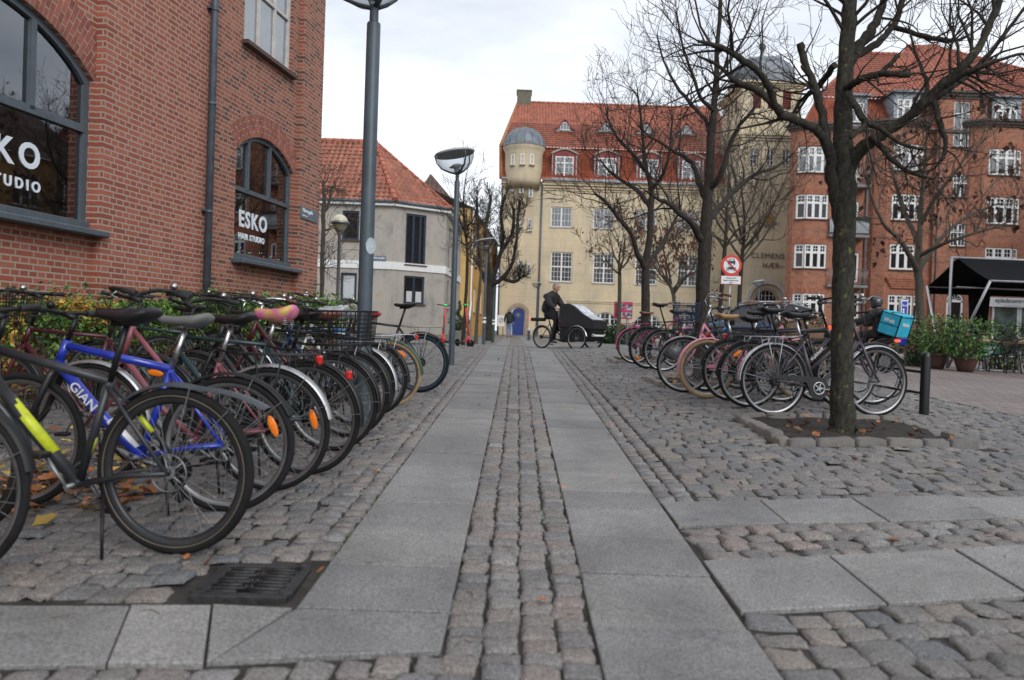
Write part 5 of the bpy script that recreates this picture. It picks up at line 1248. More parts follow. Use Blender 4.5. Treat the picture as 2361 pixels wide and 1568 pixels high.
# ================================================================ TREES
def barkmat(name, c1, c2, lich, amt):
    m, t, b = newmat(name); L = t.links.new
    co = nd(t, 'ShaderNodeTexCoord'); mp = nd(t, 'ShaderNodeMapping'); mp.inputs['Scale'].default_value = (1, 1, .45); L(co.outputs['Object'], mp.inputs[0])
    n1 = nd(t, 'ShaderNodeTexNoise', Scale=34.0, Detail=7.0, Roughness=.7); L(mp.outputs[0], n1.inputs['Vector'])
    n2 = nd(t, 'ShaderNodeTexNoise', Scale=11.0, Detail=6.0, Roughness=.75); L(co.outputs['Object'], n2.inputs['Vector'])
    cr = nd(t, 'ShaderNodeValToRGB'); e = cr.color_ramp.elements; e[0].position = .36; e[0].color = (*c1, 1); e[1].position = .66; e[1].color = (*c2, 1); L(n1.outputs['Fac'], cr.inputs[0])
    rr = nd(t, 'ShaderNodeValToRGB'); e = rr.color_ramp.elements; e[0].position = .60-amt; e[0].color = (0, 0, 0, 1); e[1].position = .66-amt; e[1].color = (1, 1, 1, 1); L(n2.outputs['Fac'], rr.inputs[0])
    mx = nd(t, 'ShaderNodeMixRGB'); L(rr.outputs[0], mx.inputs[0]); L(cr.outputs[0], mx.inputs[1]); mx.inputs[2].default_value = (*lich, 1); L(mx.outputs[0], b.inputs['Base Color'])
    b.inputs['Roughness'].default_value = .9; b.inputs['Specular IOR Level'].default_value = .2
    bp = nd(t, 'ShaderNodeBump', Strength=.9, Distance=.012); L(n1.outputs['Fac'], bp.inputs['Height']); L(bp.outputs[0], b.inputs['Normal'])
    MATS[name] = m; return m
M_bark1 = barkmat('lichen_bark', (.020, .019, .015), (.062, .060, .048), (.14, .135, .045), -.0)
M_bark2 = barkmat('dark_bark', (.022, .019, .016), (.06, .054, .045), (.075, .078, .05), -.03)
M_bark3 = barkmat('grey_bark', (.05, .046, .036), (.13, .12, .09), (.15, .15, .09), 0)
M_twig = mat('dark_twig', (.030, .025, .021), .9, var=.25)
M_twig2 = mat('grey_twig', (.085, .07, .055), .9, var=.25)
M_dryleaf = mat('withered_leaf', (.065, .026, .018), .85, var=.35, isl=.45)
M_dryleaf2 = mat('withered_leaf_reddish', (.17, .075, .045), .85, var=.3, isl=.4)
class Tree:
    def __init__(s, seed, rmin=.0022, droop=.0, curl=.35, leaf=0):
        s.r = random.Random(seed); s.mb = MB(); s.trunk = MB(); s.tips = []; s.rmin = rmin; s.curl = curl; s.droop = droop; s.cnt = 0
    def jit(s, k): return Vector((s.r.gauss(0, k), s.r.gauss(0, k), s.r.gauss(0, k)))
    def branch(s, p, d, L, r0, lvl, maxl, dens=1.0, up=.12):
        r = s.r; n = max(3, min(9, int(L/(.10 if lvl > 1 else .16)))); pts = [p.copy()]; rad = [r0]; d = d.normalized(); q = p.copy()
        for i in range(n):
            d = (d+s.jit(s.curl*.55)+Vector((0, 0, up))).normalized(); q = q+d*(L/n); pts.append(q.copy()); rad.append(max(s.rmin, r0*(1-.72*(i+1)/n)))
        s.mb.tube(pts, rad, 6 if lvl == 0 else (5 if lvl == 1 else 3), 0, cap=False)
        s.cnt += 1
        if lvl >= maxl: s.tips.append((q, d)); return
        k = int(r.uniform(3.2, 5.6)*dens*(1 if lvl else 1.3))
        for j in range(k):
            f = r.uniform(.22, 1.0) if j else 1.0; i = min(n-1, int(f*n)); a = pts[i].lerp(pts[i+1], f*n-i if f < 1 else 1)
            ax = (pts[i+1]-pts[i]).normalized(); o = ax.orthogonal().normalized(); o.rotate(Matrix.Rotation(r.uniform(0, 6.28), 3, ax))
            ang = r.uniform(.45, 1.05) if j else r.uniform(.1, .35)
            nd_ = ax*cos(ang)+o*sin(ang)
            s.branch(a, nd_, L*r.uniform(.42, .72), rad[i]*r.uniform(.5, .72), lvl+1, maxl, dens, up)
    def limb(s, pts, rad, n=10, sub=6, L=.9, maxl=3, lvl=1, start=.3, dens=1.0, spread=1.0, up=.12, knob=0, end=True):
        P = [Vector(p) for p in pts]
        # smooth with Catmull-Rom
        Q = []; Rr = []
        for i in range(len(P)-1):
            p0, p1, p2, p3 = P[max(i-1, 0)], P[i], P[i+1], P[min(i+2, len(P)-1)]
            for k in range(4):
                t = k/4; Q.append(.5*((2*p1)+(-p0+p2)*t+(2*p0-5*p1+4*p2-p3)*t*t+(-p0+3*p1-3*p2+p3)*t**3)); Rr.append(rad[i]+(rad[i+1]-rad[i])*t)
        Q.append(P[-1]); Rr.append(rad[-1])
        for i in range(1, len(Q)-1): Q[i] = Q[i]+s.jit(Rr[i]*(.14 if Rr[i] < .06 else .05)); Rr[i] *= s.r.uniform(.975, 1.03+knob*.5) if Rr[i] > .06 else s.r.uniform(.93, 1.1+knob)
        (s.trunk if n > 11 else s.mb).tube(Q, Rr, n)
        for j in range(sub):
            f = s.r.uniform(start, 1.0) if (j or not end) else 1.0; x = f*(len(Q)-1); i = min(len(Q)-2, int(x)); a = Q[i].lerp(Q[i+1], x-i)
            ax = (Q[i+1]-Q[i]).normalized(); o = ax.orthogonal().normalized(); o.rotate(Matrix.Rotation(s.r.uniform(0, 6.28), 3, ax))
            ang = s.r.uniform(.6, 1.3)*spread if (j or not end) else .15
            s.branch(a, ax*cos(ang)+o*sin(ang)+Vector((0, 0, .15)), L*s.r.uniform(.6, 1.15), min(Rr[i]*.5, .014*L+.003), lvl, maxl, dens, up)
        return Q, Rr
    def stub(s, base, d, l, r):
        s.mb.tube([base, base+d*l*.5+s.jit(r*.3), base+d*l], [r, r*.9, r*1.15], 8)
    def leaves(s, mt, frac, size, cluster=3, name='withered_leaves'):
        mb = MB(); r = s.r
        for q, d in s.tips:
            if r.random() > frac: continue
            for k in range(r.randint(max(1, cluster-1), cluster+2)):
                a = q+s.jit(size*.7); z = Vector((r.gauss(0, .5), r.gauss(0, .5), -1)).normalized(); x = z.orthogonal().normalized(); x.rotate(Matrix.Rotation(r.uniform(0, 6.3), 3, z)); y = z.cross(x); l = size*r.uniform(.6, 1.3)
                vs = [a, a+z*l*.35+x*l*.38+y*l*.12, a+z*l*.8+x*l*.16, a+z*l*1.1, a+z*l*.75-x*l*.2, a+z*l*.3-x*l*.35+y*l*.15]
                mb.add(vs, [(0, 1, 2), (0, 2, 3), (0, 3, 4), (0, 4, 5)])
        return mb, mt, name
    def finish(s, label, mt, mtw, group=None, lv=None, cat='tree', name='street_tree', flare=None):
        t = empty(name, label, cat, (0, 0, 0), group=group)
        if s.trunk.v: s.trunk.obj('trunk', mt, t, fix=False)
        s.mb.obj('branches', mtw, t, fix=False)
        if lv: lv[0].obj(lv[2], lv[1], t, fix=False)
        return t
def pp(x, y, Y0, off=0): return at(x, y, Y0+off)
def L_(Y0, lst, pxm):
    """(px, py, depth offset, radius in px) -> points, radii"""
    return [pp(a, b, Y0, c) for a, b, c, r in lst], [r/pxm for a, b, c, r in lst]
GT = 'bare trees along the right bicycle racks'
# --- tree 1
Y1 = 6.66; K1 = FPX/Y1; T = Tree(101, curl=.42)
P_, R_ = L_(Y1, [(1943, 1012, 0, 36), (1943, 985, 0, 31), (1942, 930, 0, 26.5), (1941, 850, 0, 24.5), (1943, 720, 0, 24), (1946, 600, 0, 24), (1947, 500, 0, 24.5), (1946, 430, 0, 26), (1944, 370, 0, 24), (1944, 300, 0, 21), (1946, 200, .05, 18.5), (1953, 100, .1, 17), (1959, 0, .15, 15.5), (1963, -110, .2, 13), (1966, -220, .2, 9)], K1)
T.limb(P_, R_, n=20, sub=9, L=1.0, maxl=3, start=.74, dens=.9, end=False)
def t1(lst, **k): P, R = L_(Y1, lst, K1); return T.limb(P, R, **k)
t1([(1940, 540, .02, 11), (1929, 475, 0, 13), (1917, 410, -.05, 13.5), (1908, 340, -.12, 12), (1880, 300, -.2, 9.5), (1838, 279, -.3, 9), (1800, 262, -.4, 8.5), (1778, 215, -.5, 7.5), (1755, 172, -.6, 6.5), (1715, 140, -.7, 7), (1660, 108, -.8, 5), (1610, 95, -.9, 3)], n=10, sub=9, L=.8, maxl=3, start=.35, dens=.85)
t1([(1800, 262, -.4, 9), (1778, 235, -.3, 9), (1740, 205, -.2, 8), (1700, 190, -.1, 6), (1655, 150, 0, 4), (1610, 130, .1, 2.5)], n=8, sub=8, L=.7, maxl=3)
t1([(1908, 345, -.1, 10), (1896, 262, 0, 9), (1873, 190, .05, 8), (1855, 140, .1, 8.5), (1844, 100, .1, 8)], n=10, sub=7, L=.5, maxl=3, end=False, knob=.1)
t1([(1868, 175, .05, 6), (1850, 152, .1, 5)], n=8, sub=0)
t1([(1948, 440, .02, 13), (1957, 395, 0, 16), (1985, 345, -.1, 13.5), (2030, 312, -.2, 11.5), (2085, 278, -.3, 10.5), (2130, 240, -.4, 10), (2180, 190, -.5, 9.5), (2225, 150, -.6, 8.5), (2262, 100, -.6, 7.5), (2285, 50, -.6, 7), (2310, -10, -.6, 7), (2330, -70, -.6, 5)], n=12, sub=14, L=.75, maxl=3, start=.35, knob=.1, dens=.85)
t1([(2135, 238, -.4, 9), (2190, 205, -.3, 7), (2240, 165, -.2, 7), (2285, 120, -.1, 5.5), (2330, 60, 0, 4), (2375, 0, 0, 3)], n=8, sub=10, L=.6, maxl=3)
t1([(2178, 198, -.5, 8), (2215, 175, -.6, 6), (2262, 155, -.7, 5), (2330, 130, -.8, 3), (2390, 120, -.8, 2)], n=8, sub=8, L=.6, maxl=3)
t1([(1950, 205, 0, 9), (1978, 186, -.2, 8), (2020, 172, -.3, 8), (2060, 170, -.4, 7), (2096, 172, -.4, 7)], n=9, sub=5, L=.5, maxl=3, end=False)
t1([(2025, 172, -.3, 5), (2048, 152, -.3, 5), (2072, 128, -.3, 5)], n=8, sub=3, L=.3, maxl=2, end=False)
t1([(1946, 200, .03, 12), (1958, 150, .08, 12), (1985, 105, .2, 12), (2012, 62, .3, 11), (2035, 15, .4, 9), (2050, -50, .5, 9), (2060, -130, .5, 6)], n=10, sub=6, L=.7, maxl=3)
t1([(1970, 130, .1, 10), (2005, 112, .3, 9), (2035, 88, .5, 8), (2062, 55, .6, 8), (2075, 15, .6, 7), (2085, -40, .6, 5)], n=9, sub=8, L=.6, maxl=3)
t1([(1955, 215, -.1, 8), (1975, 250, -.3, 8), (1998, 280, -.4, 7), (2035, 300, -.4, 5), (2075, 330, -.5, 4), (2130, 345, -.6, 2.5)], n=8, sub=7, L=.5, maxl=3)
t1([(1990, 270, -.4, 6), (1992, 290, -.4, 6), (1975, 305, -.5, 5), (1962, 318, -.5, 5)], n=8, sub=2, L=.3, maxl=2)
t1([(2010, 315, -.2, 8), (2035, 345, -.3, 6), (2065, 375, -.4, 5), (2105, 400, -.5, 4), (2150, 412, -.5, 2.5)], n=8, sub=7, L=.45, maxl=3)
t1([(1925, 150, 0, 8), (1895, 190, .2, 7), (1868, 215, .3, 6), (1840, 240, .4, 4), (1820, 290, .4, 2.5)], n=8, sub=7, L=.5, maxl=3)
t1([(2128, 232, -.4, 6), (2138, 200, -.3, 5), (2130, 170, -.2, 4), (2110, 120, 0, 3), (2095, 60, .1, 2)], n=7, sub=7, L=.4, maxl=3)
t1([(2150, 225, -.4, 7), (2165, 275, -.5, 7), (2180, 330, -.5, 5), (2170, 370, -.5, 3)], n=8, sub=5, L=.35, maxl=2)
t1([(2050, 60, .6, 7), (2100, 75, .5, 6), (2150, 88, .4, 6), (2200, 95, .3, 5)], n=8, sub=8, L=.5, maxl=3)
0 and t1([(2035, 20, .4, 7), (2080, 30, .4, 7), (2125, 50, .4, 6), (2165, 55, .3, 6)], n=8, sub=5, L=.5, maxl=3, end=False)
t1([(1960, 20, .1, 7), (1920, -20, .2, 5), (1870, -60, .3, 4), (1800, -80, .3, 3)], n=8, sub=5, L=.6, maxl=3)
T.finish('nearest bare tree, thick lichen spotted trunk dividing into knobbly pollarded limbs', M_bark1, M_bark2, GT)
# --- tree 2
Y2 = 11.6; K2 = FPX/Y2; T = Tree(202, curl=.45, rmin=.003)
P_, R_ = L_(Y2, [(1612, 884, 0, 24), (1616, 850, 0, 18), (1618, 760, 0, 16.5), (1621, 659, 0, 16), (1626, 553, 0, 15), (1630, 477, 0, 12), (1634, 426, 0, 11), (1640, 321, 0, 9), (1645, 257, 0, 8), (1650, 198, 0, 7), (1655, 100, 0, 5), (1662, -10, 0, 4)], K2)
T.limb(P_, R_, n=16, sub=12, L=.85, maxl=3, start=.55, dens=.95)
def t2_(lst, **k): P, R = L_(Y2, [(a, b, c, d*.85) for a, b, c, d in lst], K2); k['sub'] = 8; return T.limb(P, R, n=8, dens=.9, **k)
t2_([(1620, 560, 0, 10), (1600, 522, -.2, 9), (1569, 494, -.4, 7), (1543, 469, -.5, 6), (1518, 460, -.6, 4), (1490, 440, -.6, 2.5)], L=.9, maxl=3)
t2_([(1630, 470, 0, 8), (1612, 420, .2, 8), (1600, 384, .4, 7), (1581, 363, .5, 6), (1556, 350, .6, 5), (1530, 333, .7, 4), (1501, 316, .8, 3), (1470, 290, .8, 2)], L=.8, maxl=3, sub=12)
t2_([(1632, 510, 0, 9), (1645, 495, .1, 8), (1674, 460, .3, 7), (1708, 426, .5, 6.5), (1745, 400, .6, 5), (1790, 385, .7, 4), (1826, 355, .8, 3)], L=.9, maxl=3, sub=12)
t2_([(1636, 440, 0, 8), (1662, 405, -.2, 7), (1683, 333, -.3, 6), (1705, 290, -.4, 5), (1735, 255, -.5, 4), (1760, 205, -.5, 2.5)], L=.75, maxl=3, sub=12)
t2_([(1645, 312, 0, 7), (1624, 274, .1, 5.5), (1594, 240, .3, 5), (1560, 198, .4, 4), (1530, 140, .5, 3), (1515, 80, .5, 2)], L=.7, maxl=3, sub=12)
t2_([(1649, 257, 0, 6), (1615, 225, -.3, 5), (1600, 180, -.4, 4), (1575, 110, -.5, 3), (1560, 30, -.5, 2)], L=.75, maxl=3, sub=12)
t2_([(1652, 180, 0, 5), (1690, 130, .2, 4), (1720, 80, .3, 3), (1745, 20, .4, 2)], L=.75, maxl=3, sub=10)
T.finish('middle bare tree, dark trunk and wide fan of crooked branches left of the domed tower', M_bark2, M_twig, GT)
# --- tree 3
Y3 = 16.0; K3 = FPX/Y3; T = Tree(303, curl=.45, rmin=.004)
P_, R_ = L_(Y3, [(1484, 836, 0, 14), (1486, 780, 0, 10.5), (1489, 700, 0, 10), (1488, 617, 0, 9), (1497, 553, 0, 7.5), (1501, 469, 0, 7), (1500, 427, 0, 6), (1489, 384, 0, 5), (1484, 342, 0, 4), (1478, 270, 0, 3), (1470, 215, 0, 2)], K3)
T.limb(P_, R_, n=12, sub=14, L=.95, maxl=3, start=.5, dens=1.0)
def t3(lst, **k): P, R = L_(Y3, lst, K3); return T.limb(P, R, n=7, sub=9, L=.8, maxl=3, **k)
t3([(1488, 622, 0, 7), (1467, 579, -.3, 6), (1457, 541, -.4, 5), (1433, 511, -.6, 5), (1400, 469, -.8, 4), (1372, 446, -.9, 2.5)])
t3([(1490, 610, 0, 6), (1520, 572, .3, 5), (1545, 530, .5, 4), (1570, 480, .7, 3)])
t3([(1499, 480, 0, 6), (1470, 440, .3, 5), (1440, 420, .5, 4), (1405, 395, .7, 3), (1385, 370, .8, 2)])
t3([(1498, 440, 0, 5), (1530, 400, -.3, 4), (1545, 340, -.5, 3), (1550, 270, -.6, 2)])
t3([(1488, 390, 0, 5), (1455, 350, -.3, 4), (1425, 320, -.5, 3), (1400, 270, -.6, 2)])
T.finish('farthest of the three bare trees beside the racks, slender forked trunk', M_bark2, M_twig, GT)
def auto(seed, base, h_trunk, lean, r0, nl, Lb, spreadk, maxl, label, mt, mtw, fr_=None, rmin=.006, group=None, leaf=None, lead=2.0, dens=.9, up=.12, name='street_tree', curl=.4, nsub=6):
    T = Tree(seed, curl=curl, rmin=rmin); b = Vector(base); b.z -= .05; r = T.r
    top = b+Vector((lean[0], lean[1], h_trunk)); mid = b.lerp(top, .5)+T.jit(.04)
    tip = top+Vector((r.gauss(0, .2), r.gauss(0, .2), lead))
    T.limb([b, b.lerp(mid, .5), mid, top, top.lerp(tip, .5)+T.jit(.1), tip], [r0*1.25, r0, r0*.92, r0*.8, r0*.5, r0*.2], n=12, sub=nl, L=Lb*.8, maxl=maxl, start=.62, dens=dens)
    for k in range(nl):
        a = 2*pi*k/nl+r.uniform(-.3, .3); e = r.uniform(.5, 1.1); d = Vector((cos(a)*cos(e), sin(a)*cos(e), sin(e)))
        s0 = top.lerp(tip, r.uniform(0, .35)); p1 = s0+d*Lb*.5*spreadk; p2 = p1+(d+Vector((0, 0, .5))).normalized()*Lb*.5
        T.limb([s0, s0.lerp(p1, .5)+T.jit(.06), p1, p2], [r0*.5, r0*.42, r0*.33, r0*.16], n=7, sub=nsub, L=Lb*.55, maxl=maxl, dens=dens, up=up)
    lv = None
    if leaf: lv = T.leaves(leaf[0], leaf[1], leaf[2], leaf[3])
    return T.finish(label, mt, mtw, group, lv, name=name)
GF = 'trees in front of the far buildings'
def ground_at(px, Y, py=770): x = at(px, py, Y).x; return (x, Y, gz(x, Y))
auto(404, ground_at(1424, 30), 2.6, (0, 0), .085, 5, 1.6, .9, 3, 'slender young tree with brown leaves behind the pink information board', M_bark3, M_twig2, group=GF, leaf=(M_dryleaf2, .22, .11, 2), lead=1.2, rmin=.007)
auto(405, ground_at(1550, 33), 2.2, (0, 0), .10, 6, 2.1, 1.3, 3, 'low spreading tree with reddish dry leaves before the yellow building', M_bark3, M_twig2, group=GF, leaf=(M_dryleaf2, .42, .14, 3), lead=1.6, rmin=.008)
auto(406, ground_at(1660, 26), 3.3, (.05, 0), .08, 6, 2.2, 1.3, 3, 'left one of two bare trees before the tower, crossed by the round road sign', M_bark2, M_twig2, group=GF, lead=2.6, rmin=.007)
auto(407, ground_at(1700, 27), 3.0, (.05, 0), .085, 7, 2.5, 1.5, 3, 'right one of two bare trees before the tower, spreading toward its inscription', M_bark2, M_twig2, group=GF, lead=3.0, rmin=.007)
# --- tree 7, brown leaf clusters in front of the apartments
Y7 = 24.0; K7 = FPX/Y7; T = Tree(707, curl=.5, rmin=.006)
P_, R_ = L_(Y7, [(2124, 838, 0, 13), (2123, 800, 0, 10), (2121, 720, 0, 9), (2119, 650, 0, 9), (2116, 615, 0, 9), (2120, 540, 0, 6), (2124, 470, 0, 5), (2130, 400, 0, 4), (2136, 330, 0, 2)], K7)
T.limb(P_, R_, n=12, sub=10, L=1.5, maxl=3, start=.55)
for lst in ([(2116, 625, 0, 8), (2095, 585, -.4, 6), (2070, 548, -.7, 5), (2040, 520, -1, 4), (2015, 470, -1.2, 3), (1995, 400, -1.3, 2)], [(2118, 620, 0, 8), (2140, 590, .4, 6), (2165, 555, .6, 5), (2200, 520, .9, 4), (2250, 490, 1.1, 3), (2300, 470, 1.2, 2)],
            [(2118, 560, 0, 6), (2090, 500, .5, 5), (2070, 440, .8, 4), (2050, 380, 1, 2)], [(2122, 520, 0, 5), (2160, 450, -.6, 4), (2200, 400, -.9, 3), (2240, 340, -1, 2)], [(2120, 590, 0, 5), (2180, 560, -1, 4), (2240, 540, -1.4, 3), (2310, 520, -1.6, 2)]):
    P, R = L_(Y7, lst, K7); T.limb(P, R, n=7, sub=12, L=1.35, maxl=3, up=.16)
T.finish('tree with clusters of withered dark brown leaves before the red brick apartments', M_bark3, M_twig2, GF, T.leaves(M_dryleaf, .085, .17, 4))
# --- left side trees
Y8 = 30; K8 = FPX/Y8; T = Tree(808, curl=.5, rmin=.009)
P_, R_ = L_(Y8, [(1126, 786, 0, 9), (1127, 740, 0, 8), (1128, 690, 0, 8), (1128, 655, 0, 9)], K8); T.limb(P_, R_, n=12, sub=0)
for lst in ([(1128, 665, 0, 6), (1108, 620, .3, 4.5), (1104, 560, .5, 4), (1100, 500, .6, 3.5), (1100, 455, .6, 3)], [(1128, 660, 0, 6), (1126, 600, -.3, 5), (1118, 540, -.4, 4), (1128, 480, -.4, 4), (1132, 452, -.4, 3)], [(1130, 655, 0, 6), (1150, 600, .2, 5), (1160, 550, .4, 4), (1155, 490, .5, 3.5), (1165, 450, .5, 3)],
            [(1130, 660, 0, 6), (1160, 640, -.3, 5), (1180, 610, -.5, 4), (1190, 560, -.6, 3.5), (1195, 500, -.6, 3), (1200, 465, -.6, 2.5)], [(1155, 640, 0, 5), (1185, 650, .3, 4), (1200, 640, .4, 3)], [(1150, 590, .2, 4), (1180, 540, 0, 4), (1185, 480, 0, 3)]):
    P, R = L_(Y8, lst, K8); T.limb(P, R, n=7, sub=34, L=.55, maxl=2, up=.22, start=.15, dens=1.35)
T.finish('clipped tree with a dense bushy mass of short dark twigs before the yellow building', M_bark2, M_twig, GF)
auto(909, ground_at(1067, 24, 800), 2.7, (.05, 0), .055, 7, 1.1, .8, 3, 'thin young tree with stiff upright twigs just right of the second lamp post', M_bark2, M_twig, group=GF, lead=2.4, rmin=.005, up=.22)
auto(910, ground_at(1097, 27.5, 786), 2.4, (.1, 0), .06, 5, 1.1, .9, 3, 'thin bare tree beside the ochre house, left of the far lamp post', M_bark3, M_twig2, group=GF, lead=2.2, rmin=.006, up=.2)
Yb = 21; T = Tree(911, curl=.5, rmin=.005)
P_, R_ = L_(Yb, [(741, 790, 0, 6), (741, 700, 0, 5), (743, 600, 0, 5), (745, 520, 0, 5), (747, 450, 0, 4), (745, 420, 0, 3)], FPX/Yb); T.limb(P_, R_, n=10, sub=26, L=.95, maxl=3, start=.25, up=.02, spread=1.15)
P, R = L_(Yb, [(746, 490, 0, 4), (760, 460, .2, 3.5), (764, 430, .3, 3)], FPX/Yb); T.limb(P, R, n=7, sub=6, L=.6, maxl=2)
T.finish('thin bare tree at the brick corner in front of the grey house', M_bark3, M_twig2, GF)

# ================================================================ HEDGES, SHRUBS, POTS
M_hleaf = [mat('hedge_leaf_green', (.06, .15, .028), .5, var=.3, isl=.45), mat('hedge_leaf_light', (.17, .27, .045), .5, var=.3, isl=.35), mat('hedge_leaf_yellow', (.45, .30, .045), .6, var=.3, isl=.4), mat('hedge_leaf_orange', (.36, .12, .03), .6, var=.3, isl=.4), mat('dark_green_leaf', (.022, .065, .018), .45, var=.3, isl=.45)]
def foliage(mb, pfun, n, size, r, mix, up=.2):
    for i in range(n):
        c = pfun(); d = Vector((r.gauss(0, 1), r.gauss(0, 1), r.gauss(0, 1)+up)).normalized(); x = d.orthogonal().normalized(); x.rotate(Matrix.Rotation(r.uniform(0, 6.3), 3, d)); y = d.cross(x); l = size*r.uniform(.6, 1.4)
        mi = mix(c); b = c+d*l*.15
        mb.add([c, c+x*l*.5+y*l*.32+d*l*.1, c+x*l, c+x*l*.5-y*l*.32+d*l*.1], [(0, 1, 2, 3)], mi, False)
he = empty('hedge', 'leafy green and yellow hedge under the shop windows along the brick building', 'hedge', P0, radians(90)-A)
r5 = random.Random(55); mb = MB()
def hp():
    x = r5.uniform(-6.5, 7.0); top = gz(-4.5, 8+x)+1.0+.012*x+.10*mnoise.noise(Vector((x*1.1, 0, 7)))+.07*mnoise.noise(Vector((x*4, 2, 0))); y = -(.25+r5.random()*.75)
    z = top-abs(r5.gauss(0, .42))*r5.random()-max(0, (-y-.7))*.3
    if r5.random() < .035: z = top+r5.uniform(0, .16)
    return Vector((x, y, max(z, .3)))
foliage(mb, hp, 42000, .05, r5, lambda c: (r5.choice((2, 2, 3, 0, 1)) if mnoise.noise(Vector((c.x*.8, c.z*2.2, 1)))+(-.16*(c.x+1.2))*1.2 > -.05 else r5.choice((0, 0, 1, 1, 4))))
mb.obj('leaves', M_hleaf, he, fix=False)
mb = MB()
for i in range(420):
    x = r5.uniform(-6.5, 7); y = -r5.uniform(.3, .95); z0 = gz(-4.5, 8+x); mb.tube([(x, y, z0-.1), (x+r5.gauss(0, .08), y+r5.gauss(0, .06), z0+.45), (x+r5.gauss(0, .15), y+r5.gauss(0, .1), z0+.95)], [.007, .005, .003], 4)
mb.obj('stems', M_twig, he, fix=False)
mb = MB(); mb.box((0, -1.02, .38), (13.5, .10, .3)); 
def shrub(name, label, c, rx, ry, h, n, size, mix, seed, cat='shrub', group=None, stems=26, z0=0):
    r = random.Random(seed); s_ = empty(name, label, cat, c, group=group); mb = MB()
    def pf():
        a = r.uniform(0, 6.28); k = r.random()**.5; z = r.random(); w = (.45+.9*sin(min(1, z*1.2)*pi*.62))*(1+.25*mnoise.noise(Vector((a, z*3, seed))))
        return Vector((cos(a)*k*rx*w, sin(a)*k*ry*w, z0+h*z*(1+.15*mnoise.noise(Vector((a*2, k*3, seed))))))
    foliage(mb, pf, n, size, r, mix); mb.obj('leaves', M_hleaf, s_, fix=False); mb = MB()
    for i in range(stems):
        a = r.uniform(0, 6.28); mb.tube([(0.3*rx*cos(a)*r.random(), .3*ry*sin(a)*r.random(), z0-.05), (rx*.5*cos(a), ry*.5*sin(a), z0+h*.5), (rx*.8*cos(a), ry*.8*sin(a), z0+h*.92)], [.010, .007, .003], 4)
    mb.obj('stems', M_twig2, s_, fix=False); return s_
M_terra = mat('brown_glazed_pot', (.062, .030, .023), .35, var=.25, vs=5)
def pot(px, Y, R, h, label, bl):
    x = at(px, 840, Y).x; g = gz(x, Y); p = empty('plant_pot', label, 'plant pot', (x, Y, g), group='large brown pots by the cafe'); mb = MB()
    mb.lathe([(.01, 0), (R*.60, 0), (R*.72, h*.25), (R*.9, h*.7), (R*.97, h*.9), (R*1.04, h*.93), (R*1.04, h), (R*.92, h), (R*.9, h*.88), (.01, h*.86)], 28); mb.obj('pot', M_terra, p)
    mb = MB(); mb.lathe([(R*.9, h*.87), (.01, h*.9)], 16); mb.obj('soil', M_soil, p)
    shrub('potted_shrub', bl, (x, Y, g+h*.85), .52, .5, .95, 1150, .075, lambda c: random.choice((0, 0, 1, 4, 0)), int(px), group='shrubs growing in the brown pots')
random.seed(3)
pot(2226.6, 18.7, .27, .34, 'wide brown glazed pot nearest the cafe tables', 'leafy green shrub in the wide brown pot nearest the cafe tables')
pot(2158, 19.2, .27, .37, 'brown glazed pot just right of the black bollard', 'upright green shrub in the pot just right of the black bollard')
cpt = ground_at(2110, 20.3, 830); shrub('shrub', 'dark ivy like shrub mound beside the pedestrian sign', cpt, .55, .4, .85, 1700, .075, lambda c: random.choice((4, 4, 0)), 61)
cpt = ground_at(2320, 23.0, 830); shrub('shrub', 'tall airy green shrub behind the cafe table under the awning', cpt, 1.3, .5, 1.35, 1500, .09, lambda c: random.choice((0, 4, 1, 4)), 62)
cpt = ground_at(1425, 31.5, 800); shrub('shrub', 'low dark green shrub bed in front of the pink information board', cpt, 1.25, .7, .75, 3400, .10, lambda c: random.choice((4, 0, 4)), 63)
cpt = ground_at(1056, 33, 775); shrub('potted_conifer', 'small twisted conifer in a grey planter beside the grey house', (cpt[0], cpt[1], cpt[2]+.45), .34, .34, .5, 900, .06, lambda c: 4, 64); 
mb = MB(); mb.box((0, 0, .22), (.75, .6, .46), bev=.02); mb.obj('planter', mat('concrete_planter', (.22, .21, .19), .85, var=.2), label='square grey concrete planter holding the small conifer', cat='planter', loc=cpt)
T = Tree(65, curl=.3, rmin=.02); bb = Vector((cpt[0], cpt[1], cpt[2]+.5)); mb = MB(); rr_ = random.Random(66)
for i in range(500): z = rr_.random(); a = z*9; q = Vector((.10*cos(a)*(1-z)+rr_.gauss(0, .05*(1.2-z)), .1*sin(a)*(1-z)+rr_.gauss(0, .05*(1.2-z)), .45+z*.75)); mb.add([q, q+Vector((.05, 0, .02)), q+Vector((0, .03, .07))], [(0, 1, 2)], 4)
mb.obj('leader', M_hleaf, bpy.data.objects['potted_conifer'])
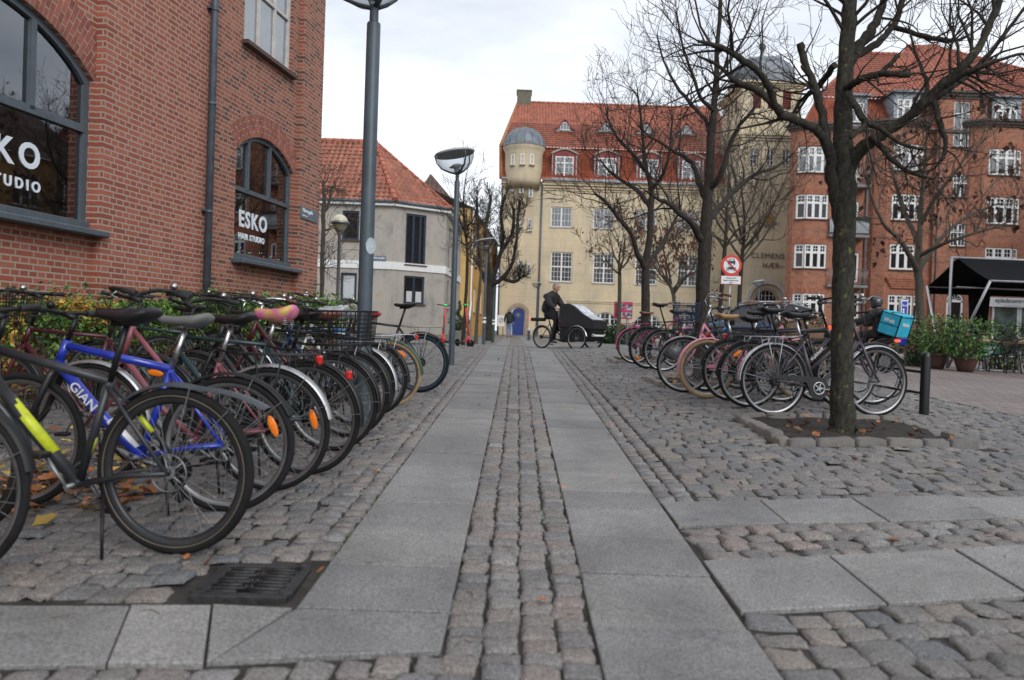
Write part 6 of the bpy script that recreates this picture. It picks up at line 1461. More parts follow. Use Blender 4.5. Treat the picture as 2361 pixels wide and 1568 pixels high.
# ================================================================ BICYCLES
def bmat(n, c, r=.35, metal=0, **k): return mat('paint_'+n, c, r, metal, var=.15, vs=20, **k)
PB = dict(black=bmat('black', (.015, .015, .017)), blue=bmat('blue', (.012, .035, .36), .25, coat=.5), teal=bmat('dark_teal', (.015, .04, .045)), rose=bmat('old_rose', (.24, .075, .095)), purple=bmat('purple_grey', (.075, .062, .075), .3), pink=bmat('pink', (.62, .26, .33), .35), magenta=bmat('magenta', (.42, .03, .16), .35), sky=bmat('sky_blue', (.02, .16, .34), .3), navy=bmat('navy', (.015, .04, .10), .35), white=bmat('white', (.7, .7, .7), .35), green=bmat('green', (.03, .09, .05), .4), lime=bmat('lime', (.55, .62, .02), .4), silver=M_alu, graph=bmat('graphite', (.028, .031, .036), .38), maroon=bmat('maroon', (.07, .014, .022), .35))
M_tan = mat('tan_tyre', (.34, .235, .12), .7, var=.15); M_tansad = mat('tan_leather', (.36, .21, .08), .45, var=.2); M_brownsad = mat('brown_leather', (.17, .06, .03), .4, var=.2)
M_greysad = mat('grey_gel', (.15, .155, .15), .6, var=.15); M_grip = mat('rubber_grip', (.02, .02, .022), .7); M_browngrip = mat('brown_grip', (.14, .055, .03), .5)
M_rim = mat('bare_rim', (.26, .26, .265), .35, metal=.8, var=.12); M_rimblk = mat('black_rim', (.025, .025, .027), .35); M_wall_ = mat('tyre_sidewall_stripe', (.14, .12, .085), .6)
M_plbag = mat('clear_plastic_cover', (.45, .47, .50), .15, var=.2, vs=12, bump=.5, bs=20)
M_pinkcov = None
m, t, b = newmat('pink_yellow_cover'); co = nd(t, 'ShaderNodeTexCoord'); n1 = nd(t, 'ShaderNodeTexNoise', Scale=5.0, Detail=4.0, Distortion=1.5); t.links.new(co.outputs['Object'], n1.inputs['Vector'])
cr = nd(t, 'ShaderNodeValToRGB'); e = cr.color_ramp.elements; e[0].position = .45; e[0].color = (.62, .14, .32, 1); e[1].position = .6; e[1].color = (.55, .38, .10, 1); t.links.new(n1.outputs['Fac'], cr.inputs[0]); t.links.new(cr.outputs[0], b.inputs['Base Color']); b.inputs['Roughness'].default_value = .35; M_pinkcov = m
def spokes_mesh(R, hubr, n, mt, name='spokes'):
    mb = MB()
    for k in range(n):
        a = 2*pi*k/n; s_ = 1 if k % 2 else -1; off = .55 if (k//2) % 2 else -.55
        mb.tube([(hubr*cos(a+off), s_*.026, hubr*sin(a+off)), (R*cos(a), 0, R*sin(a))], .0014, 3, cap=False)
    return mb.mesh(name, mt, fix=False)
CACHE = {}
def cached(key, fn):
    if key not in CACHE: CACHE[key] = fn()
    return CACHE[key]
def wheel(parent, x, z, R, tr, tyre, rim, spoke=M_dullsteel, n=32, cog=False, Ms=None, refl=None, stripe=None, hub=M_dullsteel, drim=.0):
    hub = M_black if cog else hub
    k = (round(R, 3), round(tr, 4))
    me = cached(('tyre', k, tyre.name), lambda: MB().ring((0, 0, 0), R-tr, tr, n=64, k=10).mesh('wheel', tyre, fix=False))
    w = link(me, 'wheel', parent)
    mr = (Ms if Ms is not None else Matrix()) @ Matrix.Translation((x, 0, z)) @ Matrix.Rotation(rnd.uniform(0, 6.28), 4, 'Y')
    w.matrix_local = mr
    def rimf():
        mb = MB(); Ri = R-2*tr
        vs = []; N = 64; prof = [(Ri+.006, -.011), (Ri-.012, -.010), (Ri-.018-drim, 0), (Ri-.012, .010), (Ri+.006, .011)]
        for i in range(N):
            a = 2*pi*i/N
            for r_, y in prof: vs.append((r_*cos(a), y, r_*sin(a)))
        P = len(prof); mb.add(vs, [(i*P+j, ((i+1) % N)*P+j, ((i+1) % N)*P+j+1, i*P+j+1) for i in range(N) for j in range(P-1)], 0, True); return mb.mesh('rim', rim, fix=False)
    link(cached(('rim', k, rim.name, drim), rimf), 'rim', w)
    link(cached(('sp', k, n, spoke.name), lambda: spokes_mesh(R-2*tr-.012, .024, n, spoke)), 'spokes', w)
    def hubf():
        mb = MB(); mb.tube([(0, -.05, 0), (0, .05, 0)], .012, 8); mb.tube([(0, -.03, 0), (0, -.026, 0)], .026, 12); mb.tube([(0, .03, 0), (0, .026, 0)], .026, 12)
        if cog:
            for i in range(6): mb.tube([(0, -.035-.0042*i, 0), (0, -.037-.0042*i, 0)], .046-.004*i+.012, 20)
        return mb.mesh('hub', hub, fix=False)
    link(cached(('hub', cog, hub.name), hubf), 'hub', w)
    if stripe is not None:
        mb = MB()
        for s_ in (-1, 1): mb.ring((0, s_*tr*.82, 0), R-tr*1.55, .003, n=56, k=5)
        link(cached(('stripe', k, stripe.name), lambda: mb.mesh('reflective_stripe', stripe, fix=False)), 'reflective_stripe', w)
    if refl is not None:
        mb = MB(); mb.ball((0, 0, 0), 1, n=16, sc=(.021, .007, .058)); o = mb.obj('spoke_reflector', M_orange, w)
        o.matrix_local = mr.inverted() @ ((Ms if Ms is not None else Matrix()) @ Matrix.Translation((x, 0, z))) @ Matrix.Rotation(-refl, 4, 'Y') @ Matrix.Translation((R-2*tr-.055, 0, 0)) @ Matrix.Rotation(0.0, 4, 'Y')
    return w
def fender(parent, x, z, R, a0, a1, w, mt, Ms=None, stays=True, flap=0, name='mudguard', lift=.022):
    mb = MB(); N = 28; rr = R+lift; prof = [(-.014, -w), (-.003, -w*.75), (0, -w*.3), (0, w*.3), (-.003, w*.75), (-.014, w)]; vs = []
    for i in range(N+1):
        a = a0+(a1-a0)*i/N
        e = flap*max(0, (i/N-.55)/.45)**1.5
        for dr, y in prof: r_ = rr+dr+e; vs.append((x+r_*cos(a), y, z+r_*sin(a)))
    P = len(prof); n0 = len(vs)
    vs += [(v[0]-(v[0]-x)*.006, v[1], v[2]-(v[2]-z)*.006) for v in vs]
    fs = [(i*P+j, (i+1)*P+j, (i+1)*P+j+1, i*P+j+1) for i in range(N) for j in range(P-1)]; fs += [tuple(n0+q for q in reversed(f)) for f in fs]
    mb.add(vs, fs, 0, True, Ms); o = mb.obj(name, mt, parent, fix=False)
    if stays:
        mb = MB()
        for a in (a1-.22, a1-.75):
            for s_ in (-1, 1): mb.tube([(x, s_*.055, z), (x+(rr-.01)*cos(a), s_*w, z+(rr-.01)*sin(a))], .0025, 4)
        mb2 = MB(); mb2.add(mb.v, mb.f, 0, True, Ms); mb2.obj('stay', M_dullsteel, o, fix=False)
    return o
def saddle_mesh(kind, big):
    mb = MB(); st = [(-.125, .045+.02*big, .012), (-.11, .078+.02*big, .03), (-.06, .085+.02*big, .038), (0, .058+.01*big, .032), (.06, .03, .026), (.12, .022, .024), (.145, .012, .015)]; vs = []; n = 12
    for x, w, h in st:
        for k in range(n):
            a = 2*pi*k/n; y = w*cos(a); z = h*sin(a) if sin(a) > 0 else h*(.9+.5*big)*sin(a)
            dip = .012*(1-((x)/.13)**2); zz = z-dip+ (.014 if x < -.08 else 0)
            vs.append((x, y, zz))
    fs = [(i*n+k, (i+1)*n+k, (i+1)*n+(k+1) % n, i*n+(k+1) % n) for i in range(len(st)-1) for k in range(n)]+[tuple(range(n)), tuple(range(len(vs)-1, len(vs)-n-1, -1))]
    mb.add(vs, fs, 0, True); return mb
def bike(name, label, loc, heading, lean=0, steer=0, style='diamond', fc='black', R=.345, tr=.018, wb=1.07, tyre=M_rubber, rim=M_rim, fend=None, fa=(-.15, 3.45), ffend=True, rack=None, saddle=M_leather, big=.3, sh=.98, bar='city', bh=1.06, grip=M_grip, guard=None, basket=None, crate=None, refl=None, stripe=None, light=None, decal=None, thick=1.0, stand=True, group=None, spec=None, flap=0, cover=None, nsp=32, fork=None, barm=None, pitch=0, cog=True, fbasket=None, word=None, side=1, disc=False, helmet=False, lock=False, rim_d=0.0):
    fcm = PB[fc] if isinstance(fc, str) else fc; root = empty(name, label, 'bicycle', loc, group=group); root.rotation_mode = 'XYZ'
    root.rotation_euler = (lean, pitch, heading)
    k = R/.345; BB = Vector((.44, 0, .27*k+.005)); ax_x = lambda z: wb-.05-(z-R)*.364
    zh0 = R+.385*k; zh1 = zh0+(.13 if style != 'step' else .19); HB = Vector((ax_x(zh0), 0, zh0)); HT = Vector((ax_x(zh1), 0, zh1))
    sx = lambda z: BB.x-(z-BB.z)*.325
    scz = {'diamond': .80, 'mtb': .72, 'step': .72, 'cruiser': .66}[style]; SC = Vector((sx(scz), 0, scz)); th = thick
    mb = MB(); t_ = .0145*th
    mb.tube([BB, SC], t_, 10); mb.tube([HB, HT], .019*max(1, th*.9), 12); mb.tube([BB+Vector((0, -.036, 0)), BB+Vector((0, .036, 0))], .022, 12)
    if style in ('diamond', 'mtb'): mb.tube([SC, HT-Vector((0, 0, .03))], t_*(1.1 if style == 'mtb' else .95), 10)
    if style == 'step': mb.tube([HT-Vector((-.004, 0, .03)), HT.lerp(Vector((sx(.46), 0, .46)), .5)-Vector((0, 0, .05)), Vector((sx(.45), 0, .45))], t_, 10)
    if style == 'cruiser': mb.tube([HT-Vector((0, 0, .02)), Vector((.62, 0, .50)), Vector((sx(.44), 0, .44))], t_*1.15, 10); mb.tube([Vector((.60, 0, .52)), SC], t_*.8, 8)
    mb.tube([HB+Vector((.004, 0, .02)), HB.lerp(BB, .5)-Vector((0, 0, .01 if style != 'step' else .04)), BB], t_*1.22*(1.25 if style == 'mtb' else 1), 10)
    for s_ in (-1, 1):
        mb.tube([(0, s_*.062, R), (.2, s_*.05, R-.02), (BB.x-.02, s_*.03, BB.z)], .009*th, 8); mb.tube([(0, s_*.062, R), (SC.x*.6, s_*.045, (R+SC.z)*.53), SC-Vector((0, -s_*.014, .02))], .0075*th, 8)
    mb.obj('frame', fcm, root)
    if decal:
        for (a, b2, mm, rr_) in decal:
            seg = {'down': (HB, BB), 'chain': (Vector((0, -.062, R)), Vector((BB.x, -.03, BB.z))), 'stay': (Vector((0, -.062, R)), SC), 'seat': (BB, SC), 'top': (SC, HT)}[a]
            mb = MB(); mb.tube([seg[0].lerp(seg[1], b2[0])+Vector((0, -.002, 0)), seg[0].lerp(seg[1], b2[1])+Vector((0, -.002, 0))], rr_, 10); mb.obj('decal', mm, root)
    if word:
        a, b2, w_, wh, mm, off = word; seg = {'down': (HB, BB), 'top': (SC, HT)}[a]; P_ = seg[0].lerp(seg[1], b2); sd = side
        dv = (seg[1]-seg[0]).normalized()
        if sd > 0 and dv.x > 0: dv = -dv
        if sd < 0 and dv.x < 0: dv = -dv
        yv = Vector((0, -sd, 0)); zv = dv.cross(yv).normalized(); zv = zv if zv.z > 0 else -zv
        Mw = Matrix((dv, dv.cross(-zv).normalized(), zv)).transposed().to_4x4(); Mw = Matrix((dv, zv.cross(dv), zv)).transposed().to_4x4(); Mw.translation = P_+Vector((0, sd*off, 0)); text(root, w_, (0, 0, -wh*.42), wh, mm, M=Mw, align='CENTER', bold=.0008, ext=.002, sx=1.15)
    # steering group transform
    axd = (HT-HB).normalized(); Ms = Matrix.Translation(HB) @ Matrix.Rotation(steer, 4, axd) @ Matrix.Translation(-HB)
    mb = MB()
    for s_ in (-1, 1): mb.tube([HB+Vector((.0, s_*.02, -.015)), HB+Vector((.008, s_*.052, -.05)), Vector((ax_x(R+.15), s_*.055, R+.15)), Vector((wb, s_*.055, R))], [.013*th, .014*th, .012*th, .009], 8, M=Ms)
    mb.tube([HB-Vector((0, .03, .02)), HB+Vector((0, .03, -.02))], .018, 8, M=Ms); mb.obj('fork', PB[fork] if fork else fcm, root)
    wheel(root, 0, R, R, tr, tyre, rim, n=nsp, cog=cog, refl=refl, stripe=stripe, drim=rim_d)
    wheel(root, wb, R, R, tr, tyre, rim, n=nsp, Ms=Ms, refl=(None if refl is None else refl+2), stripe=stripe, drim=rim_d)
    if fend:
        fender(root, 0, R, R, fa[0], fa[1], max(.026, tr+.008), fend, flap=flap)
        if ffend: fender(root, wb, R, R, .75, 3.55, max(.024, tr+.007), fend, Ms=Ms)
    if disc:
        mb = MB(); mb.ring((0, .045, R), .078, .006, n=32, k=4, flat=.35); [mb.tube([(0, .045, R), (.075*cos(a), .045, R+.075*sin(a))], .004, 4) for a in (0, 1.26, 2.5, 3.77, 5.0)]; mb.tube([(0, .05, R), (0, .03, R)], .025, 14); mb.obj('brake_disc', M_dullsteel, root)
    # crank
    mb = MB(); ca = rnd.uniform(0, 6.28); y0 = -.055
    rr0 = .085 if guard is None else .05; mb.ring((BB.x, y0, BB.z), rr0, .005, n=32, k=6); mb.ring((BB.x, y0, BB.z), rr0*.75, .003, n=28, k=5); mb.tube([BB+Vector((0, y0+.01, 0)), BB+Vector((0, y0-.012, 0))], .018, 10)
    for k5 in range(5): mb.tube([BB+Vector((0, y0, 0)), BB+Vector((rr0*cos(ca+1.257*k5), y0, rr0*sin(ca+1.257*k5)))], .006, 5)
    
    mb.tube([BB+Vector((0, -.085, 0)), BB+Vector((0, .085, 0))], .010, 8)
    for s_, yy in ((1, -.075), (-1, .075)): mb.tube([BB+Vector((0, yy, 0)), BB+Vector((s_*.17*cos(ca), yy*1.12, s_*.17*sin(ca)))], .010, 8, flat=.7)
    cr_ = mb.obj('crank', M_dullsteel if guard is None or fc == 'purple' else M_dullsteel, root)
    for s_, yy in ((1, -.12), (-1, .12)):
        mb = MB(); c = BB+Vector((s_*.17*cos(ca), yy, s_*.17*sin(ca))); mb.box(c, (.085, .075, .024), bev=.006); p = mb.obj('pedal', M_plastic, cr_)
        mb = MB(); mb.box(c+Vector((.041, 0, 0)), (.006, .05, .014)); mb.obj('pedal_reflector', M_orange, cr_)
    if guard is None:
        mb = MB(); mb.tube([BB+Vector((0, -.055, .082)), Vector((0, -.055, R+.045))], .004, 4, flat=.6); mb.tube([BB+Vector((0, -.055, -.082)), Vector((.02, -.055, R-.10 if cog else R-.04)), Vector((0, -.055, R-.05))], .004, 4); mb.obj('chain', M_black, root)
        if cog: mb = MB(); mb.box((.01, -.06, R-.085), (.018, .012, .11), bev=.003); mb.tube([(.015, -.066, R-.13), (.015, -.058, R-.13)], .02, 10); mb.tube([(.005, -.066, R-.06), (.005, -.058, R-.06)], .02, 10); mb.obj('derailleur', M_black, root)
    else:
        mb = MB(); pts = [(-.05, R+.015), (-.03, R+.048), (.06, R+.055), (BB.x-.03, BB.z+.112)]+[(BB.x+.108*sin(a), BB.z+.108*cos(a)) for a in (.2, .6, 1.0, 1.5, 2.0, 2.5, 3.0, 3.5, 4.0)]+[(BB.x-.105, BB.z+.005), (BB.x-.13, BB.z+.055), (.06, R+.018)]
        mb.prism(pts, -.072, -.050); g_ = mb.obj('chain_guard', PB[guard] if guard in PB else M_plastic, root)
        mb = MB(); mb.ring((BB.x, -.075, BB.z), .058, .009, n=32, k=6); mb.tube([BB+Vector((0, -.07, 0)), BB+Vector((0, -.086, 0))], .02, 12); [mb.tube([BB+Vector((0, -.077, 0)), BB+Vector((.056*cos(1.257*q), -.077, .056*sin(1.257*q)))], .008, 5) for q in range(5)]; mb.obj('chainring', M_alu if fc == 'purple' else M_dullsteel, g_)
    # saddle
    SP = Vector((sx(sh-.04), 0, sh-.04)); mb = MB(); mb.tube([SC-(SC-BB).normalized()*.03, SP], .0135, 10); mb.tube([SP+Vector((-.05, 0, .006)), SP+Vector((.07, 0, .006))], .012, 6); mb.obj('seat_post', M_chrome if fc in ('purple', 'pink', 'blue', 'rose', 'teal') else M_black, root)
    sm = saddle_mesh('', big); mb = MB(); mb.add(sm.v, sm.f, 0, True, Matrix.Translation(SP+Vector((-.005, 0, .045))) @ Matrix.Diagonal((1.0, .95, .85 if cover is None else 1.25, 1))); mb.obj('saddle', cover or saddle, root)
    if big > .6: mb = MB(); [mb.ring((SP.x-.08, s_*.045, SP.z-.03+.012*j), .02, .0028, axis='z', n=14, k=4) for s_ in (-1, 1) for j in range(4)]; mb.obj('saddle_spring', M_chrome, root)
    # stem + bar
    ST = Vector((ax_x(bh-.02), 0, bh-.02)); bm_ = barm or M_plastic
    mb = MB(); mb.tube([HT, ST], .0125, 10, M=Ms); B0 = ST+Vector((.07 if bar in ('flat', 'city') else .03, 0, .025)); mb.tube([ST, B0], .014, 10, M=Ms); mb.obj('stem', bm_ if bar != 'flat' else M_black, root)
    if bar == 'flat': pts = [B0+Vector((-.03, -.30, .012)), B0+Vector((-.01, -.12, .006)), B0, B0+Vector((-.01, .12, .006)), B0+Vector((-.03, .30, .012))]
    elif bar == 'city': h_ = [(0, .05, .0), (.015, .12, .02), (-.03, .23, .045), (-.11, .285, .04), (-.21, .30, .02)]; pts = [B0+Vector((x, -y, z)) for x, y, z in reversed(h_)]+[B0+Vector((x, y, z)) for x, y, z in h_]
    else: h_ = [(0, .04, .0), (.03, .09, .07), (.0, .2, .13), (-.10, .29, .13), (-.24, .32, .10)]; pts = [B0+Vector((x, -y, z)) for x, y, z in reversed(h_)]+[B0+Vector((x, y, z)) for x, y, z in h_]
    mb = MB(); mb.tube(pts, .0115, 8, M=Ms); hb = mb.obj('handlebar', bm_, root)
    for (a, b2) in ((pts[0], pts[1]), (pts[-1], pts[-2])):
        mb = MB(); e_ = a.lerp(b2, .80 if bar != 'flat' else .62); mb.tube([a+(a-b2).normalized()*.01, a.lerp(e_, .1), a.lerp(e_, .5), e_], [.017, .0175, .0155, .017], 10, M=Ms); mb.obj('grip', grip, hb)
        mb = MB(); f_ = a.lerp(b2, .9); g2 = Vector((.05, 0, -.03)); mb.tube([f_+g2*.3, f_+g2, a.lerp(b2, .3)+g2*1.3], [.007, .006, .005], 6, M=Ms); mb.obj('brake_lever', M_dullsteel if fc in ('purple', 'rose', 'magenta', 'pink') else M_black, hb)
    mb = MB()
    for s_ in (-1, 1):
        q = pts[0 if s_ < 0 else -1].lerp(B0, .5); mb.tube([q, q+Vector((.14, -s_*.03, -.02)), B0+Vector((.12, s_*.02, -.14)), HB+Vector((.05, s_*.02, .0)), HB+Vector((-.03, s_*.02, -.05))], .003, 4, M=Ms)
    mb.obj('cable', M_black, root)
    mb = MB(); mb.ball(pts[-2 if bar == 'flat' else 1]+Vector((0, 0, .03)), .022, n=10, M=Ms); mb.obj('bell', M_chrome if spec != 'blackbell' else M_black, hb)
    if rack:
        zr = 2*R+.075; mb = MB(); w_ = .065
        x0, x1 = -.27, .17
        for s_ in (-1, 0, 1): mb.tube([(x0, s_*w_, zr), (x1, s_*w_, zr)]+([(SC.x, s_*.01, zr+.02)] if s_ else []), .0055, 6)
        for x in (x0, -.12, .03, x1): mb.tube([(x, -w_, zr), (x, w_, zr)], .0055, 6)
        for s_ in (-1, 1): mb.tube([(0, s_*.07, R+.02), (-.10, s_*(w_+.004), zr)], .005, 6); mb.tube([(0, s_*.07, R+.02), (.06, s_*(w_+.004), zr)], .005, 6)
        mb.tube([(x0, -w_, zr), (x0-.02, -.04, zr-.05), (x0-.02, .04, zr-.05), (x0, w_, zr)], .005, 6)
        mb.obj('carrier_rack', rack, root)
    if light:
        mb = MB(); p = (-.285, 0, 2*R+.045) if light == 'rack' else (((R+.035)*cos(2.35), 0, R+(R+.035)*sin(2.35)) if light == 'fender' else (SP.x-.03, 0, SP.z-.10)); mb.box(p, (.035, .055, .055), bev=.01); mb.obj('rear_light', M_red, root)
    def mesh_basket(x0, x1, w_, z0, z1, mt, fl=1.12, M=None):
        mb = MB(); cx_ = (x0+x1)/2
        def ringz(z): f = 1+(fl-1)*(z-z0)/(z1-z0); a, b2 = (x1-x0)/2*f, w_*f; return [(cx_-a, -b2, z), (cx_+a, -b2, z), (cx_+a, b2, z), (cx_-a, b2, z)]
        for i in range(9): z = z0+(z1-z0)*i/8; mb.tube(ringz(z), .0026 if i < 8 else .006, 4, closed=True, M=M)
        a0, a1 = ringz(z0), ringz(z1)
        for e in range(4):
            p0, p1, q0, q1 = Vector(a0[e]), Vector(a0[(e+1) % 4]), Vector(a1[e]), Vector(a1[(e+1) % 4]); nn = 13
            for j in range(nn): mb.tube([p0.lerp(p1, j/nn), q0.lerp(q1, j/nn)], .0024, 4, M=M)
        for j in range(12): p = Vector(a0[0]).lerp(Vector(a0[1]), j/12); q = Vector(a0[3]).lerp(Vector(a0[2]), j/12); mb.tube([p, q], .0024, 4, M=M)
        return mb.obj('basket', mt, root, fix=False)
    if basket: mesh_basket(-.27, .13, .14, 2*R+.085, 2*R+.32, M_black)
    if fbasket: mesh_basket(HT.x+.08, HT.x+.36, .18, zh1+.02, zh1+.24, fbasket, M=Ms)
    if stand: mb = MB(); mb.tube([(.30, .04, BB.z-.01), (.22, .16, .012)], .007, 6); mb.obj('kickstand', M_black, root)
    if lock: mb = MB(); mb.tube([(-.03, .05, R+.22), (-.16, .05, R+.28), (-.16, -.05, R+.28), (-.03, -.05, R+.22)], .011, 8); mb.obj('frame_lock', M_black, root)
    return root
def place_left(px, py, D, hd, **k):
    x = at(px, py, D).x; return dict(loc=(x, D, gz(x, D)), heading=hd, **k)
GL, GR = 'bicycles parked left of the slab path', 'bicycles parked right of the slab path'
H0 = pi-.14     # front wheels point away from the path toward the hedge
def LB(label, px, py, D, dh=0, **k):
    kw = place_left(px, py, D, H0+dh); kw.update(k); kw.setdefault('group', GL)
    hd = kw['heading']; f = (kw['loc'][0]+1.07*cos(hd), kw['loc'][1]+1.07*sin(hd)); dz = gz(*f)-kw['loc'][2]; kw['pitch'] = -atan2(dz, 1.07)
    return bike('bicycle', label, **kw)
LB('nearest black mountain bicycle with lime green decals and a short dark rear mudguard', 402, 1280, 3.34, dh=.0, style='mtb', fc='graph', R=.352, tr=.022, tyre=M_rubber, rim=M_rimblk, fend=mat('slate_plastic', (.05, .06, .07), .4), fa=(.9, 2.55), ffend=True, bar='flat', bh=1.0, sh=1.0, saddle=M_leather, thick=1.25, stripe=M_wall_, decal=[('down', (.10, .74), PB['lime'], .0285), ('chain', (.35, .72), PB['lime'], .0125), ('seat', (.30, .46), PB['lime'], .019), ('stay', (.42, .6), PB['lime'], .0105)], lean=-.02, steer=.15, rim_d=.008, flap=.13, disc=True)
# far-left neighbour whose front end pokes into the frame
LB('black bicycle at the very left edge with only its dark rear mudguard and tyre showing', -135, 1200, 3.0, dh=.05, style='diamond', fc='black', fend=M_plastic, fa=(-.6, 2.9), bar='flat', bh=1.0, lean=.03)
LB('bright blue mountain bicycle with white lettering bands and grey saddle behind the lime one', 520, 1180, 4.02, dh=.12, style='mtb', fc='blue', R=.345, tr=.020, rim=M_rim, fend=M_plastic, fa=(.7, 2.7), ffend=False, bar='flat', bh=.99, sh=.97, saddle=M_greysad, big=.6, thick=1.3, decal=[('down', (.62, .93), PB['white'], .0297), ('stay', (.45, .7), PB['white'], .011)], lean=.03, refl=2.75, fork='black', spec='blackbell', disc=True, word=('down', .38, 'GIANT', .045, PB['white'], .030), side=1)
LB('old rose town bicycle with silver mudguards and plain black saddle', 622, 1125, 4.50, dh=.04, style='step', fc='rose', R=.35, tr=.017, rim=M_rim, fend=M_alu, fa=(-.2, 2.95), rack=M_black, bar='city', bh=1.08, sh=.97, big=.5, light='rack', guard='black', lean=-.03, refl=2.9)
LB('dark teal bicycle whose saddle wears a pink and yellow cover', 704, 1073, 4.93, dh=-.02, style='diamond', fc='teal', R=.35, tr=.018, rim=M_rim, fend=M_black, fa=(-.2, 3.25), rack=M_black, bar='city', bh=1.05, sh=1.0, big=.8, cover=M_pinkcov, light='fender', refl=-.0+6.0, lean=.02, guard='black')
LB('black town bicycle with a big wire basket on its rear rack', 764, 1022, 5.75, dh=.03, style='step', fc='black', R=.345, tr=.018, rim=M_rim, fend=M_black, fa=(-.2, 3.3), rack=M_black, basket=True, bar='city', bh=1.06, sh=.98, big=.6, lean=-.02, guard='black')
LB('maroon bicycle half hidden behind the nearest lamp post with brown grips', 800, 1000, 6.35, dh=-.05, style='step', fc='maroon', R=.345, fend=M_black, fa=(-.2, 3.3), rack=M_dullsteel, bar='city', bh=1.07, sh=.97, big=.6, saddle=M_brownsad, lean=.03, grip=M_browngrip, barm=M_chrome, guard='black')
LB('dark bicycle with plastic wrapped saddle just beyond the nearest lamp post', 822, 983, 6.95, dh=.02, style='diamond', fc='black', R=.345, fend=M_alu, fa=(-.2, 3.2), rack=M_black, bar='city', bh=1.04, sh=1.0, cover=M_plbag, big=.7, lean=-.01, nsp=36)
LB('navy bicycle with a light blue rear frame tag behind the plastic wrapped saddle', 858, 958, 7.6, dh=-.04, style='diamond', fc='navy', R=.345, fend=M_black, fa=(-.2, 3.2), rack=M_alu, bar='city', bh=1.05, sh=.98, big=.5, lean=.02, decal=[('top', (.02, .25), PB['sky'], .019)], cover=M_plbag)
LB('white and green bicycle with tan tyres and a red saddle', 897, 937, 8.3, dh=.03, style='mtb', fc='white', R=.34, tr=.018, tyre=M_tan, rim=M_rim, fend=PB['green'], fa=(.2, 3.15), rack=M_alu, bar='flat', bh=1.0, sh=.95, saddle=mat('red_saddle', (.5, .03, .03), .5), light='rack', refl=2.1, lean=-.02, decal=[('down', (.2, .8), PB['sky'], .02)])
LB('black bicycle with thick tyres and broad rear rack ending the left row', 968, 906, 9.7, dh=-.02, style='diamond', fc='black', R=.36, tr=.026, rim=M_rimblk, fend=M_plastic, fa=(.3, 2.55), rack=M_dullsteel, bar='flat', bh=1.08, sh=1.06, light='fender', refl=-.75, stripe=PB['sky'], thick=1.15, lean=.01)
for (lab, px, py, D, dh, k) in (
    ('dark bicycle in the second rank by the hedge with silver swept handlebar', 610, 900, 8.3, .15, dict(style='step', fc='black', bar='high', bh=1.0, sh=.95)),
    ('maroon framed bicycle standing in the hedge row behind the blue mountain bicycle', 330, 1010, 5.6, .1, dict(style='diamond', fc='maroon', bar='flat', bh=1.08, sh=.98, fend=M_plastic, fbasket=M_black)),
    ('dark green bicycle in the second rank with black saddle and straight bars', 480, 960, 6.6, -.08, dict(style='diamond', fc='teal', bar='flat', bh=1.08, sh=1.0, fend=M_black, rack=M_black)),
    ('black step through bicycle in the second rank near the brick corner', 700, 870, 9.6, .05, dict(style='step', fc='black', bar='city', bh=1.08, sh=1.0, fend=M_black, saddle=M_brownsad, fbasket=M_black, barm=M_chrome)),
    ('grey bicycle deepest in the left group with clear plastic on its saddle', 800, 850, 11.2, .1, dict(style='step', fc='graph', bar='high', bh=1.05, sh=1.0, fend=M_alu, cover=M_plbag, barm=M_chrome))):
    LB(lab, px, py, D, dh=dh, **k)
# right row: front wheels toward the rack on the right
def RB(label, px, py, D, hd=.14, **k):
    x = at(px, py, D).x; kw = dict(loc=(x, D, gz(x, D)), heading=hd); kw.update(k); kw['group'] = GR; wb = kw.get('wb', 1.07)
    f = (x+wb*cos(kw['heading']), D+wb*sin(kw['heading'])); kw['pitch'] = -atan2(gz(*f)-kw['loc'][2], wb)
    return bike('bicycle', label, **kw)
RB('purple grey town bicycle with silver mudguards, nearest of the right row behind the trunk', 1781, 957, 7.72, hd=.17, style='step', fc='purple', R=.345, tr=.017, fend=M_chrome, fa=(-.25, 3.15), rack=M_alu, bar='city', bh=1.10, sh=.985, big=.5, guard='black', light=None, wb=1.10, lean=-.02, nsp=36, thick=1.15, barm=M_chrome)
RB('black bicycle with large orange spoke reflector and long level top tube', 1726, 947, 8.35, hd=.13, style='diamond', fc='graph', R=.35, tr=.018, fend=M_plastic, fa=(-.2, 3.2), rack=M_black, bar='flat', bh=1.16, sh=1.03, big=.4, refl=2.15, thick=1.3, lean=.02, light='rack', word=('down', .35, 'Kalkhoff', .032, PB['white'], .0245), side=-1)
RB('black bicycle with low flat saddle between the reflector bicycle and the pink one', 1684, 932, 8.95, hd=.16, style='diamond', fc='black', R=.345, fend=M_plastic, fa=(-.2, 3.0), rack=M_black, bar='flat', bh=1.02, sh=.93, light='rack', lean=-.02)
RB('pink cruiser with cream tyres, pink mudguards and tan sprung saddle', 1629, 915, 9.25, hd=.15, style='cruiser', fc='pink', R=.345, tr=.026, tyre=M_tan, fend=PB['pink'], fa=(-.1, 3.3), bar='high', bh=1.0, sh=.96, saddle=M_tansad, big=1.0, grip=M_browngrip, barm=M_chrome, wb=1.14, guard='pink', lean=.02)
RB('navy bicycle with small brown saddle standing behind the pink cruiser', 1628, 893, 9.95, hd=.12, style='diamond', fc='navy', R=.345, fend=M_black, rack=PB['navy'], bar='flat', bh=1.03, sh=.95, saddle=M_brownsad, lean=-.03)
RB('black bicycle with dangling grey helmet and thin mudguards before the middle tree pit', 1528, 868, 13.0, hd=.15, style='diamond', fc='black', R=.345, fend=M_black, rack=M_black, bar='flat', bh=1.05, sh=.98, lean=.01)
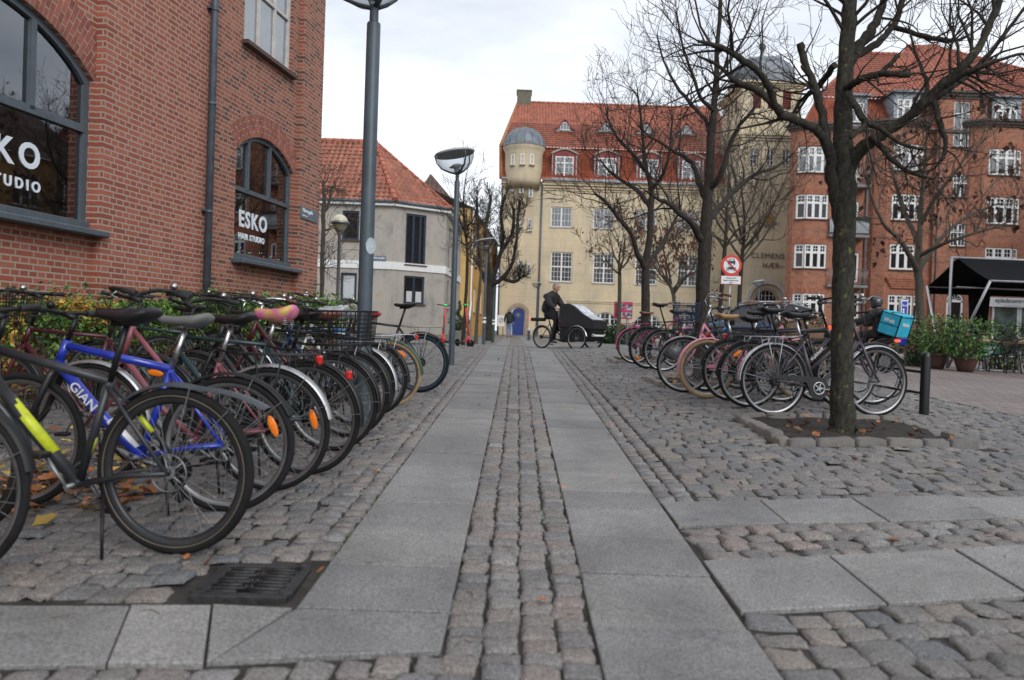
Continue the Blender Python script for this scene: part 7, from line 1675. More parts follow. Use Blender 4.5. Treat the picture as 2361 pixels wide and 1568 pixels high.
RB('bright blue bicycle with straight top tube seen past the middle tree', 1560, 862, 13.9, hd=.1, style='mtb', fc='sky', R=.345, bar='flat', bh=1.05, sh=.97, lean=-.02, refl=1.2)
RB('tall black electric bicycle with battery rack and long grey mudguard', 1494, 864, 13.6, hd=.18, style='diamond', fc='black', R=.36, tr=.024, fend=M_plastic, fa=(.1, 3.05), rack=M_black, bar='flat', bh=1.08, sh=1.1, refl=3.9, lean=.02)
RB('magenta childish step through bicycle with pink mudguard at the far end', 1462, 848, 14.9, hd=.14, style='step', fc='magenta', R=.335, fend=PB['magenta'], fa=(-.1, 3.4), rack=PB['magenta'], bar='high', bh=1.02, sh=.95, barm=M_chrome, saddle=M_brownsad, grip=M_browngrip, lean=-.02)
RB('pink step through bicycle with brown grips and flower trimmed wooden crate', 1790, 905, 9.7, hd=2.95, style='cruiser', fc='pink', R=.345, fend=M_alu, bar='high', bh=1.08, sh=1.0, grip=M_browngrip, barm=M_chrome, rack=M_black, fbasket=PB['navy'], lean=.03, wb=1.1)
RB('dark blue bicycle facing the camera side rack with swept brown bar', 1900, 900, 10.2, hd=3.05, style='step', fc='navy', R=.345, fend=M_black, bar='city', bh=1.05, sh=.99, rack=M_black, lean=-.02)
RB('black bicycle nose in to the rack loops near the black post', 1800, 930, 8.9, hd=.10, wb=1.07, style='diamond', fc='black', R=.345, fend=M_black, bar='flat', bh=1.03, sh=.97, rack=M_black, lean=.03)
# helmet hanging from a bicycle
q = at(1552, 812, 12.9); hl = empty('helmet', 'round grey cycle helmet hanging from the rack of a black bicycle', 'helmet', q); mb = MB(); mb.ball((0, 0, 0), .14, n=20, sc=(1, .8, .95)); mb.obj('shell', mat('grey_helmet', (.07, .072, .075), .4), hl); mb = MB(); mb.tube([(0, -.10, .1), (.03, -.05, .16), (.05, 0, .2)], .006, 5); mb.obj('strap', M_black, hl)
# flower crate
q = at(1842, 752, 9.6); cr8 = empty('wooden_crate', 'brown wooden crate trimmed with pink and white flowers on a bicycle carrier', 'crate', (q.x, q.y, q.z-.12), .1); mb = MB()
for s_ in (-1, 1):
    for k in range(3): mb.box((0, s_*.16, .02+k*.09), (.46, .016, .075), bev=.003); mb.box((s_*.23, 0, .02+k*.09), (.016, .32, .075), bev=.003)
mb.box((0, 0, -.02), (.46, .32, .012)); mb.obj('slats', mat('weathered_crate', (.20, .13, .075), .8, var=.3), cr8)
mb = MB(); mbl = MB(); rf = random.Random(8)
for i in range(26):
    x, y = rf.choice(((-.25, rf.uniform(-.2, .2)), (rf.uniform(-.25, .25), -.18), (.25, rf.uniform(-.2, .2)), (-.22, -.18), (.22, -.18))); c = (x, y, .20+rf.uniform(-.05, .05)); mb.ball(c, rf.uniform(.014, .028), mi=rf.choice((0, 1)), n=6)
    foliage(mbl, lambda: Vector((c[0]+rf.gauss(0, .03), c[1]+rf.gauss(0, .02), c[2]-.02+rf.gauss(0, .03))), 8, .03, rf, lambda c: 0)
mb.obj('flowers', [mat('flower_pink', (.75, .35, .42), .6), mat('flower_white', (.8, .78, .74), .6)], cr8); mbl.obj('leaves', M_hleaf, cr8, fix=False)
# bicycle rack with loops and end post
x, y = at(2130, 955, 8.34).x, 8.34; g = gz(x, y)
po = empty('black_post', 'thick black round topped steel post ending the bicycle rack at the right', 'post', (x, y, g)); mb = MB(); mb.lathe([(.048, -.05), (.048, .60), (.044, .63), (.030, .648), (.01, .655), (.001, .655)], 24); mb.obj('post_tube', bmat('glossy_black', (.012, .012, .013), .3, bump=.15), po)
rk = empty('bicycle_rack', 'low black tube bicycle rack with round wheel loops running back from the end post', 'bicycle rack', (0, 0, 0)); mb = MB()
xr0, xr1 = x-.05, x-1.15
def rp(t, dz, dx=0): X = xr0+(-1.2)*t+dx; Y = y+6.6*t; return (X, Y, gz(X, Y)+dz)
mb.tube([(x, y, g+.43), rp(.0, .44), rp(.5, .44), rp(1, .44)], .016, 10); mb.tube([(x, y, g+.22), rp(.0, .22), rp(.5, .22), rp(1, .22)], .014, 10)
mb.tube([rp(1, -.02), rp(1, .44)], .018, 8); mb.tube([rp(.5, -.02), rp(.5, .44)], .018, 8); mb.obj('rail', M_black, rk)
for i in range(12):
    t_ = .03+.08*i; mb = MB(); X, Y, Z = rp(t_, .30)
    mb.tube([(X-.24+.175*cos(a), Y+.05*sin(a*2), Z+.165*sin(a)) for a in [2*pi*k/24 for k in range(24)]], .0095, 6, closed=True); mb.obj('wheel_loop', M_black, rk)
# ================================================================ STREET FURNITURE
M_lampglass = mat('frosted_lamp_glass', (.50, .52, .53), .12, var=.12, ior=1.45)
m, t, b = newmat('clear_lamp_bowl'); gl = nd(t, 'ShaderNodeBsdfGlossy', Roughness=.08); tr = nd(t, 'ShaderNodeBsdfTransparent'); tr.inputs['Color'].default_value = (.80, .82, .84, 1); lw = nd(t, 'ShaderNodeLayerWeight', Blend=.2); ms_ = nd(t, 'ShaderNodeMixShader'); t.links.new(lw.outputs['Facing'], ms_.inputs[0]); t.links.new(tr.outputs[0], ms_.inputs[1]); t.links.new(gl.outputs[0], ms_.inputs[2]); t.links.new(ms_.outputs[0], t.nodes['Material Output'].inputs['Surface']); gl.inputs['Color'].default_value = (.6, .63, .66, 1); M_bowl = m
def lamp(label, x, y, H, rp_=.055, sc=1.0, sticker=False, sleeve=False, group='lamps with tilted glass bowls', sl_m=None, turn=0.0):
    g = gz(x, y); r_ = empty('street_lamp', label, 'street lamp', (x, y, g), turn, group=group); mb = MB()
    mb.lathe([(rp_*1.04, -.05), (rp_*1.02, .9), (rp_*1.0, 1.2), (rp_*.93, H), (rp_*.85, H+.01), (rp_*.5, H+.02)], 20); p = mb.obj('pole', M_pole, r_)
    if sleeve: mb = MB(); mb.lathe([(rp_*1.35, -.02), (rp_*1.35, .85), (rp_*1.2, .95), (rp_*1.0, .97)], 20); mb.obj('pole_sleeve', sl_m or M_pole, p); mb = MB(); mb.lathe([(rp_*1.37, .70), (rp_*1.37, .78)], 20); mb.lathe([(rp_*1.37, .84), (rp_*1.37, .89)], 20); mb.obj('white_band', M_white, p)
    mb = MB(); mb.lathe([(rp_*.62, H-.02), (rp_*.60, H+.17*sc), (rp_*.9, H+.20*sc)], 16); mb.obj('neck', M_pole, r_)
    T = Matrix.Translation((0, 0, H+.16*sc)) @ Matrix.Rotation(radians(-11), 4, 'Y'); R = .335*sc
    mb = MB(); mb.lathe([(.05*sc, .0), (.16*sc, .03*sc), (.26*sc, .11*sc), (.315*sc, .21*sc), (R, .315*sc)], 36, M=T); mb.obj('glass_bowl', M_bowl, r_)
    mb = MB(); mb.lathe([(R*1.02, .31*sc), (R*1.05, .325*sc), (R*1.0, .345*sc), (R*.6, .365*sc), (.01, .37*sc)], 36, M=T); mb.lathe([(R*1.0, .318*sc), (R*.5, .335*sc), (.01, .338*sc)], 36, M=T); mb.obj('shade', mat('lamp_shade_grey', (.42, .44, .45), .5, var=.15), r_)
    mb = MB()
    for a in (pi*.25, pi*1.02, pi*1.7):
        pts = [(.03*sc, -.02*sc), (.13*sc, .02*sc), (.25*sc, .09*sc), (.325*sc, .2*sc), (R*1.02, .33*sc)]
        mb.tube([(q[0]*cos(a), q[0]*sin(a), q[1]) for q in pts], [.03*sc, .028*sc, .02*sc, .014*sc, .012*sc], 8, M=T, flat=.6)
    mb.obj('bracket', M_pole, r_)
    mb = MB(); mb.lathe([(.04*sc, 0), (.05*sc, .08*sc), (.13*sc, .10*sc), (.06*sc, .14*sc), (.01, .15*sc)], 20, M=T); mb.obj('lamp_cone', M_lampglass, r_)
    if sticker: mb = MB(); mb.lathe([(.07, 0), (.058, .001), (.0, .001)], 24, M=Matrix.Translation((rp_*.7, -rp_*.70, (zat(855, 568, y)-g))) @ Matrix.Rotation(radians(40), 4, 'Z') @ Matrix.Rotation(pi/2, 4, 'X') @ Matrix.Diagonal((.7, 1, 1, 1))); mb.obj('sticker', mat('worn_sticker', (.40, .46, .50), .5, var=.2), p)
    return r_
lamp('tall blue grey lamp post among the left bicycles, glass bowl cut by the top edge', at(832, 990, 6.76).x, 6.76, 3.43, .062, 1.0, sticker=True)
lamp('blue grey lamp post before the grey house with a tilted clear glass bowl', at(1040, 845, 14.3).x, 14.3, 3.28, .052, 1.05)
xx = at(1115, 790, 26).x; lamp('slim blue grey lamp with banded sleeve beside the clipped tree', xx, 26, 2.95, .045, .95, sleeve=True)
xx = at(1136, 782, 31).x; lamp('slim lamp with banded green sleeve just right of the clipped tree trunk', xx, 31, 2.35, .05, .7, sleeve=True, sl_m=mat('green_sleeve', (.02, .07, .06), .5))
xx = at(1236, 772, 52).x; lamp('distant small lamp in front of the yellow building behind the cyclist', xx, 52, 3.05, .055, .62+.3)
xx = at(1745, 800, 40).x; lamp('distant thin lamp in front of the arched tower door', xx, 40, 3.1, .05, .85)
# globe lamp
Yg = 19.5; xg = at(776, 760, Yg).x; zg = zat(778, 512, Yg); g = gz(xg, Yg); gl_ = empty('globe_lamp', 'pale globe lamp with a grey belt on a thin pole before the grey house', 'street lamp', (xg, Yg, g)); h = zg-g
mb = MB(); mb.lathe([(.045, -.02), (.04, h-.32), (.06, h-.3), (.07, h-.2)], 16); mb.obj('pole', M_dullsteel, gl_)
mb = MB(); mb.lathe([(.19*sin(a), h+.19*cos(a)) for a in [pi*i/12 for i in range(7)]], 28); mb.obj('globe', mat('yellowed_globe', (.62, .60, .45), .3, var=.15, vs=5), gl_)
mb = MB(); mb.lathe([(.185, h-.05), (.16, h-.14), (.10, h-.22), (.06, h-.25)], 28); mb.obj('lower_bowl', mat('amber_bowl', (.26, .24, .16), .3, var=.3), gl_)
mb = MB(); mb.lathe([(.18, h+.03), (.235, h+.01), (.235, h-.04), (.18, h-.06)], 28); mb.obj('belt', M_dullsteel, gl_)
# small bollards
for px, py, Y, hh, lab in ((1219, 782, 40, .62, 'small grey bollard with pale cap to the right of the blue door'),):
    x = at(px, py, Y).x; b_ = empty('bollard', lab, 'bollard', (x, Y, gz(x, Y))); mb = MB(); mb.lathe([(.07, 0), (.07, hh*.8)], 14); mb.obj('post', M_pole, b_); mb = MB(); mb.lathe([(.072, hh*.8), (.072, hh), (.01, hh+.02)], 14); mb.obj('cap', mat('pale_cap', (.5, .52, .52), .5), b_)
# small notice sign near the blue door
x = at(1154, 770, 52).x; ns = empty('notice_sign', 'small white notice sign with a struck symbol on two legs beside the blue door', 'sign', (x, 52, gz(x, 52))); mb = MB(); mb.tube([(-.15, 0, 0), (-.15, 0, 1.2)], .03, 6); mb.tube([(.15, 0, 0), (.15, 0, 1.2)], .03, 6); mb.obj('leg', M_dullsteel, ns)
mb = MB(); mb.box((0, -.04, 1.0), (.46, .03, .72)); mb.obj('panel', M_white, ns); mb = MB(); mb.ring((0, -.065, 1.03), .13, .014); mb.tube([(-.09, -.065, .9), (.1, -.065, 1.17)], .014, 5); mb.obj('symbol', M_black, ns)
# round road sign
Ys = 17.5; xs = at(1672, 790, Ys).x; zc1 = zat(1686, 612, Ys); Ks = Ys/FPX; sg = empty('no_motor_vehicles_sign', 'round red rimmed road sign striking out a car and motorcycle, text plate below', 'road sign', (xs, Ys, 0), 0)
sx_ = at(1686, 612, Ys).x-xs; R = 24*Ks; mb = MB(); gp = gz(xs, Ys); mb.tube([(sx_-.02, .04, gp-.05), (sx_, .04, zc1+R*.6)], .030, 12); mb.obj('post', M_dullsteel, sg)
MS = Matrix.Translation((sx_, 0, zc1)) @ Matrix.Rotation(ROLL*.0, 4, 'Y')
def disc(r, y, mt, nm, par=sg, M=MS): mb = MB(); mb.lathe([(r, 0), (0.001, 0)], 48, M=M @ Matrix.Translation((0, y, 0)) @ Matrix.Rotation(pi/2, 4, 'X'), smooth=False); return mb.obj(nm, mt, par)
M_sred = mat('sign_red', (.62, .035, .02), .35, var=.05); M_sw = mat('sign_white', (.72, .74, .76), .35, var=.04); M_sk = mat('sign_symbol_navy', (.02, .03, .06), .4)
mb = MB(); mb.lathe([(R, -.012), (R, .012), (.001, .012)], 48, M=MS @ Matrix.Rotation(pi/2, 4, 'X') @ Matrix.Translation((0, 0, 0))); mb.obj('disc', M_sred, sg); disc(R*.985, -.014, M_sred, 'rim'); disc(R*.75, -.018, M_sw, 'field')
mb = MB(); u = R; yk = -.024
def PZ(mb, pts): mb.prism([(x*u, z*u) for x, z in pts], yk, yk+.004, M=MS)
PZ(mb, [(-.36, .18), (.36, .18), (.36, .42), (-.36, .42)]); mb.prism([(x*u, z*u) for x, z in [(-.32, .42), (.32, .42), (.22, .64), (-.22, .64)]], yk, yk+.004, M=MS, holes=[[(x*u, z*u) for x, z in [(-.24, .44), (.24, .44), (.17, .59), (-.17, .59)]]])
PZ(mb, [(-.34, .08), (-.20, .08), (-.20, .18), (-.34, .18)]); PZ(mb, [(.20, .08), (.34, .08), (.34, .18), (.20, .18)])
for cx_ in (-.34, .30): mb.ring((cx_*u, yk, -.36*u), .13*u, .022*u, n=24, k=5, M=MS); mb.ring((cx_*u, yk, -.36*u), .03*u, .02*u, n=12, k=5, M=MS)
PZ(mb, [(-.22, -.18), (.02, -.10), (.20, -.18), (.42, -.16), (.40, -.24), (.16, -.30), (.02, -.42), (-.14, -.40), (-.20, -.28)]); mb.tube([(-.34*u, yk, -.36*u), (-.20*u, yk, -.06*u), (-.12*u, yk, -.02*u)], .022*u, 5, M=MS); mb.tube([(.0, yk, -.36*u), (.34*u, yk, -.34*u)], .02*u, 5, M=MS)
mb.obj('symbols', M_sk, sg)
mb = MB(); mb.prism([(x*u, z*u) for x, z in [(-.58, .50), (-.50, .58), (.58, -.50), (.50, -.58)]], yk-.006, yk-.003, M=MS); mb.obj('diagonal_bar', M_sred, sg)
pz = zat(1685, 646, Ys); W_ = 45*Ks; H_ = 18*Ks; mb = MB(); mb.box((sx_, -.005, pz), (W_+.02, .015, H_+.02), bev=.004); o = mb.obj('plate_rim', M_sred, sg); mb = MB(); mb.box((sx_, -.015, pz), (W_, .01, H_), bev=.003); mb.obj('plate', M_sw, sg)
for i, s_ in enumerate(('Ærindekørsel til', 'Skipper Clements Gade', 'tilladt')): text(sg, s_, (sx_, -.024, pz+H_*(.20-.30*i)), .024, M_sk, align='CENTER', bold=.0006, ext=.001)
# pink information board
Yi = 30.5; q = at(1435, 716, Yi); K_ = Yi/FPX; ib = empty('information_board', 'square pink information board with white title and four old grey photographs', 'sign', (q.x, Yi-.25, q.z)); w_, h_ = 42*K_, 39*K_
mb = MB(); mb.box((0, 0, 0), (w_, .04, h_), bev=.006); mb.obj('panel', mat('crimson_panel', (.60, .04, .13), .4, var=.05), ib)
text(ib, 'MØLLE PLADS', (-w_/2+.02, -.024, h_*.41), .035, M_sw, bold=.0012); text(ib, 'Aalborg', (-w_/2+.015, -.024, -h_*.46), .028, M_sw)
m, t, b = newmat('old_photo'); co = nd(t, 'ShaderNodeTexCoord'); n1 = nd(t, 'ShaderNodeTexNoise', Scale=7.0, Detail=6.0); t.links.new(co.outputs['Object'], n1.inputs['Vector']); sp = nd(t, 'ShaderNodeSeparateXYZ'); t.links.new(co.outputs['Object'], sp.inputs[0])
cr = nd(t, 'ShaderNodeValToRGB'); cr.color_ramp.elements[0].position = .42; cr.color_ramp.elements[0].color = (.05, .055, .07, 1); cr.color_ramp.elements[1].position = .58; cr.color_ramp.elements[1].color = (.55, .56, .60, 1); t.links.new(n1.outputs['Fac'], cr.inputs[0]); t.links.new(cr.outputs[0], b.inputs['Base Color']); M_photo = m
for (a, b2, c, d) in ((.34, .57, .62, .94-.08), (.64, .97, .52+.0, .84), (.31, .57, .10, .36), (.60, .97, .06, .40)):
    mb = MB(); mb.box((-w_/2+w_*(a+b2)/2, -.023, -h_/2+h_*(c+d)/2), (w_*(b2-a), .004, h_*abs(d-c))); mb.obj('photograph', M_photo, ib)
mb = MB(); gg = gz(q.x, Yi)-q.z; mb.tube([(.18, .05, gg), (.18, .05, 0)], .05, 10); mb.obj('post', M_dullsteel, ib)
mb = MB(); 
for i in range(9): mb.box((-w_/2+w_*.16, -.022, h_*.28-i*.035), (w_*.24, .002, .012))
mb.obj('printed_text', mat('pale_pink_print', (.70, .30, .38), .5), ib)
# pedestrian street sign
Yp = 19.6; q = at(2084, 735, Yp); K_ = Yp/FPX; ps = empty('pedestrian_street_sign', 'blue and white pedestrian street sign with walking figures on a grey tubular frame', 'road sign', (q.x, Yp, 0), .15); g = gz(q.x, Yp)
zt_, zb_ = zat(2084, 690, Yp), zat(2084, 765, Yp); w_ = 20*K_; mb = MB(); mb.tube([(-w_/2, .03, g+.2), (-w_/2, .03, zt_-.05), (-w_/2+.06, .03, zt_+.02), (w_/2-.06, .03, zt_+.02), (w_/2, .03, zt_-.05), (w_/2, .03, g-.02)], .028, 10); mb.obj('frame', M_dullsteel, ps)
mb = MB(); mb.box((0, 0, (zt_+zb_)/2-.0), (w_-.03, .02, zt_-zb_-.04), bev=.004); mb.obj('panel', M_sw, ps); M_sblue = mat('sign_blue', (.02, .05, .42), .35, var=.05)
mb = MB(); mb.box((0, -.012, (zt_+zb_)/2), (w_-.075, .006, zt_-zb_-.10), bev=.002); mb.obj('blue_field', M_sblue, ps)
text(ps, 'Gågade', (0, -.017, zt_-.17), .045, M_sw, align='CENTER', bold=.0008, ext=.001)
mb = MB(); zc_p = (zt_+zb_)/2
for dx, s_ in ((-.03, 1.0), (.055, .62)):
    b0 = zc_p-.22; mb.ball((dx, -.018, b0+.36*s_), .028*s_, n=10, sc=(1, .15, 1)); mb.prism([(dx-.045*s_, b0+.13*s_), (dx+.045*s_, b0+.13*s_), (dx+.022*s_, b0+.32*s_), (dx-.022*s_, b0+.32*s_)], -.019, -.016); mb.tube([(dx-.018*s_, -.018, b0+.13*s_), (dx-.022*s_, -.018, b0)], .008*s_, 4); mb.tube([(dx+.018*s_, -.018, b0+.13*s_), (dx+.024*s_, -.018, b0)], .008*s_, 4)
mb.obj('figures', M_sw, ps)
z0, z1 = zat(2080, 790, Yp), zat(2080, 775, Yp); mb = MB(); mb.box((0, 0, (z0+z1)/2-.02), (w_-.02, .02, .24), bev=.004); mb.obj('time_plate', M_sblue, ps); text(ps, '21-8 / 23-8', (0, -.013, (z0+z1)/2+.02), .028, M_sw, align='CENTER', ext=.001)
# ---------------------------------------------------------------- e-scooters
M_coral = mat('coral_paint', (.62, .06, .06), .4, var=.08)
def scooter(label, px, py, Y, hd, steer=0):
    x = at(px, py, Y).x; s_ = empty('electric_scooter', label, 'scooter', (x, Y, gz(x, Y)), hd, group='red electric scooters'); mb = MB()
    for xx in (0, .85): mb.ring((xx, 0, .11), .085, .026, n=28, k=8)
    w1 = MB(); w1.ring((0, 0, .11), .083, .027, n=28, k=8); w1.tube([(0, -.02, .11), (0, .02, .11)], .06, 16); w1.obj('wheel', M_rubber, s_)
    w1 = MB(); w1.ring((.85, 0, .11), .083, .027, n=28, k=8); w1.tube([(.85, -.02, .11), (.85, .02, .11)], .06, 16); w1.obj('wheel', M_rubber, s_)
    mb = MB(); mb.box((.36, 0, .13), (.62, .15, .05), bev=.012); mb.obj('deck', M_plastic, s_)
    mb = MB(); mb.tube([(.66, 0, .15), (.78, 0, .24), (.80, 0, .32)], .035, 10); mb.tube([(.80, 0, .28), (.70, 0, 1.08)], .028, 12); mb.tube([(.80, -.03, .3), (.85, -.03, .12)], .018, 8); mb.tube([(.80, .03, .3), (.85, .03, .12)], .018, 8); mb.tube([(.0, -.05, .12), (.1, -.05, .16)], .018, 8); mb.obj('stem', M_coral, s_)
    mb = MB(); mb.tube([(.67, -.30, 1.17), (.70, 0, 1.14), (.67, .30, 1.17)], .014, 8); hb = mb.obj('handlebar', M_plastic, s_); mb = MB(); mb.ball((.71, 0, 1.16), .055, n=12, sc=(1, 1, .5)); mb.obj('display', mat('green_display', (.02, .75, .12), .4, em=(.02, .7, .12), ems=.5), hb)
    mb = MB(); mb.box((.765, 0, .75), (.03, .05, .26), bev=.008); mb.obj('battery', M_plastic, s_)
scooter('red electric scooter with green display, leaning bars left of the second lamp post', 1013, 785, 21.5, -2.6+pi*.9, 0)
scooter('red electric scooter mostly hidden behind the second lamp post', 1055, 785, 22.3, 2.2)
# ---------------------------------------------------------------- cafe awning, tables, chairs
aw = empty('awning', 'black gable shaped cafe awning on grey poles with raking white struts', 'awning', (0, 0, 0)); AX0, AX1, YN, YR, YF = 11.35, 17.5, 19.0, 20.45, 21.9
zn, zr, zf = zat(2292, 648, YN), zat(2219, 595, YR), zat(2147, 661, YF); M_can = mat('black_canvas', (.009, .0095, .011), .9, var=.2, vs=4, bump=.2, bs=200, spec=.1); mb = MB()
def sag(a, b2, n=10, s=.05): return [Vector(a).lerp(Vector(b2), i/n)-Vector((0, 0, s*4*(i/n)*(1-i/n))) for i in range(n+1)]
for (y0, z0, y1, z1) in ((YN, zn, YR, zr), (YF, zf, YR, zr)):
    N = 16; vs = []
    for i in range(N+1):
        x = AX0+(AX1-AX0)*i/N
        for q in sag((x, y0, z0), (x, y1, z1), 8, .03+.02*sin(i*pi/4)**2): vs.append(q)
    vs2 = [v+Vector((0, 0, -.008)) for v in vs]; n0 = len(vs); fs = [(i*9+j, (i+1)*9+j, (i+1)*9+j+1, i*9+j+1) for i in range(N) for j in range(8)]
    mb.add(vs+vs2, fs+[tuple(n0+k for k in reversed(f)) for f in fs], 0, True)
mb.add([(AX0, YF, zf), (AX1, YF, zf), (AX1, YF, zf-.20), (AX0, YF, zf-.20)], [(0, 1, 2, 3)]); mb.add([(AX1, YN, zn), (AX1, YR, zr), (AX1, YF, zf), (AX1, YF, zf-.20), (AX1, YN, zn-.20)], [(0, 1, 2, 3, 4)])
mb.add([(AX0+.02, YF, zf), (AX0+.02, YF, zf-.28), (AX0+.02, YR, zf-.30), (AX0+.02, YN+.1, zn-.02), (AX0+.02, YR, zr-.02)], [(0, 1, 2, 3, 4)]) if False else None
mb.obj('canopy', M_can, aw, fix=False)
gb = gz(AX0, YR); bx = AX0-.15; mb = MB(); mb.tube([(bx, YR, gb), (bx, YR, zr+.02)], .038, 12); mb.tube([(bx, YR, zr), (AX1, YR, zr-.02)], .035, 12); mb.tube([(AX0, YR, zr-.75), (AX1, YR, zr-.75)], .022, 8); mb.tube([(AX0, YN, zn), (AX1, YN, zn)], .028, 10); mb.tube([(AX0, YF, zf), (AX1, YF, zf)], .028, 10); mb.tube([(AX1, YR, gz(AX1, YR)), (AX1, YR, zr)], .038, 12); mb.obj('pole', M_alu, aw)
mb = MB(); mb.tube([(bx-.1, YR+.1, gb), (AX0, YF, zf)], .032, 10); mb.obj('strut', M_white, aw); mb = MB(); mb.tube([(bx, YR-.05, gb+.05), (AX0, YN, zn)], .032, 10); mb.obj('strut', M_alu, aw)
cu = empty('closed_curtain', 'black folded curtain bundle hanging under the awning beside the shop sign', 'curtain', (at(2255, 740, 21.6).x, 21.6, 0)); mb = MB(); zc0, zc1_ = gz(12, 21.6)+.35, zf-.1
mb.lathe([(.24, zc0), (.20, zc0+.6), (.23, zc0+1.3), (.26, zc1_)], 20); me_ = mb; 
vs = [(v[0]*(1+.12*sin(9*atan2(v[1], v[0]))), v[1]*(1+.12*sin(9*atan2(v[1], v[0]))), v[2]) for v in mb.v]; mb.v = vs; mb.obj('fabric', M_can, cu)
M_tabw = mat('table_wood', (.30, .16, .07), .5, var=.2)
def table(label, x, y):
    g = gz(x, y); t_ = empty('cafe_table', label, 'table', (x, y, g), group='cafe tables under the awning'); mb = MB(); mb.box((0, 0, .74), (.78, .7, .025), bev=.006); mb.obj('table_top', M_tabw, t_); mb = MB(); mb.tube([(0, 0, .02), (0, 0, .73)], .035, 12); mb.tube([(-.3, -.25, .02), (.3, .25, .02)], .02, 8); mb.tube([(-.3, .25, .02), (.3, -.25, .02)], .02, 8); mb.obj('pedestal', M_alu, t_)
    m2 = empty('menu_holder', 'small wooden menu holder with cards on the '+label, 'menu', (x-.02, y, g+.755)); mb = MB(); mb.box((0, 0, .07), (.18, .10, .14), bev=.004); mb.obj('box', mat('pale_wood', (.36, .30, .2), .6), m2); mb = MB(); mb.lathe([(.02, .0), (.028, .09), (.015, .12)], 12, M=Matrix.Translation((.16, 0, 0))); mb.obj('shaker', M_white, m2)
def chair(label, x, y, rz):
    g = gz(x, y); c = empty('cafe_chair', label, 'chair', (x, y, g), rz, group='black cafe chairs'); mb = MB()
    mb.box((0, 0, .45), (.46, .46, .03), bev=.01); mb.obj('seat', M_plastic, c)
    for sx, sy in ((-1, -1), (1, -1), (-1, 1), (1, 1)): mb = MB(); mb.tube([(sx*.20, sy*.2, .44), (sx*.24, sy*.24, 0)], .014, 6); mb.obj('leg', M_black, c)
    mb = MB(); pts = [(.24*cos(a), -.02+.27*sin(a), .66+.20*max(0, sin(a))**.6) for a in [pi*k/14 for k in range(15)]]; mb.tube([(-.24, -.16, .45)]+[(-p[0], p[1], p[2]) for p in pts][0:0]+[(p[0]*-1, p[1], p[2]) for p in pts]+[(.24, -.16, .45)], .014, 6)
    for k in range(1, 14): p = pts[k]; mb.tube([(-p[0], p[1], p[2]), (-p[0]*.9, min(p[1], .22), .46)], .006, 4)
    for z in (.56, .66, .76): mb.tube([(-.24*cos(a), -.02+.26*sin(a), z) for a in [pi*.1+pi*.8*k/10 for k in range(11)]], .005, 4)
    mb.obj('backrest', M_plastic, c)
    return c
def gx(px, Y): return at(px, 840, Y).x
table('cafe table nearest the brown pots', gx(2272, 20.2), 20.2); table('cafe table farther right under the awning', gx(2350, 20.6), 20.6)
chair('black woven cafe chair between the pots and the first table', gx(2246, 20.0), 20.0, 1.2); chair('black woven cafe chair facing the tables at the right edge', gx(2318, 19.2), 19.2, pi+.3); chair('black cafe chair behind the first table', gx(2290, 21.0), 21.0, .1); chair('black cafe chair partly cut by the right frame edge', gx(2365, 19.6), 19.6, pi-.5)
mb = MB(); mb.box((0, 0, 0), (.5, .03, .32), bev=.01); o = mb.obj('green_cushion', mat('bottle_green_fabric', (.012, .07, .045), .8), label='bottle green cushion with pale lettering hung on a cafe chair', cat='cushion', loc=(gx(2282, 19.8), 19.8, gz(11.8, 19.8)+.52)); o.rotation_euler = (.2, -.25, 0)
text(o, 'TUTIAM', (-.18, -.018, .02), .07, M_sw, ext=.001); text(o, 'DE', (-.06, -.018, -.09), .07, M_sw, ext=.001)
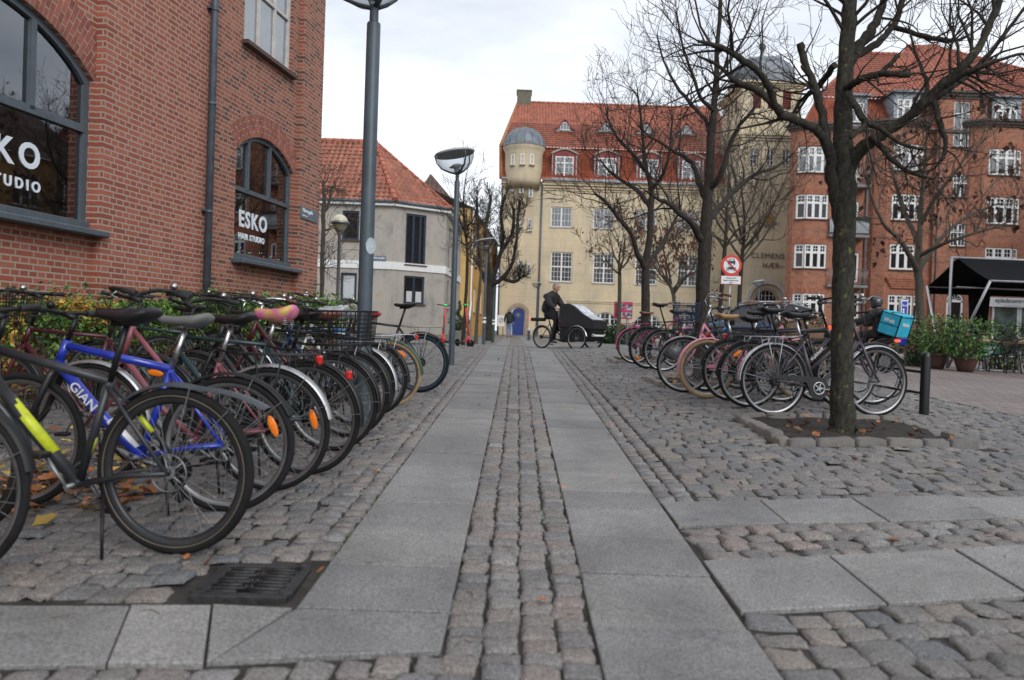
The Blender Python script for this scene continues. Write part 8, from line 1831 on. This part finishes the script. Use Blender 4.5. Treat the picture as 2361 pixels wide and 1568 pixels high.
# ================================================================ CARS
def car(label, x, y, rz, body, sc=1.0):
    c = empty('parked_car', label, 'car', (x, y, gz(x, y)), rz, group='parked cars'); 
    st = [(-2.25, .52, .62, .62, .86), (-2.15, .42, .80, 1.02, .93), (-1.7, .34, .88, 1.06, .94), (-.6, .30, .90, 1.06, .95), (.7, .30, .90, 1.04, .95), (1.4, .32, .88, .98, .93), (1.95, .36, .84, .90, .90), (2.25, .46, .70, .74, .78)]
    mb = MB(); vs = []; 
    for x_, zb, zm_, zt_, hw in st:
        vs += [(x_, -hw*.90, zb), (x_, -hw*.99, zb+.12), (x_, -hw, (zb+zt_)/2), (x_, -hw*.985, zt_-.06), (x_, -hw*.90, zt_), (x_, hw*.90, zt_), (x_, hw*.985, zt_-.06), (x_, hw, (zb+zt_)/2), (x_, hw*.99, zb+.12), (x_, hw*.90, zb)]
    n = 10; mb.add(vs, [(i*n+k, (i+1)*n+k, (i+1)*n+(k+1) % n, i*n+(k+1) % n) for i in range(len(st)-1) for k in range(n)]+[tuple(range(n)), tuple(range(len(vs)-1, len(vs)-n-1, -1))], 0, True); b_ = mb.obj('body', body, c)
    me = b_.data
    cab = [(-2.05, 1.0, 1.05, .86), (-1.75, 1.0, 1.50, .74), (-1.2, 1.0, 1.64, .70), (-.2, 1.0, 1.66, .70), (.45, 1.0, 1.58, .70), (1.25, .95, 1.0, .84)]; mb = MB(); vs = []
    for x_, z0, z1, hw in cab: vs += [(x_, -.92, z0), (x_, -hw, z1-.05), (x_, -hw+.1, z1), (x_, hw-.1, z1), (x_, hw, z1-.05), (x_, .92, z0)]
    n = 6; mb.add(vs, [(i*n+k, (i+1)*n+k, (i+1)*n+k+1, i*n+k+1) for i in range(len(cab)-1) for k in range(5)]+[(0, 1, 2, 3, 4, 5)], 0, True); mb.obj('windows', M_glass_dim, c)
    mb = MB(); vs = []
    for x_, z0, z1, hw in cab[1:5]: vs += [(x_, -hw-.01, z1-.07), (x_, -hw+.1, z1+.012), (x_, hw-.1, z1+.012), (x_, hw+.01, z1-.07)]
    mb.add(vs, [(i*4+k, (i+1)*4+k, (i+1)*4+k+1, i*4+k+1) for i in range(3) for k in range(3)], 0, True)
    for s_ in (-1, 1):
        for xa, za, xb_, zb2 in ((-1.75, 1.45, -2.02, 1.04), (.45, 1.53, 1.22, 1.0), (-.35, 1.6, -.35, 1.03), (-1.25, 1.58, -1.35, 1.04)): mb.tube([(xa, s_*.71, za), (xb_, s_*.91, zb2)], .035, 6)
    mb.obj('roof', body, c)
    mb = MB()
    for s_ in (-1, 1): mb.tube([(-1.6, s_*.68, 1.62), (-1.4, s_*.66, 1.70), (.2, s_*.66, 1.69), (.45, s_*.68, 1.60)], .02, 6)
    mb.obj('roof_rail', M_chrome, c)
    for sx in (-1.35, 1.4):
        for s_ in (-1, 1):
            w = MB(); w.ring((sx, s_*.84, .33), .25, .09, n=28, k=8); ww = w.obj('wheel', M_rubber, c); w = MB(); w.tube([(sx, s_*.80, .33), (sx, s_*.92, .33)], .2, 20); w.obj('rim', M_alu, ww)
    for s_ in (-1, 1):
        mb = MB(); mb.box((-2.16, s_*.74, .92), (.16, .30, .14), bev=.03); mb.obj('tail_light', mat('lit_tail_light', (.8, .03, .01), .3, em=(1, .06, .01), ems=2.2), c)
        mb = MB(); mb.box((2.12, s_*.62, .70), (.2, .30, .12), bev=.03); mb.obj('headlight', M_glass, c)
        mb = MB(); mb.box((.62, s_*1.0, 1.08), (.16, .2, .14), bev=.03); mb.obj('wing_mirror', body, c)
M_carblk = mat('black_car_paint', (.012, .012, .014), .18, var=.1, coat=1); M_carwht = mat('pale_blue_car_paint', (.45, .52, .56), .25, var=.05, coat=1)
xc = at(1742, 760, 26).x; car('black estate car with glowing red tail light behind the right bicycles', xc, 26, pi-.45, M_carblk)
xc = at(1655, 750, 38).x; car('pale silver blue car parked behind the black one near the tower', xc, 38, pi-.2, M_carwht)
# ================================================================ PEOPLE
def skin(parent, name, verts, edges, mt, sub=2, root=0):
    me = bpy.data.meshes.new(name); me.from_pydata([v[:3] for v in verts], edges, []); o = bpy.data.objects.new(name, me); COL.objects.link(o)
    sm = o.modifiers.new('s', 'SKIN'); 
    if not me.skin_vertices: 
        bm = bmesh.new(); bm.from_mesh(me); bm.verts.layers.skin.verify(); bm.to_mesh(me); bm.free()
    for i, v in enumerate(verts):
        r = v[3]; sv = me.skin_vertices[0].data[i]; sv.radius = r if isinstance(r, tuple) else (r, r); sv.use_root = (i == root)
    ss = o.modifiers.new('u', 'SUBSURF'); ss.levels = ss.render_levels = sub
    dg = bpy.context.evaluated_depsgraph_get(); dg.update(); m2 = bpy.data.meshes.new_from_object(o.evaluated_get(dg)); bpy.data.objects.remove(o); m2.name = name
    m2.materials.clear(); m2.materials.append(mt); m2.polygons.foreach_set('use_smooth', [True]*len(m2.polygons)); return link(m2, name, parent)
M_skin = mat('skin', (.50, .27, .19), .5, var=.06); M_hair = mat('grey_hair', (.24, .23, .225), .8, var=.2, bump=.5); M_jack = mat('black_jacket', (.016, .016, .019), .75, var=.25, vs=5, bump=.4, bs=14); M_trou = mat('black_trousers', (.012, .012, .014), .8, var=.25); M_jean = mat('light_jeans', (.17, .26, .42), .85, var=.2, vs=8); M_green = mat('dark_parka', (.016, .024, .028), .8, var=.25, bump=.4, bs=16); M_shoe = mat('dark_shoe', (.03, .03, .032), .5)
def chain(*ch):
    V = []; E = []
    for c in ch:
        base = None
        for k, v in enumerate(c):
            if isinstance(v, int): idx = v
            else: V.append(v); idx = len(V)-1
            if base is not None: E.append((base, idx))
            base = idx
    return V, E
def head(parent, c, fwd, s=1.0, hair=M_hair, glasses=False, tilt=0):
    """fwd: horizontal facing angle"""
    M = Matrix.Translation(c) @ Matrix.Rotation(fwd, 4, 'Z') @ Matrix.Rotation(tilt, 4, 'Y') @ Matrix.Scale(s, 4); mb = MB()
    N = 20; H = 14; vs = []
    for i in range(H+1):
        t_ = pi*i/H
        for k in range(N):
            a = 2*pi*k/N; x, y, z = sin(t_)*cos(a), sin(t_)*sin(a), cos(t_); X = x*.098; Y = y*(.076 if z > -.2 else .076*(1+.45*(z+.2))); Z = z*.125
            if x > 0 and z < 0: X *= 1+.08*z
            if x > .7 and abs(y) < .25 and -.45 < z < .15: X += .020*(1-abs(y)/.25)*(1 if z < 0 else .4)
            if x > .8 and .05 < z < .25 and .2 < abs(y) < .55: X -= .010
            if x > .6 and z < -.75: X += .012
            vs.append((X, Y, Z))
    mb.add(vs, [(i*N+k, (i+1)*N+k, (i+1)*N+(k+1) % N, i*N+(k+1) % N) for i in range(H) for k in range(N)], 0, True, M)
    for s_ in (-1, 1): mb.ball((-.008, s_*.079, -.005), .026, n=8, sc=(.6, .35, 1.1), M=M)
    mb.tube([(-.03, 0, -.06), (-.045, 0, -.2)], .056, 12, M=M)
    h = mb.obj('head', M_skin, parent)
    mb = MB()
    for s_ in (-1, 1): mb.ball((.086, s_*.030, .015), .010, n=8, sc=(.6, 1.2, .7), M=M)
    mb.obj('eyes', M_black, h); mb = MB(); mb.tube([(.094, -.022, -.062), (.101, 0, -.060), (.094, .022, -.062)], .0045, 5, M=M); mb.obj('mouth', mat('lips', (.30, .10, .09), .5), h)
    if hair:
        mb = MB(); vs = []
        for i in range(9):
            t_ = pi*i/14
            for k in range(N): a = 2*pi*k/N; x, y, z = sin(t_)*cos(a), sin(t_)*sin(a), cos(t_); f = 1.07 if not (x > .45 and i > 4) else .93; vs.append((x*.100*f-.004, y*.078*f, z*.127*f+.002))
        mb.add(vs, [(i*N+k, (i+1)*N+k, (i+1)*N+(k+1) % N, i*N+(k+1) % N) for i in range(8) for k in range(N)], 0, True, M); mb.obj('hair', hair, parent)
    if glasses:
        mb = MB()
        for s_ in (-1, 1): mb.ring((.101, s_*.032, .014), .021, .0028, axis='x', n=16, k=4, M=M); mb.tube([(.10, s_*.053, .016), (0, s_*.079, .012)], .0025, 4, M=M)
        mb.tube([(.103, -.012, .018), (.103, .012, .018)], .0025, 4, M=M); mb.obj('glasses', M_black, parent)
def hand(V, E, wrist_i, w, d, up, s=1.0, curl=.5):
    d = Vector(d).normalized(); up = Vector(up).normalized(); side = d.cross(up).normalized(); w = Vector(w)
    palm = w+d*.05*s; V.append((*palm, (.030*s, .016*s))); pi_ = len(V)-1; E.append((wrist_i, pi_))
    for k, (o_, l) in enumerate(((-.030, .068), (-.010, .078), (.010, .072), (.028, .058))):
        b0 = palm+side*o_*s+d*.03*s; p1 = b0+d*l*.5*s-up*l*.15*curl*s; p2 = p1+(d*(1-curl)-up*curl*1.4).normalized()*l*.5*s; i0 = len(V)
        V += [(*b0, .0105*s), (*p1, .0095*s), (*p2, .008*s)]; E += [(pi_, i0), (i0, i0+1), (i0+1, i0+2)]
    t0 = palm-side*.035*s-d*.01*s; t1 = t0-side*.02*s+d*.03*s-up*.01*s; i0 = len(V); V += [(*t0, .011*s), (*t1, .009*s)]; E += [(pi_, i0), (i0, i0+1)]
# pedestrian seen from behind
xp = at(1173, 779, 48).x; pr_ = empty('person', 'pedestrian seen from behind in dark hooded coat and light blue jeans by the blue door', 'person', (xp, 48, gz(xp, 48)), pi/2)   # +x is the walking direction
V, E = chain([(0, 0, .95, (.13, .10)), (.0, 0, 1.15, (.13, .10)), (.0, 0, 1.36, (.15, .10)), (.01, 0, 1.46, .06), (.02, 0, 1.53, .05)], [0, (.02, .09, .88, .085), (.06, .09, .48, .055), (.0, .095, .10, .042), (.10, .10, .04, .035)], [0, (-.02, -.09, .88, .085), (.02, -.09, .48, .055), (-.12, -.095, .12, .042), (-.02, -.10, .05, .035)], [2, (.0, .19, 1.36, .055), (-.04, .26, 1.12, .045), (.04, .27, .90, .035)], [2, (.0, -.19, 1.36, .055), (.02, -.26, 1.12, .045), (.08, -.27, .90, .035)])
hand(V, E, 14, V[15][:3] if False else (.04, .27, .90), (.1, 0, -1), (0, 1, 0)); hand(V, E, len(chain([0])[0]) if False else 17, (.08, -.27, .90), (.2, 0, -1), (0, -1, 0))
skin(pr_, 'body', V, E, M_skin)
V, E = chain([(0, 0, .80, (.25, .21)), (0, 0, 1.0, (.25, .20)), (0, 0, 1.2, (.23, .18)), (0, 0, 1.38, (.21, .16)), (.01, 0, 1.49, .11)], [3, (0, .20, 1.38, .085), (-.04, .27, 1.12, .07), (.03, .28, .93, .055)], [3, (0, -.20, 1.38, .085), (.02, -.27, 1.12, .07), (.07, -.28, .93, .055)]); skin(pr_, 'coat', V, E, M_green)
V, E = chain([(0, 0, .92, .14), (.02, .09, .80, .10), (.06, .09, .48, .075), (.0, .095, .13, .065)], [0, (-.02, -.09, .80, .10), (.02, -.09, .48, .075), (-.12, -.095, .15, .065)]); skin(pr_, 'jeans', V, E, M_jean)
for q in ((.0, .095), (-.12, -.095)): mb = MB(); mb.ball((q[0]+.05, q[1], .05+(.02 if q[1] < 0 else 0)), .07, n=12, sc=(1.9, .75, .7)); mb.obj('shoe', mat('brown_shoe', (.12, .05, .04), .6), pr_)
head(pr_, (.03, 0, 1.63), 0, 1.0, M_hair); mb = MB(); mb.ring((-.02, 0, 1.50), .085, .045, axis='z', n=20, k=8); mb.obj('hood', M_green, pr_)
# ---- cargo trike and its rider
TH = -radians(40); xr_, yr_ = .86, 22.9; trk = empty('cargo_tricycle', 'black cargo tricycle with a tall black rain canopy and clear front window', 'cargo bicycle', (xr_, yr_, gz(xr_, yr_)), TH); Rw = .33
wheel(trk, 0, Rw, Rw, .024, M_rubber, M_rim, n=28, cog=True); Lw = 1.5
for s_ in (-1, 1):
    w = wheel(trk, Lw, Rw, Rw*.98, .024, M_rubber, M_rim, n=28, Ms=Matrix.Translation((0, s_*.40, 0)))
    fender(trk, Lw, Rw, Rw, .2, 2.9, .03, M_chrome, Ms=Matrix.Translation((0, s_*.40, 0)), stays=False)
fender(trk, 0, Rw, Rw, .2, 3.0, .03, M_alu, stays=True)
mb = MB(); mb.tube([(.0, -.06, Rw), (.42, -.04, .30), (.42, .04, .30), (0, .06, Rw)], .014, 8); mb.tube([(.42, 0, .30), (.24, 0, .80)], .02, 10); mb.tube([(.42, 0, .30), (.75, 0, .22), (1.15, 0, .24)], .026, 10); mb.tube([(.30, 0, .62), (.62, 0, .42), (.95, 0, .26)], .022, 10); mb.tube([(0, 0, Rw), (.26, 0, .72)], .012, 8); mb.tube([(.95, -.42, Rw-.04), (.95, .42, Rw-.04)], .02, 8); mb.tube([(Lw, -.42, Rw), (Lw, .42, Rw)], .02, 8); mb.obj('frame', M_black, trk)
mb = MB(); mb.tube([(.24, 0, .80), (.20, 0, .93)], .014, 8); mb.obj('seat_post', M_black, trk); sm = saddle_mesh('', .6); mb = MB(); mb.add(sm.v, sm.f, 0, True, Matrix.Translation((.20, 0, .96))); mb.obj('saddle', M_leather, trk)
mb = MB(); mb.box((-.16, 0, .83), (.50, .15, .10), bev=.03); mb.obj('battery_rack', M_plastic, trk); mb = MB(); mb.box((-.43, 0, .84), (.04, .08, .05), bev=.01); mb.obj('rear_light', mat('lit_red_lamp', (.8, .03, .02), .3, em=(1, .05, .02), ems=3), trk)
mb = MB(); mb.tube([(.42, -.07, .30), (.42, -.078, .30)], .09, 24); mb.tube([(.42, -.09, .30), (.45, -.10, .14)], .012, 8); mb.tube([(.42, .09, .30), (.39, .10, .46)], .012, 8); mb.box((.45, -.14, .13), (.09, .08, .025)); mb.box((.39, .14, .47), (.09, .08, .025)); mb.obj('crank', M_plastic, trk)
bx0, bx1 = .85, 1.95; mb = MB()
mb.prism([(bx0, .22), (bx1-.35, .24), (bx1-.04, .36), (bx1, .66), (bx0, .66)], -.30, .30); o = mb.obj('box', M_plastic, trk)
mb = MB(); prof = [(bx0-.04, .64), (bx0-.02, 1.15), (bx0+.04, 1.26), (bx0+.28, 1.28), (bx0+.50, 1.18), (bx0+.78, .98), (bx1+.02, .82), (bx1+.03, .60)]; mb.prism(prof, -.33, .33); mb.obj('rain_canopy', mat('black_nylon', (.014, .014, .017), .55, var=.25, bump=.5, bs=9), trk)
mb = MB(); a_, b_ = Vector((bx0+.32, 0, 1.275)), Vector((bx1-.02, 0, .845)); vs = []
for i in range(11):
    t_ = i/10; xq = a_.x+(b_.x-a_.x)*t_; zq = np.interp(xq, [p[0] for p in prof[2:7]], [p[1] for p in prof[2:7]])+.012
    vs += [(xq, -.27, zq), (xq, .27, zq)]
mb.add(vs, [(2*i, 2*i+2, 2*i+3, 2*i+1) for i in range(10)], 0, True); mb.obj('clear_window', mat('crinkled_clear_plastic', (.58, .61, .66), .12, var=.35, vs=9, bump=1, bs=10), trk)
mb = MB(); mb.box((bx1-.02, 0, .42), (.03, .60, .05), bev=.01); mb.obj('front_bar', M_white, trk)
for s_ in (-1, 1): mb = MB(); mb.ball((bx1+.0, s_*.27, .44), .035, n=10); mb.obj('front_light', M_chrome, trk)
mb = MB(); mb.box((bx0+.02, -.34, .80), (.03, .01, .04)); mb.box((bx1-.45, -.34, .66), (.05, .01, .03)); mb.obj('side_reflector', M_red, trk)
mb = MB(); mb.tube([(bx0-.05, -.30, 1.05), (bx0-.12, -.29, 1.12), (bx0-.12, .29, 1.12), (bx0-.05, .30, 1.05)], .015, 8); mb.tube([(bx0-.02, -.30, .6), (bx0-.05, -.30, 1.05)], .015, 8); mb.tube([(bx0-.02, .30, .6), (bx0-.05, .30, 1.05)], .015, 8); mb.obj('handlebar', M_alu, trk)
rd = empty('person', 'grey haired man in glasses and black clothes riding the cargo tricycle', 'person', (xr_, yr_, gz(xr_, yr_)), TH)
V, E = chain([(.20, 0, 1.04, (.10, .09)), (.22, 0, 1.2, (.09, .08)), (.30, 0, 1.42, (.10, .08)), (.34, 0, 1.52, (.10, .07)), (.38, 0, 1.60, .055), (.41, 0, 1.66, .05)],
             [0, (.30, -.10, 1.0, .10), (.62, -.12, .84, .065), (.45, -.13, .25, .042), (.56, -.13, .18, .035)], [0, (.30, .10, 1.0, .10), (.60, .12, .98, .065), (.42, .13, .58, .042), (.52, .13, .52, .035)],
             [3, (.32, -.20, 1.48, .06), (.46, -.28, 1.25, .045), (.68, -.28, 1.14, .032)], [3, (.32, .20, 1.48, .06), (.46, .28, 1.25, .045), (.68, .28, 1.14, .032)])
nV = len(V); hand(V, E, 16, V[16][:3], (1, .1, -.1), (0, 0, 1), curl=.9); hand(V, E, 19, V[19][:3], (1, -.1, -.1), (0, 0, 1), curl=.9); skin(rd, 'body', V, E, M_skin)
V, E = chain([(.17, 0, .96, (.24, .21)), (.21, 0, 1.18, (.24, .20)), (.28, 0, 1.38, (.25, .19)), (.33, 0, 1.50, (.22, .16)), (.385, 0, 1.60, .115), (.405, 0, 1.66, .085)], [3, (.32, -.21, 1.46, .12), (.46, -.29, 1.25, .095), (.66, -.28, 1.15, .065)], [3, (.32, .21, 1.46, .12), (.46, .29, 1.25, .095), (.66, .28, 1.15, .065)]); skin(rd, 'jacket', V, E, M_jack)
V, E = chain([(.20, 0, 1.0, .15), (.32, -.10, .98, .115), (.61, -.12, .84, .105), (.53, -.125, .5, .085), (.46, -.13, .25, .07), (.45, -.13, .2, .06)], [0, (.32, .10, .99, .13), (.59, .12, .97, .105), (.50, .125, .75, .085), (.43, .13, .58, .07), (.425, .13, .54, .06)]); skin(rd, 'trousers', V, E, M_trou)
for c in ((.52, -.13, .19), (.49, .13, .53)): mb = MB(); mb.ball(c, .065, n=12, sc=(2.0, .75, .7)); mb.ball((c[0], c[1], c[2]-.03), .06, mi=1, n=12, sc=(2.2, .8, .3)); mb.obj('shoe', [M_shoe, M_white], rd)
head(rd, (.45, 0, 1.745), .0, 1.08, M_hair, glasses=True)
# ---- delivery rider on moped
HM = pi-.95; xm, ym = at(2040, 861, 15.8).x, 15.8; mo = empty('moped', 'dark delivery moped with glowing red tail light seen from behind the tree', 'moped', (xm, ym, gz(xm, ym)), HM)   # +x forward, origin at rear wheel
for x_ in (0, 1.25): w = MB(); w.ring((x_, 0, .27), .20, .065, n=30, k=8); ww = w.obj('wheel', M_rubber, mo); w = MB(); w.tube([(x_, -.03, .27), (x_, .03, .27)], .14, 18); w.obj('rim', M_dullsteel, ww)
mb = MB(); V, E = chain([(-.25, 0, .82, (.05, .08)), (0, 0, .74, (.16, .13)), (.3, 0, .64, (.18, .15)), (.45, 0, .34, (.14, .10)), (.8, 0, .30, (.16, .06)), (.98, 0, .55, (.16, .07)), (1.05, 0, .92, (.12, .08)), (1.08, 0, 1.02, (.10, .08))]); skin(mo, 'body', V, E, M_carblk)
mb = MB(); mb.tube([(1.25, -.07, .27), (1.10, -.05, .7)], .025, 8); mb.tube([(1.25, .07, .27), (1.10, .05, .7)], .025, 8); mb.obj('fork', M_dullsteel, mo)
mb = MB(); mb.box((.15, 0, .83), (.62, .26, .10), bev=.04); mb.obj('seat', M_leather, mo)
mb = MB(); mb.tube([(.92, -.34, 1.08), (1.02, -.12, 1.04), (1.02, .12, 1.04), (.92, .34, 1.08)], .016, 8); mb.obj('handlebar', M_plastic, mo)
for s_ in (-1, 1): mb = MB(); mb.tube([(1.0, s_*.22, 1.05), (1.02, s_*.34, 1.22)], .008, 5); mb.ball((1.0, s_*.36, 1.26), .06, n=12, sc=(.4, 1, .7)); mb.obj('mirror', M_chrome, mo)
mb = MB(); mb.ball((-.27, .0, .75), .05, n=12, sc=(.6, 2.6, .6)); mb.obj('tail_light', mat('lit_red_lamp', (.8, .03, .02)), mo)
mb = MB(); mb.tube([(-.35, -.12, .42), (.3, -.14, .30)], .04, 10); mb.obj('exhaust', M_dullsteel, mo); mb = MB(); fender(mo, 0, .27, .27, 1.2, 3.0, .06, M_plastic, stays=False)
rp2 = empty('person', 'moped courier in black with a dark helmet and flipped up visor', 'person', (xm, ym, gz(xm, ym)), HM)
V, E = chain([(.12, 0, .93, (.10, .09)), (.10, 0, 1.1, (.09, .08)), (.16, 0, 1.3, (.10, .08)), (.20, 0, 1.4, (.10, .08)), (.23, 0, 1.47, .055), (.25, 0, 1.52, .05)], [0, (.2, -.12, .90, .10), (.58, -.20, .86, .065), (.72, -.18, .42, .045), (.82, -.18, .36, .04)], [0, (.2, .12, .90, .10), (.58, .20, .86, .065), (.72, .18, .42, .045), (.82, .18, .36, .04)], [3, (.20, -.19, 1.37, .06), (.48, -.28, 1.16, .045), (.80, -.31, 1.10, .032)], [3, (.20, .19, 1.37, .06), (.48, .28, 1.16, .045), (.80, .31, 1.10, .032)])
hand(V, E, 16, V[16][:3], (1, 0, 0), (0, 0, 1), curl=.9); hand(V, E, 19, V[19][:3], (1, 0, 0), (0, 0, 1), curl=.9); skin(rp2, 'body', V, E, M_skin)
V, E = chain([(.12, 0, .86, (.24, .22)), (.10, 0, 1.08, (.24, .21)), (.15, 0, 1.28, (.25, .19)), (.19, 0, 1.38, (.21, .16)), (.23, 0, 1.48, .12)], [3, (.20, -.20, 1.36, .12), (.48, -.29, 1.16, .095), (.77, -.31, 1.11, .065)], [3, (.20, .20, 1.36, .12), (.48, .29, 1.16, .095), (.77, .31, 1.11, .065)]); skin(rp2, 'jacket', V, E, M_jack)
V, E = chain([(.12, 0, .92, .15), (.22, -.12, .90, .115), (.58, -.20, .86, .085), (.66, -.19, .6, .065), (.72, -.18, .46, .06)], [0, (.22, .12, .90, .115), (.58, .20, .86, .085), (.66, .19, .6, .065), (.72, .18, .46, .06)]); skin(rp2, 'trousers', V, E, M_trou)
for s_ in (-1, 1): mb = MB(); mb.ball((.80, s_*.18, .36), .065, n=12, sc=(2, .75, .7)); mb.obj('shoe', M_shoe, rp2)
head(rp2, (.30, 0, 1.60), .5, 1, None)
mb = MB(); MH = Matrix.Translation((.29, 0, 1.62)) @ Matrix.Rotation(.5, 4, 'Z'); N = 22; vs = []
for i in range(13):
    t_ = pi*i/14
    for k in range(N):
        a = 2*pi*k/N; x, y, z = sin(t_)*cos(a), sin(t_)*sin(a), cos(t_); r_ = 1.0
        if x > .35 and z < .28: r_ = .80 if z > -.55 else 1.0
        vs.append((x*.155*r_, y*.130*r_, z*.155))
mb.add(vs, [(i*N+k, (i+1)*N+k, (i+1)*N+(k+1) % N, i*N+(k+1) % N) for i in range(12) for k in range(N)], 0, True, MH); mb.obj('helmet', mat('graphite_helmet', (.035, .037, .042), .3, coat=.5), rp2)
mb = MB(); vs = []
for i in range(6):
    el = .35+.16*i
    for k in range(11): a = -1.0+2.0*k/10; vs.append((.162*cos(a)*cos(el)+.045*(1-i/5), .140*sin(a)*(cos(el)*.5+.5), .162*sin(el)))
mb.add(vs, [(i*11+k, i*11+k+1, (i+1)*11+k+1, (i+1)*11+k) for i in range(5) for k in range(10)], 0, True, MH); mb.obj('visor', mat('smoky_visor', (.25, .26, .28), .15, var=.1), rp2)
# courier bag
bg_ = empty('courier_bag', 'bright turquoise cube shaped courier bag with white lettering on the rider\'s back', 'bag', (xm, ym, gz(xm, ym)), HM); MBg = Matrix.Translation((-.20, 0, 1.13)) @ Matrix.Rotation(radians(-16), 4, 'Y') @ Matrix.Rotation(radians(-2), 4, 'Z')
M_turq = mat('turquoise_nylon', (.02, .40, .58), .5, var=.12, vs=6, bump=.3, bs=14); s_ = .50
mb = MB(); mb.box((0, 0, 0), (s_*.95, s_, s_*1.02), bev=.02, M=MBg); mb.obj('bag', M_turq, bg_)
mb = MB(); h2 = s_*.51
for (a, b2) in (((-.48*s_, -.505*s_), (.48*s_, -.505*s_)), ((.48*s_, .505*s_), (-.48*s_, .505*s_))):
    for z in (h2-.03, -.02): mb.box(((a[0]+b2[0])/2, a[1], z), (s_*.95, .008, .014), M=MBg)
for sx in (-1, 1):
    for sy in (-1, 1): mb.box((sx*.48*s_, sy*.5*s_, 0), (.02, .02, s_*1.0), M=MBg)
mb.box((-.482*s_, 0, h2-.05), (.008, s_*.9, .014), M=MBg); mb.box((0, 0, h2), (.05, s_*1.0, .012), M=MBg); mb.obj('trim', M_black, bg_)
text(bg_, 'Wolt', (0, 0, 0), .085, M_sw, M=MBg @ Matrix.Rotation(pi, 4, 'Z') @ Matrix.Translation((-.01, -.505*s_-.004, .03)), align='CENTER', bold=.004, ext=.001)
text(bg_, 'Wolt', (0, 0, 0), .085, M_sw, M=MBg @ Matrix.Rotation(-pi/2, 4, 'Z') @ Matrix.Translation((0, -.478*s_-.006, .0)), align='CENTER', bold=.004, ext=.001)

for o_ in (mo, rp2, bg_): o_.scale = (.87, .87, .87)
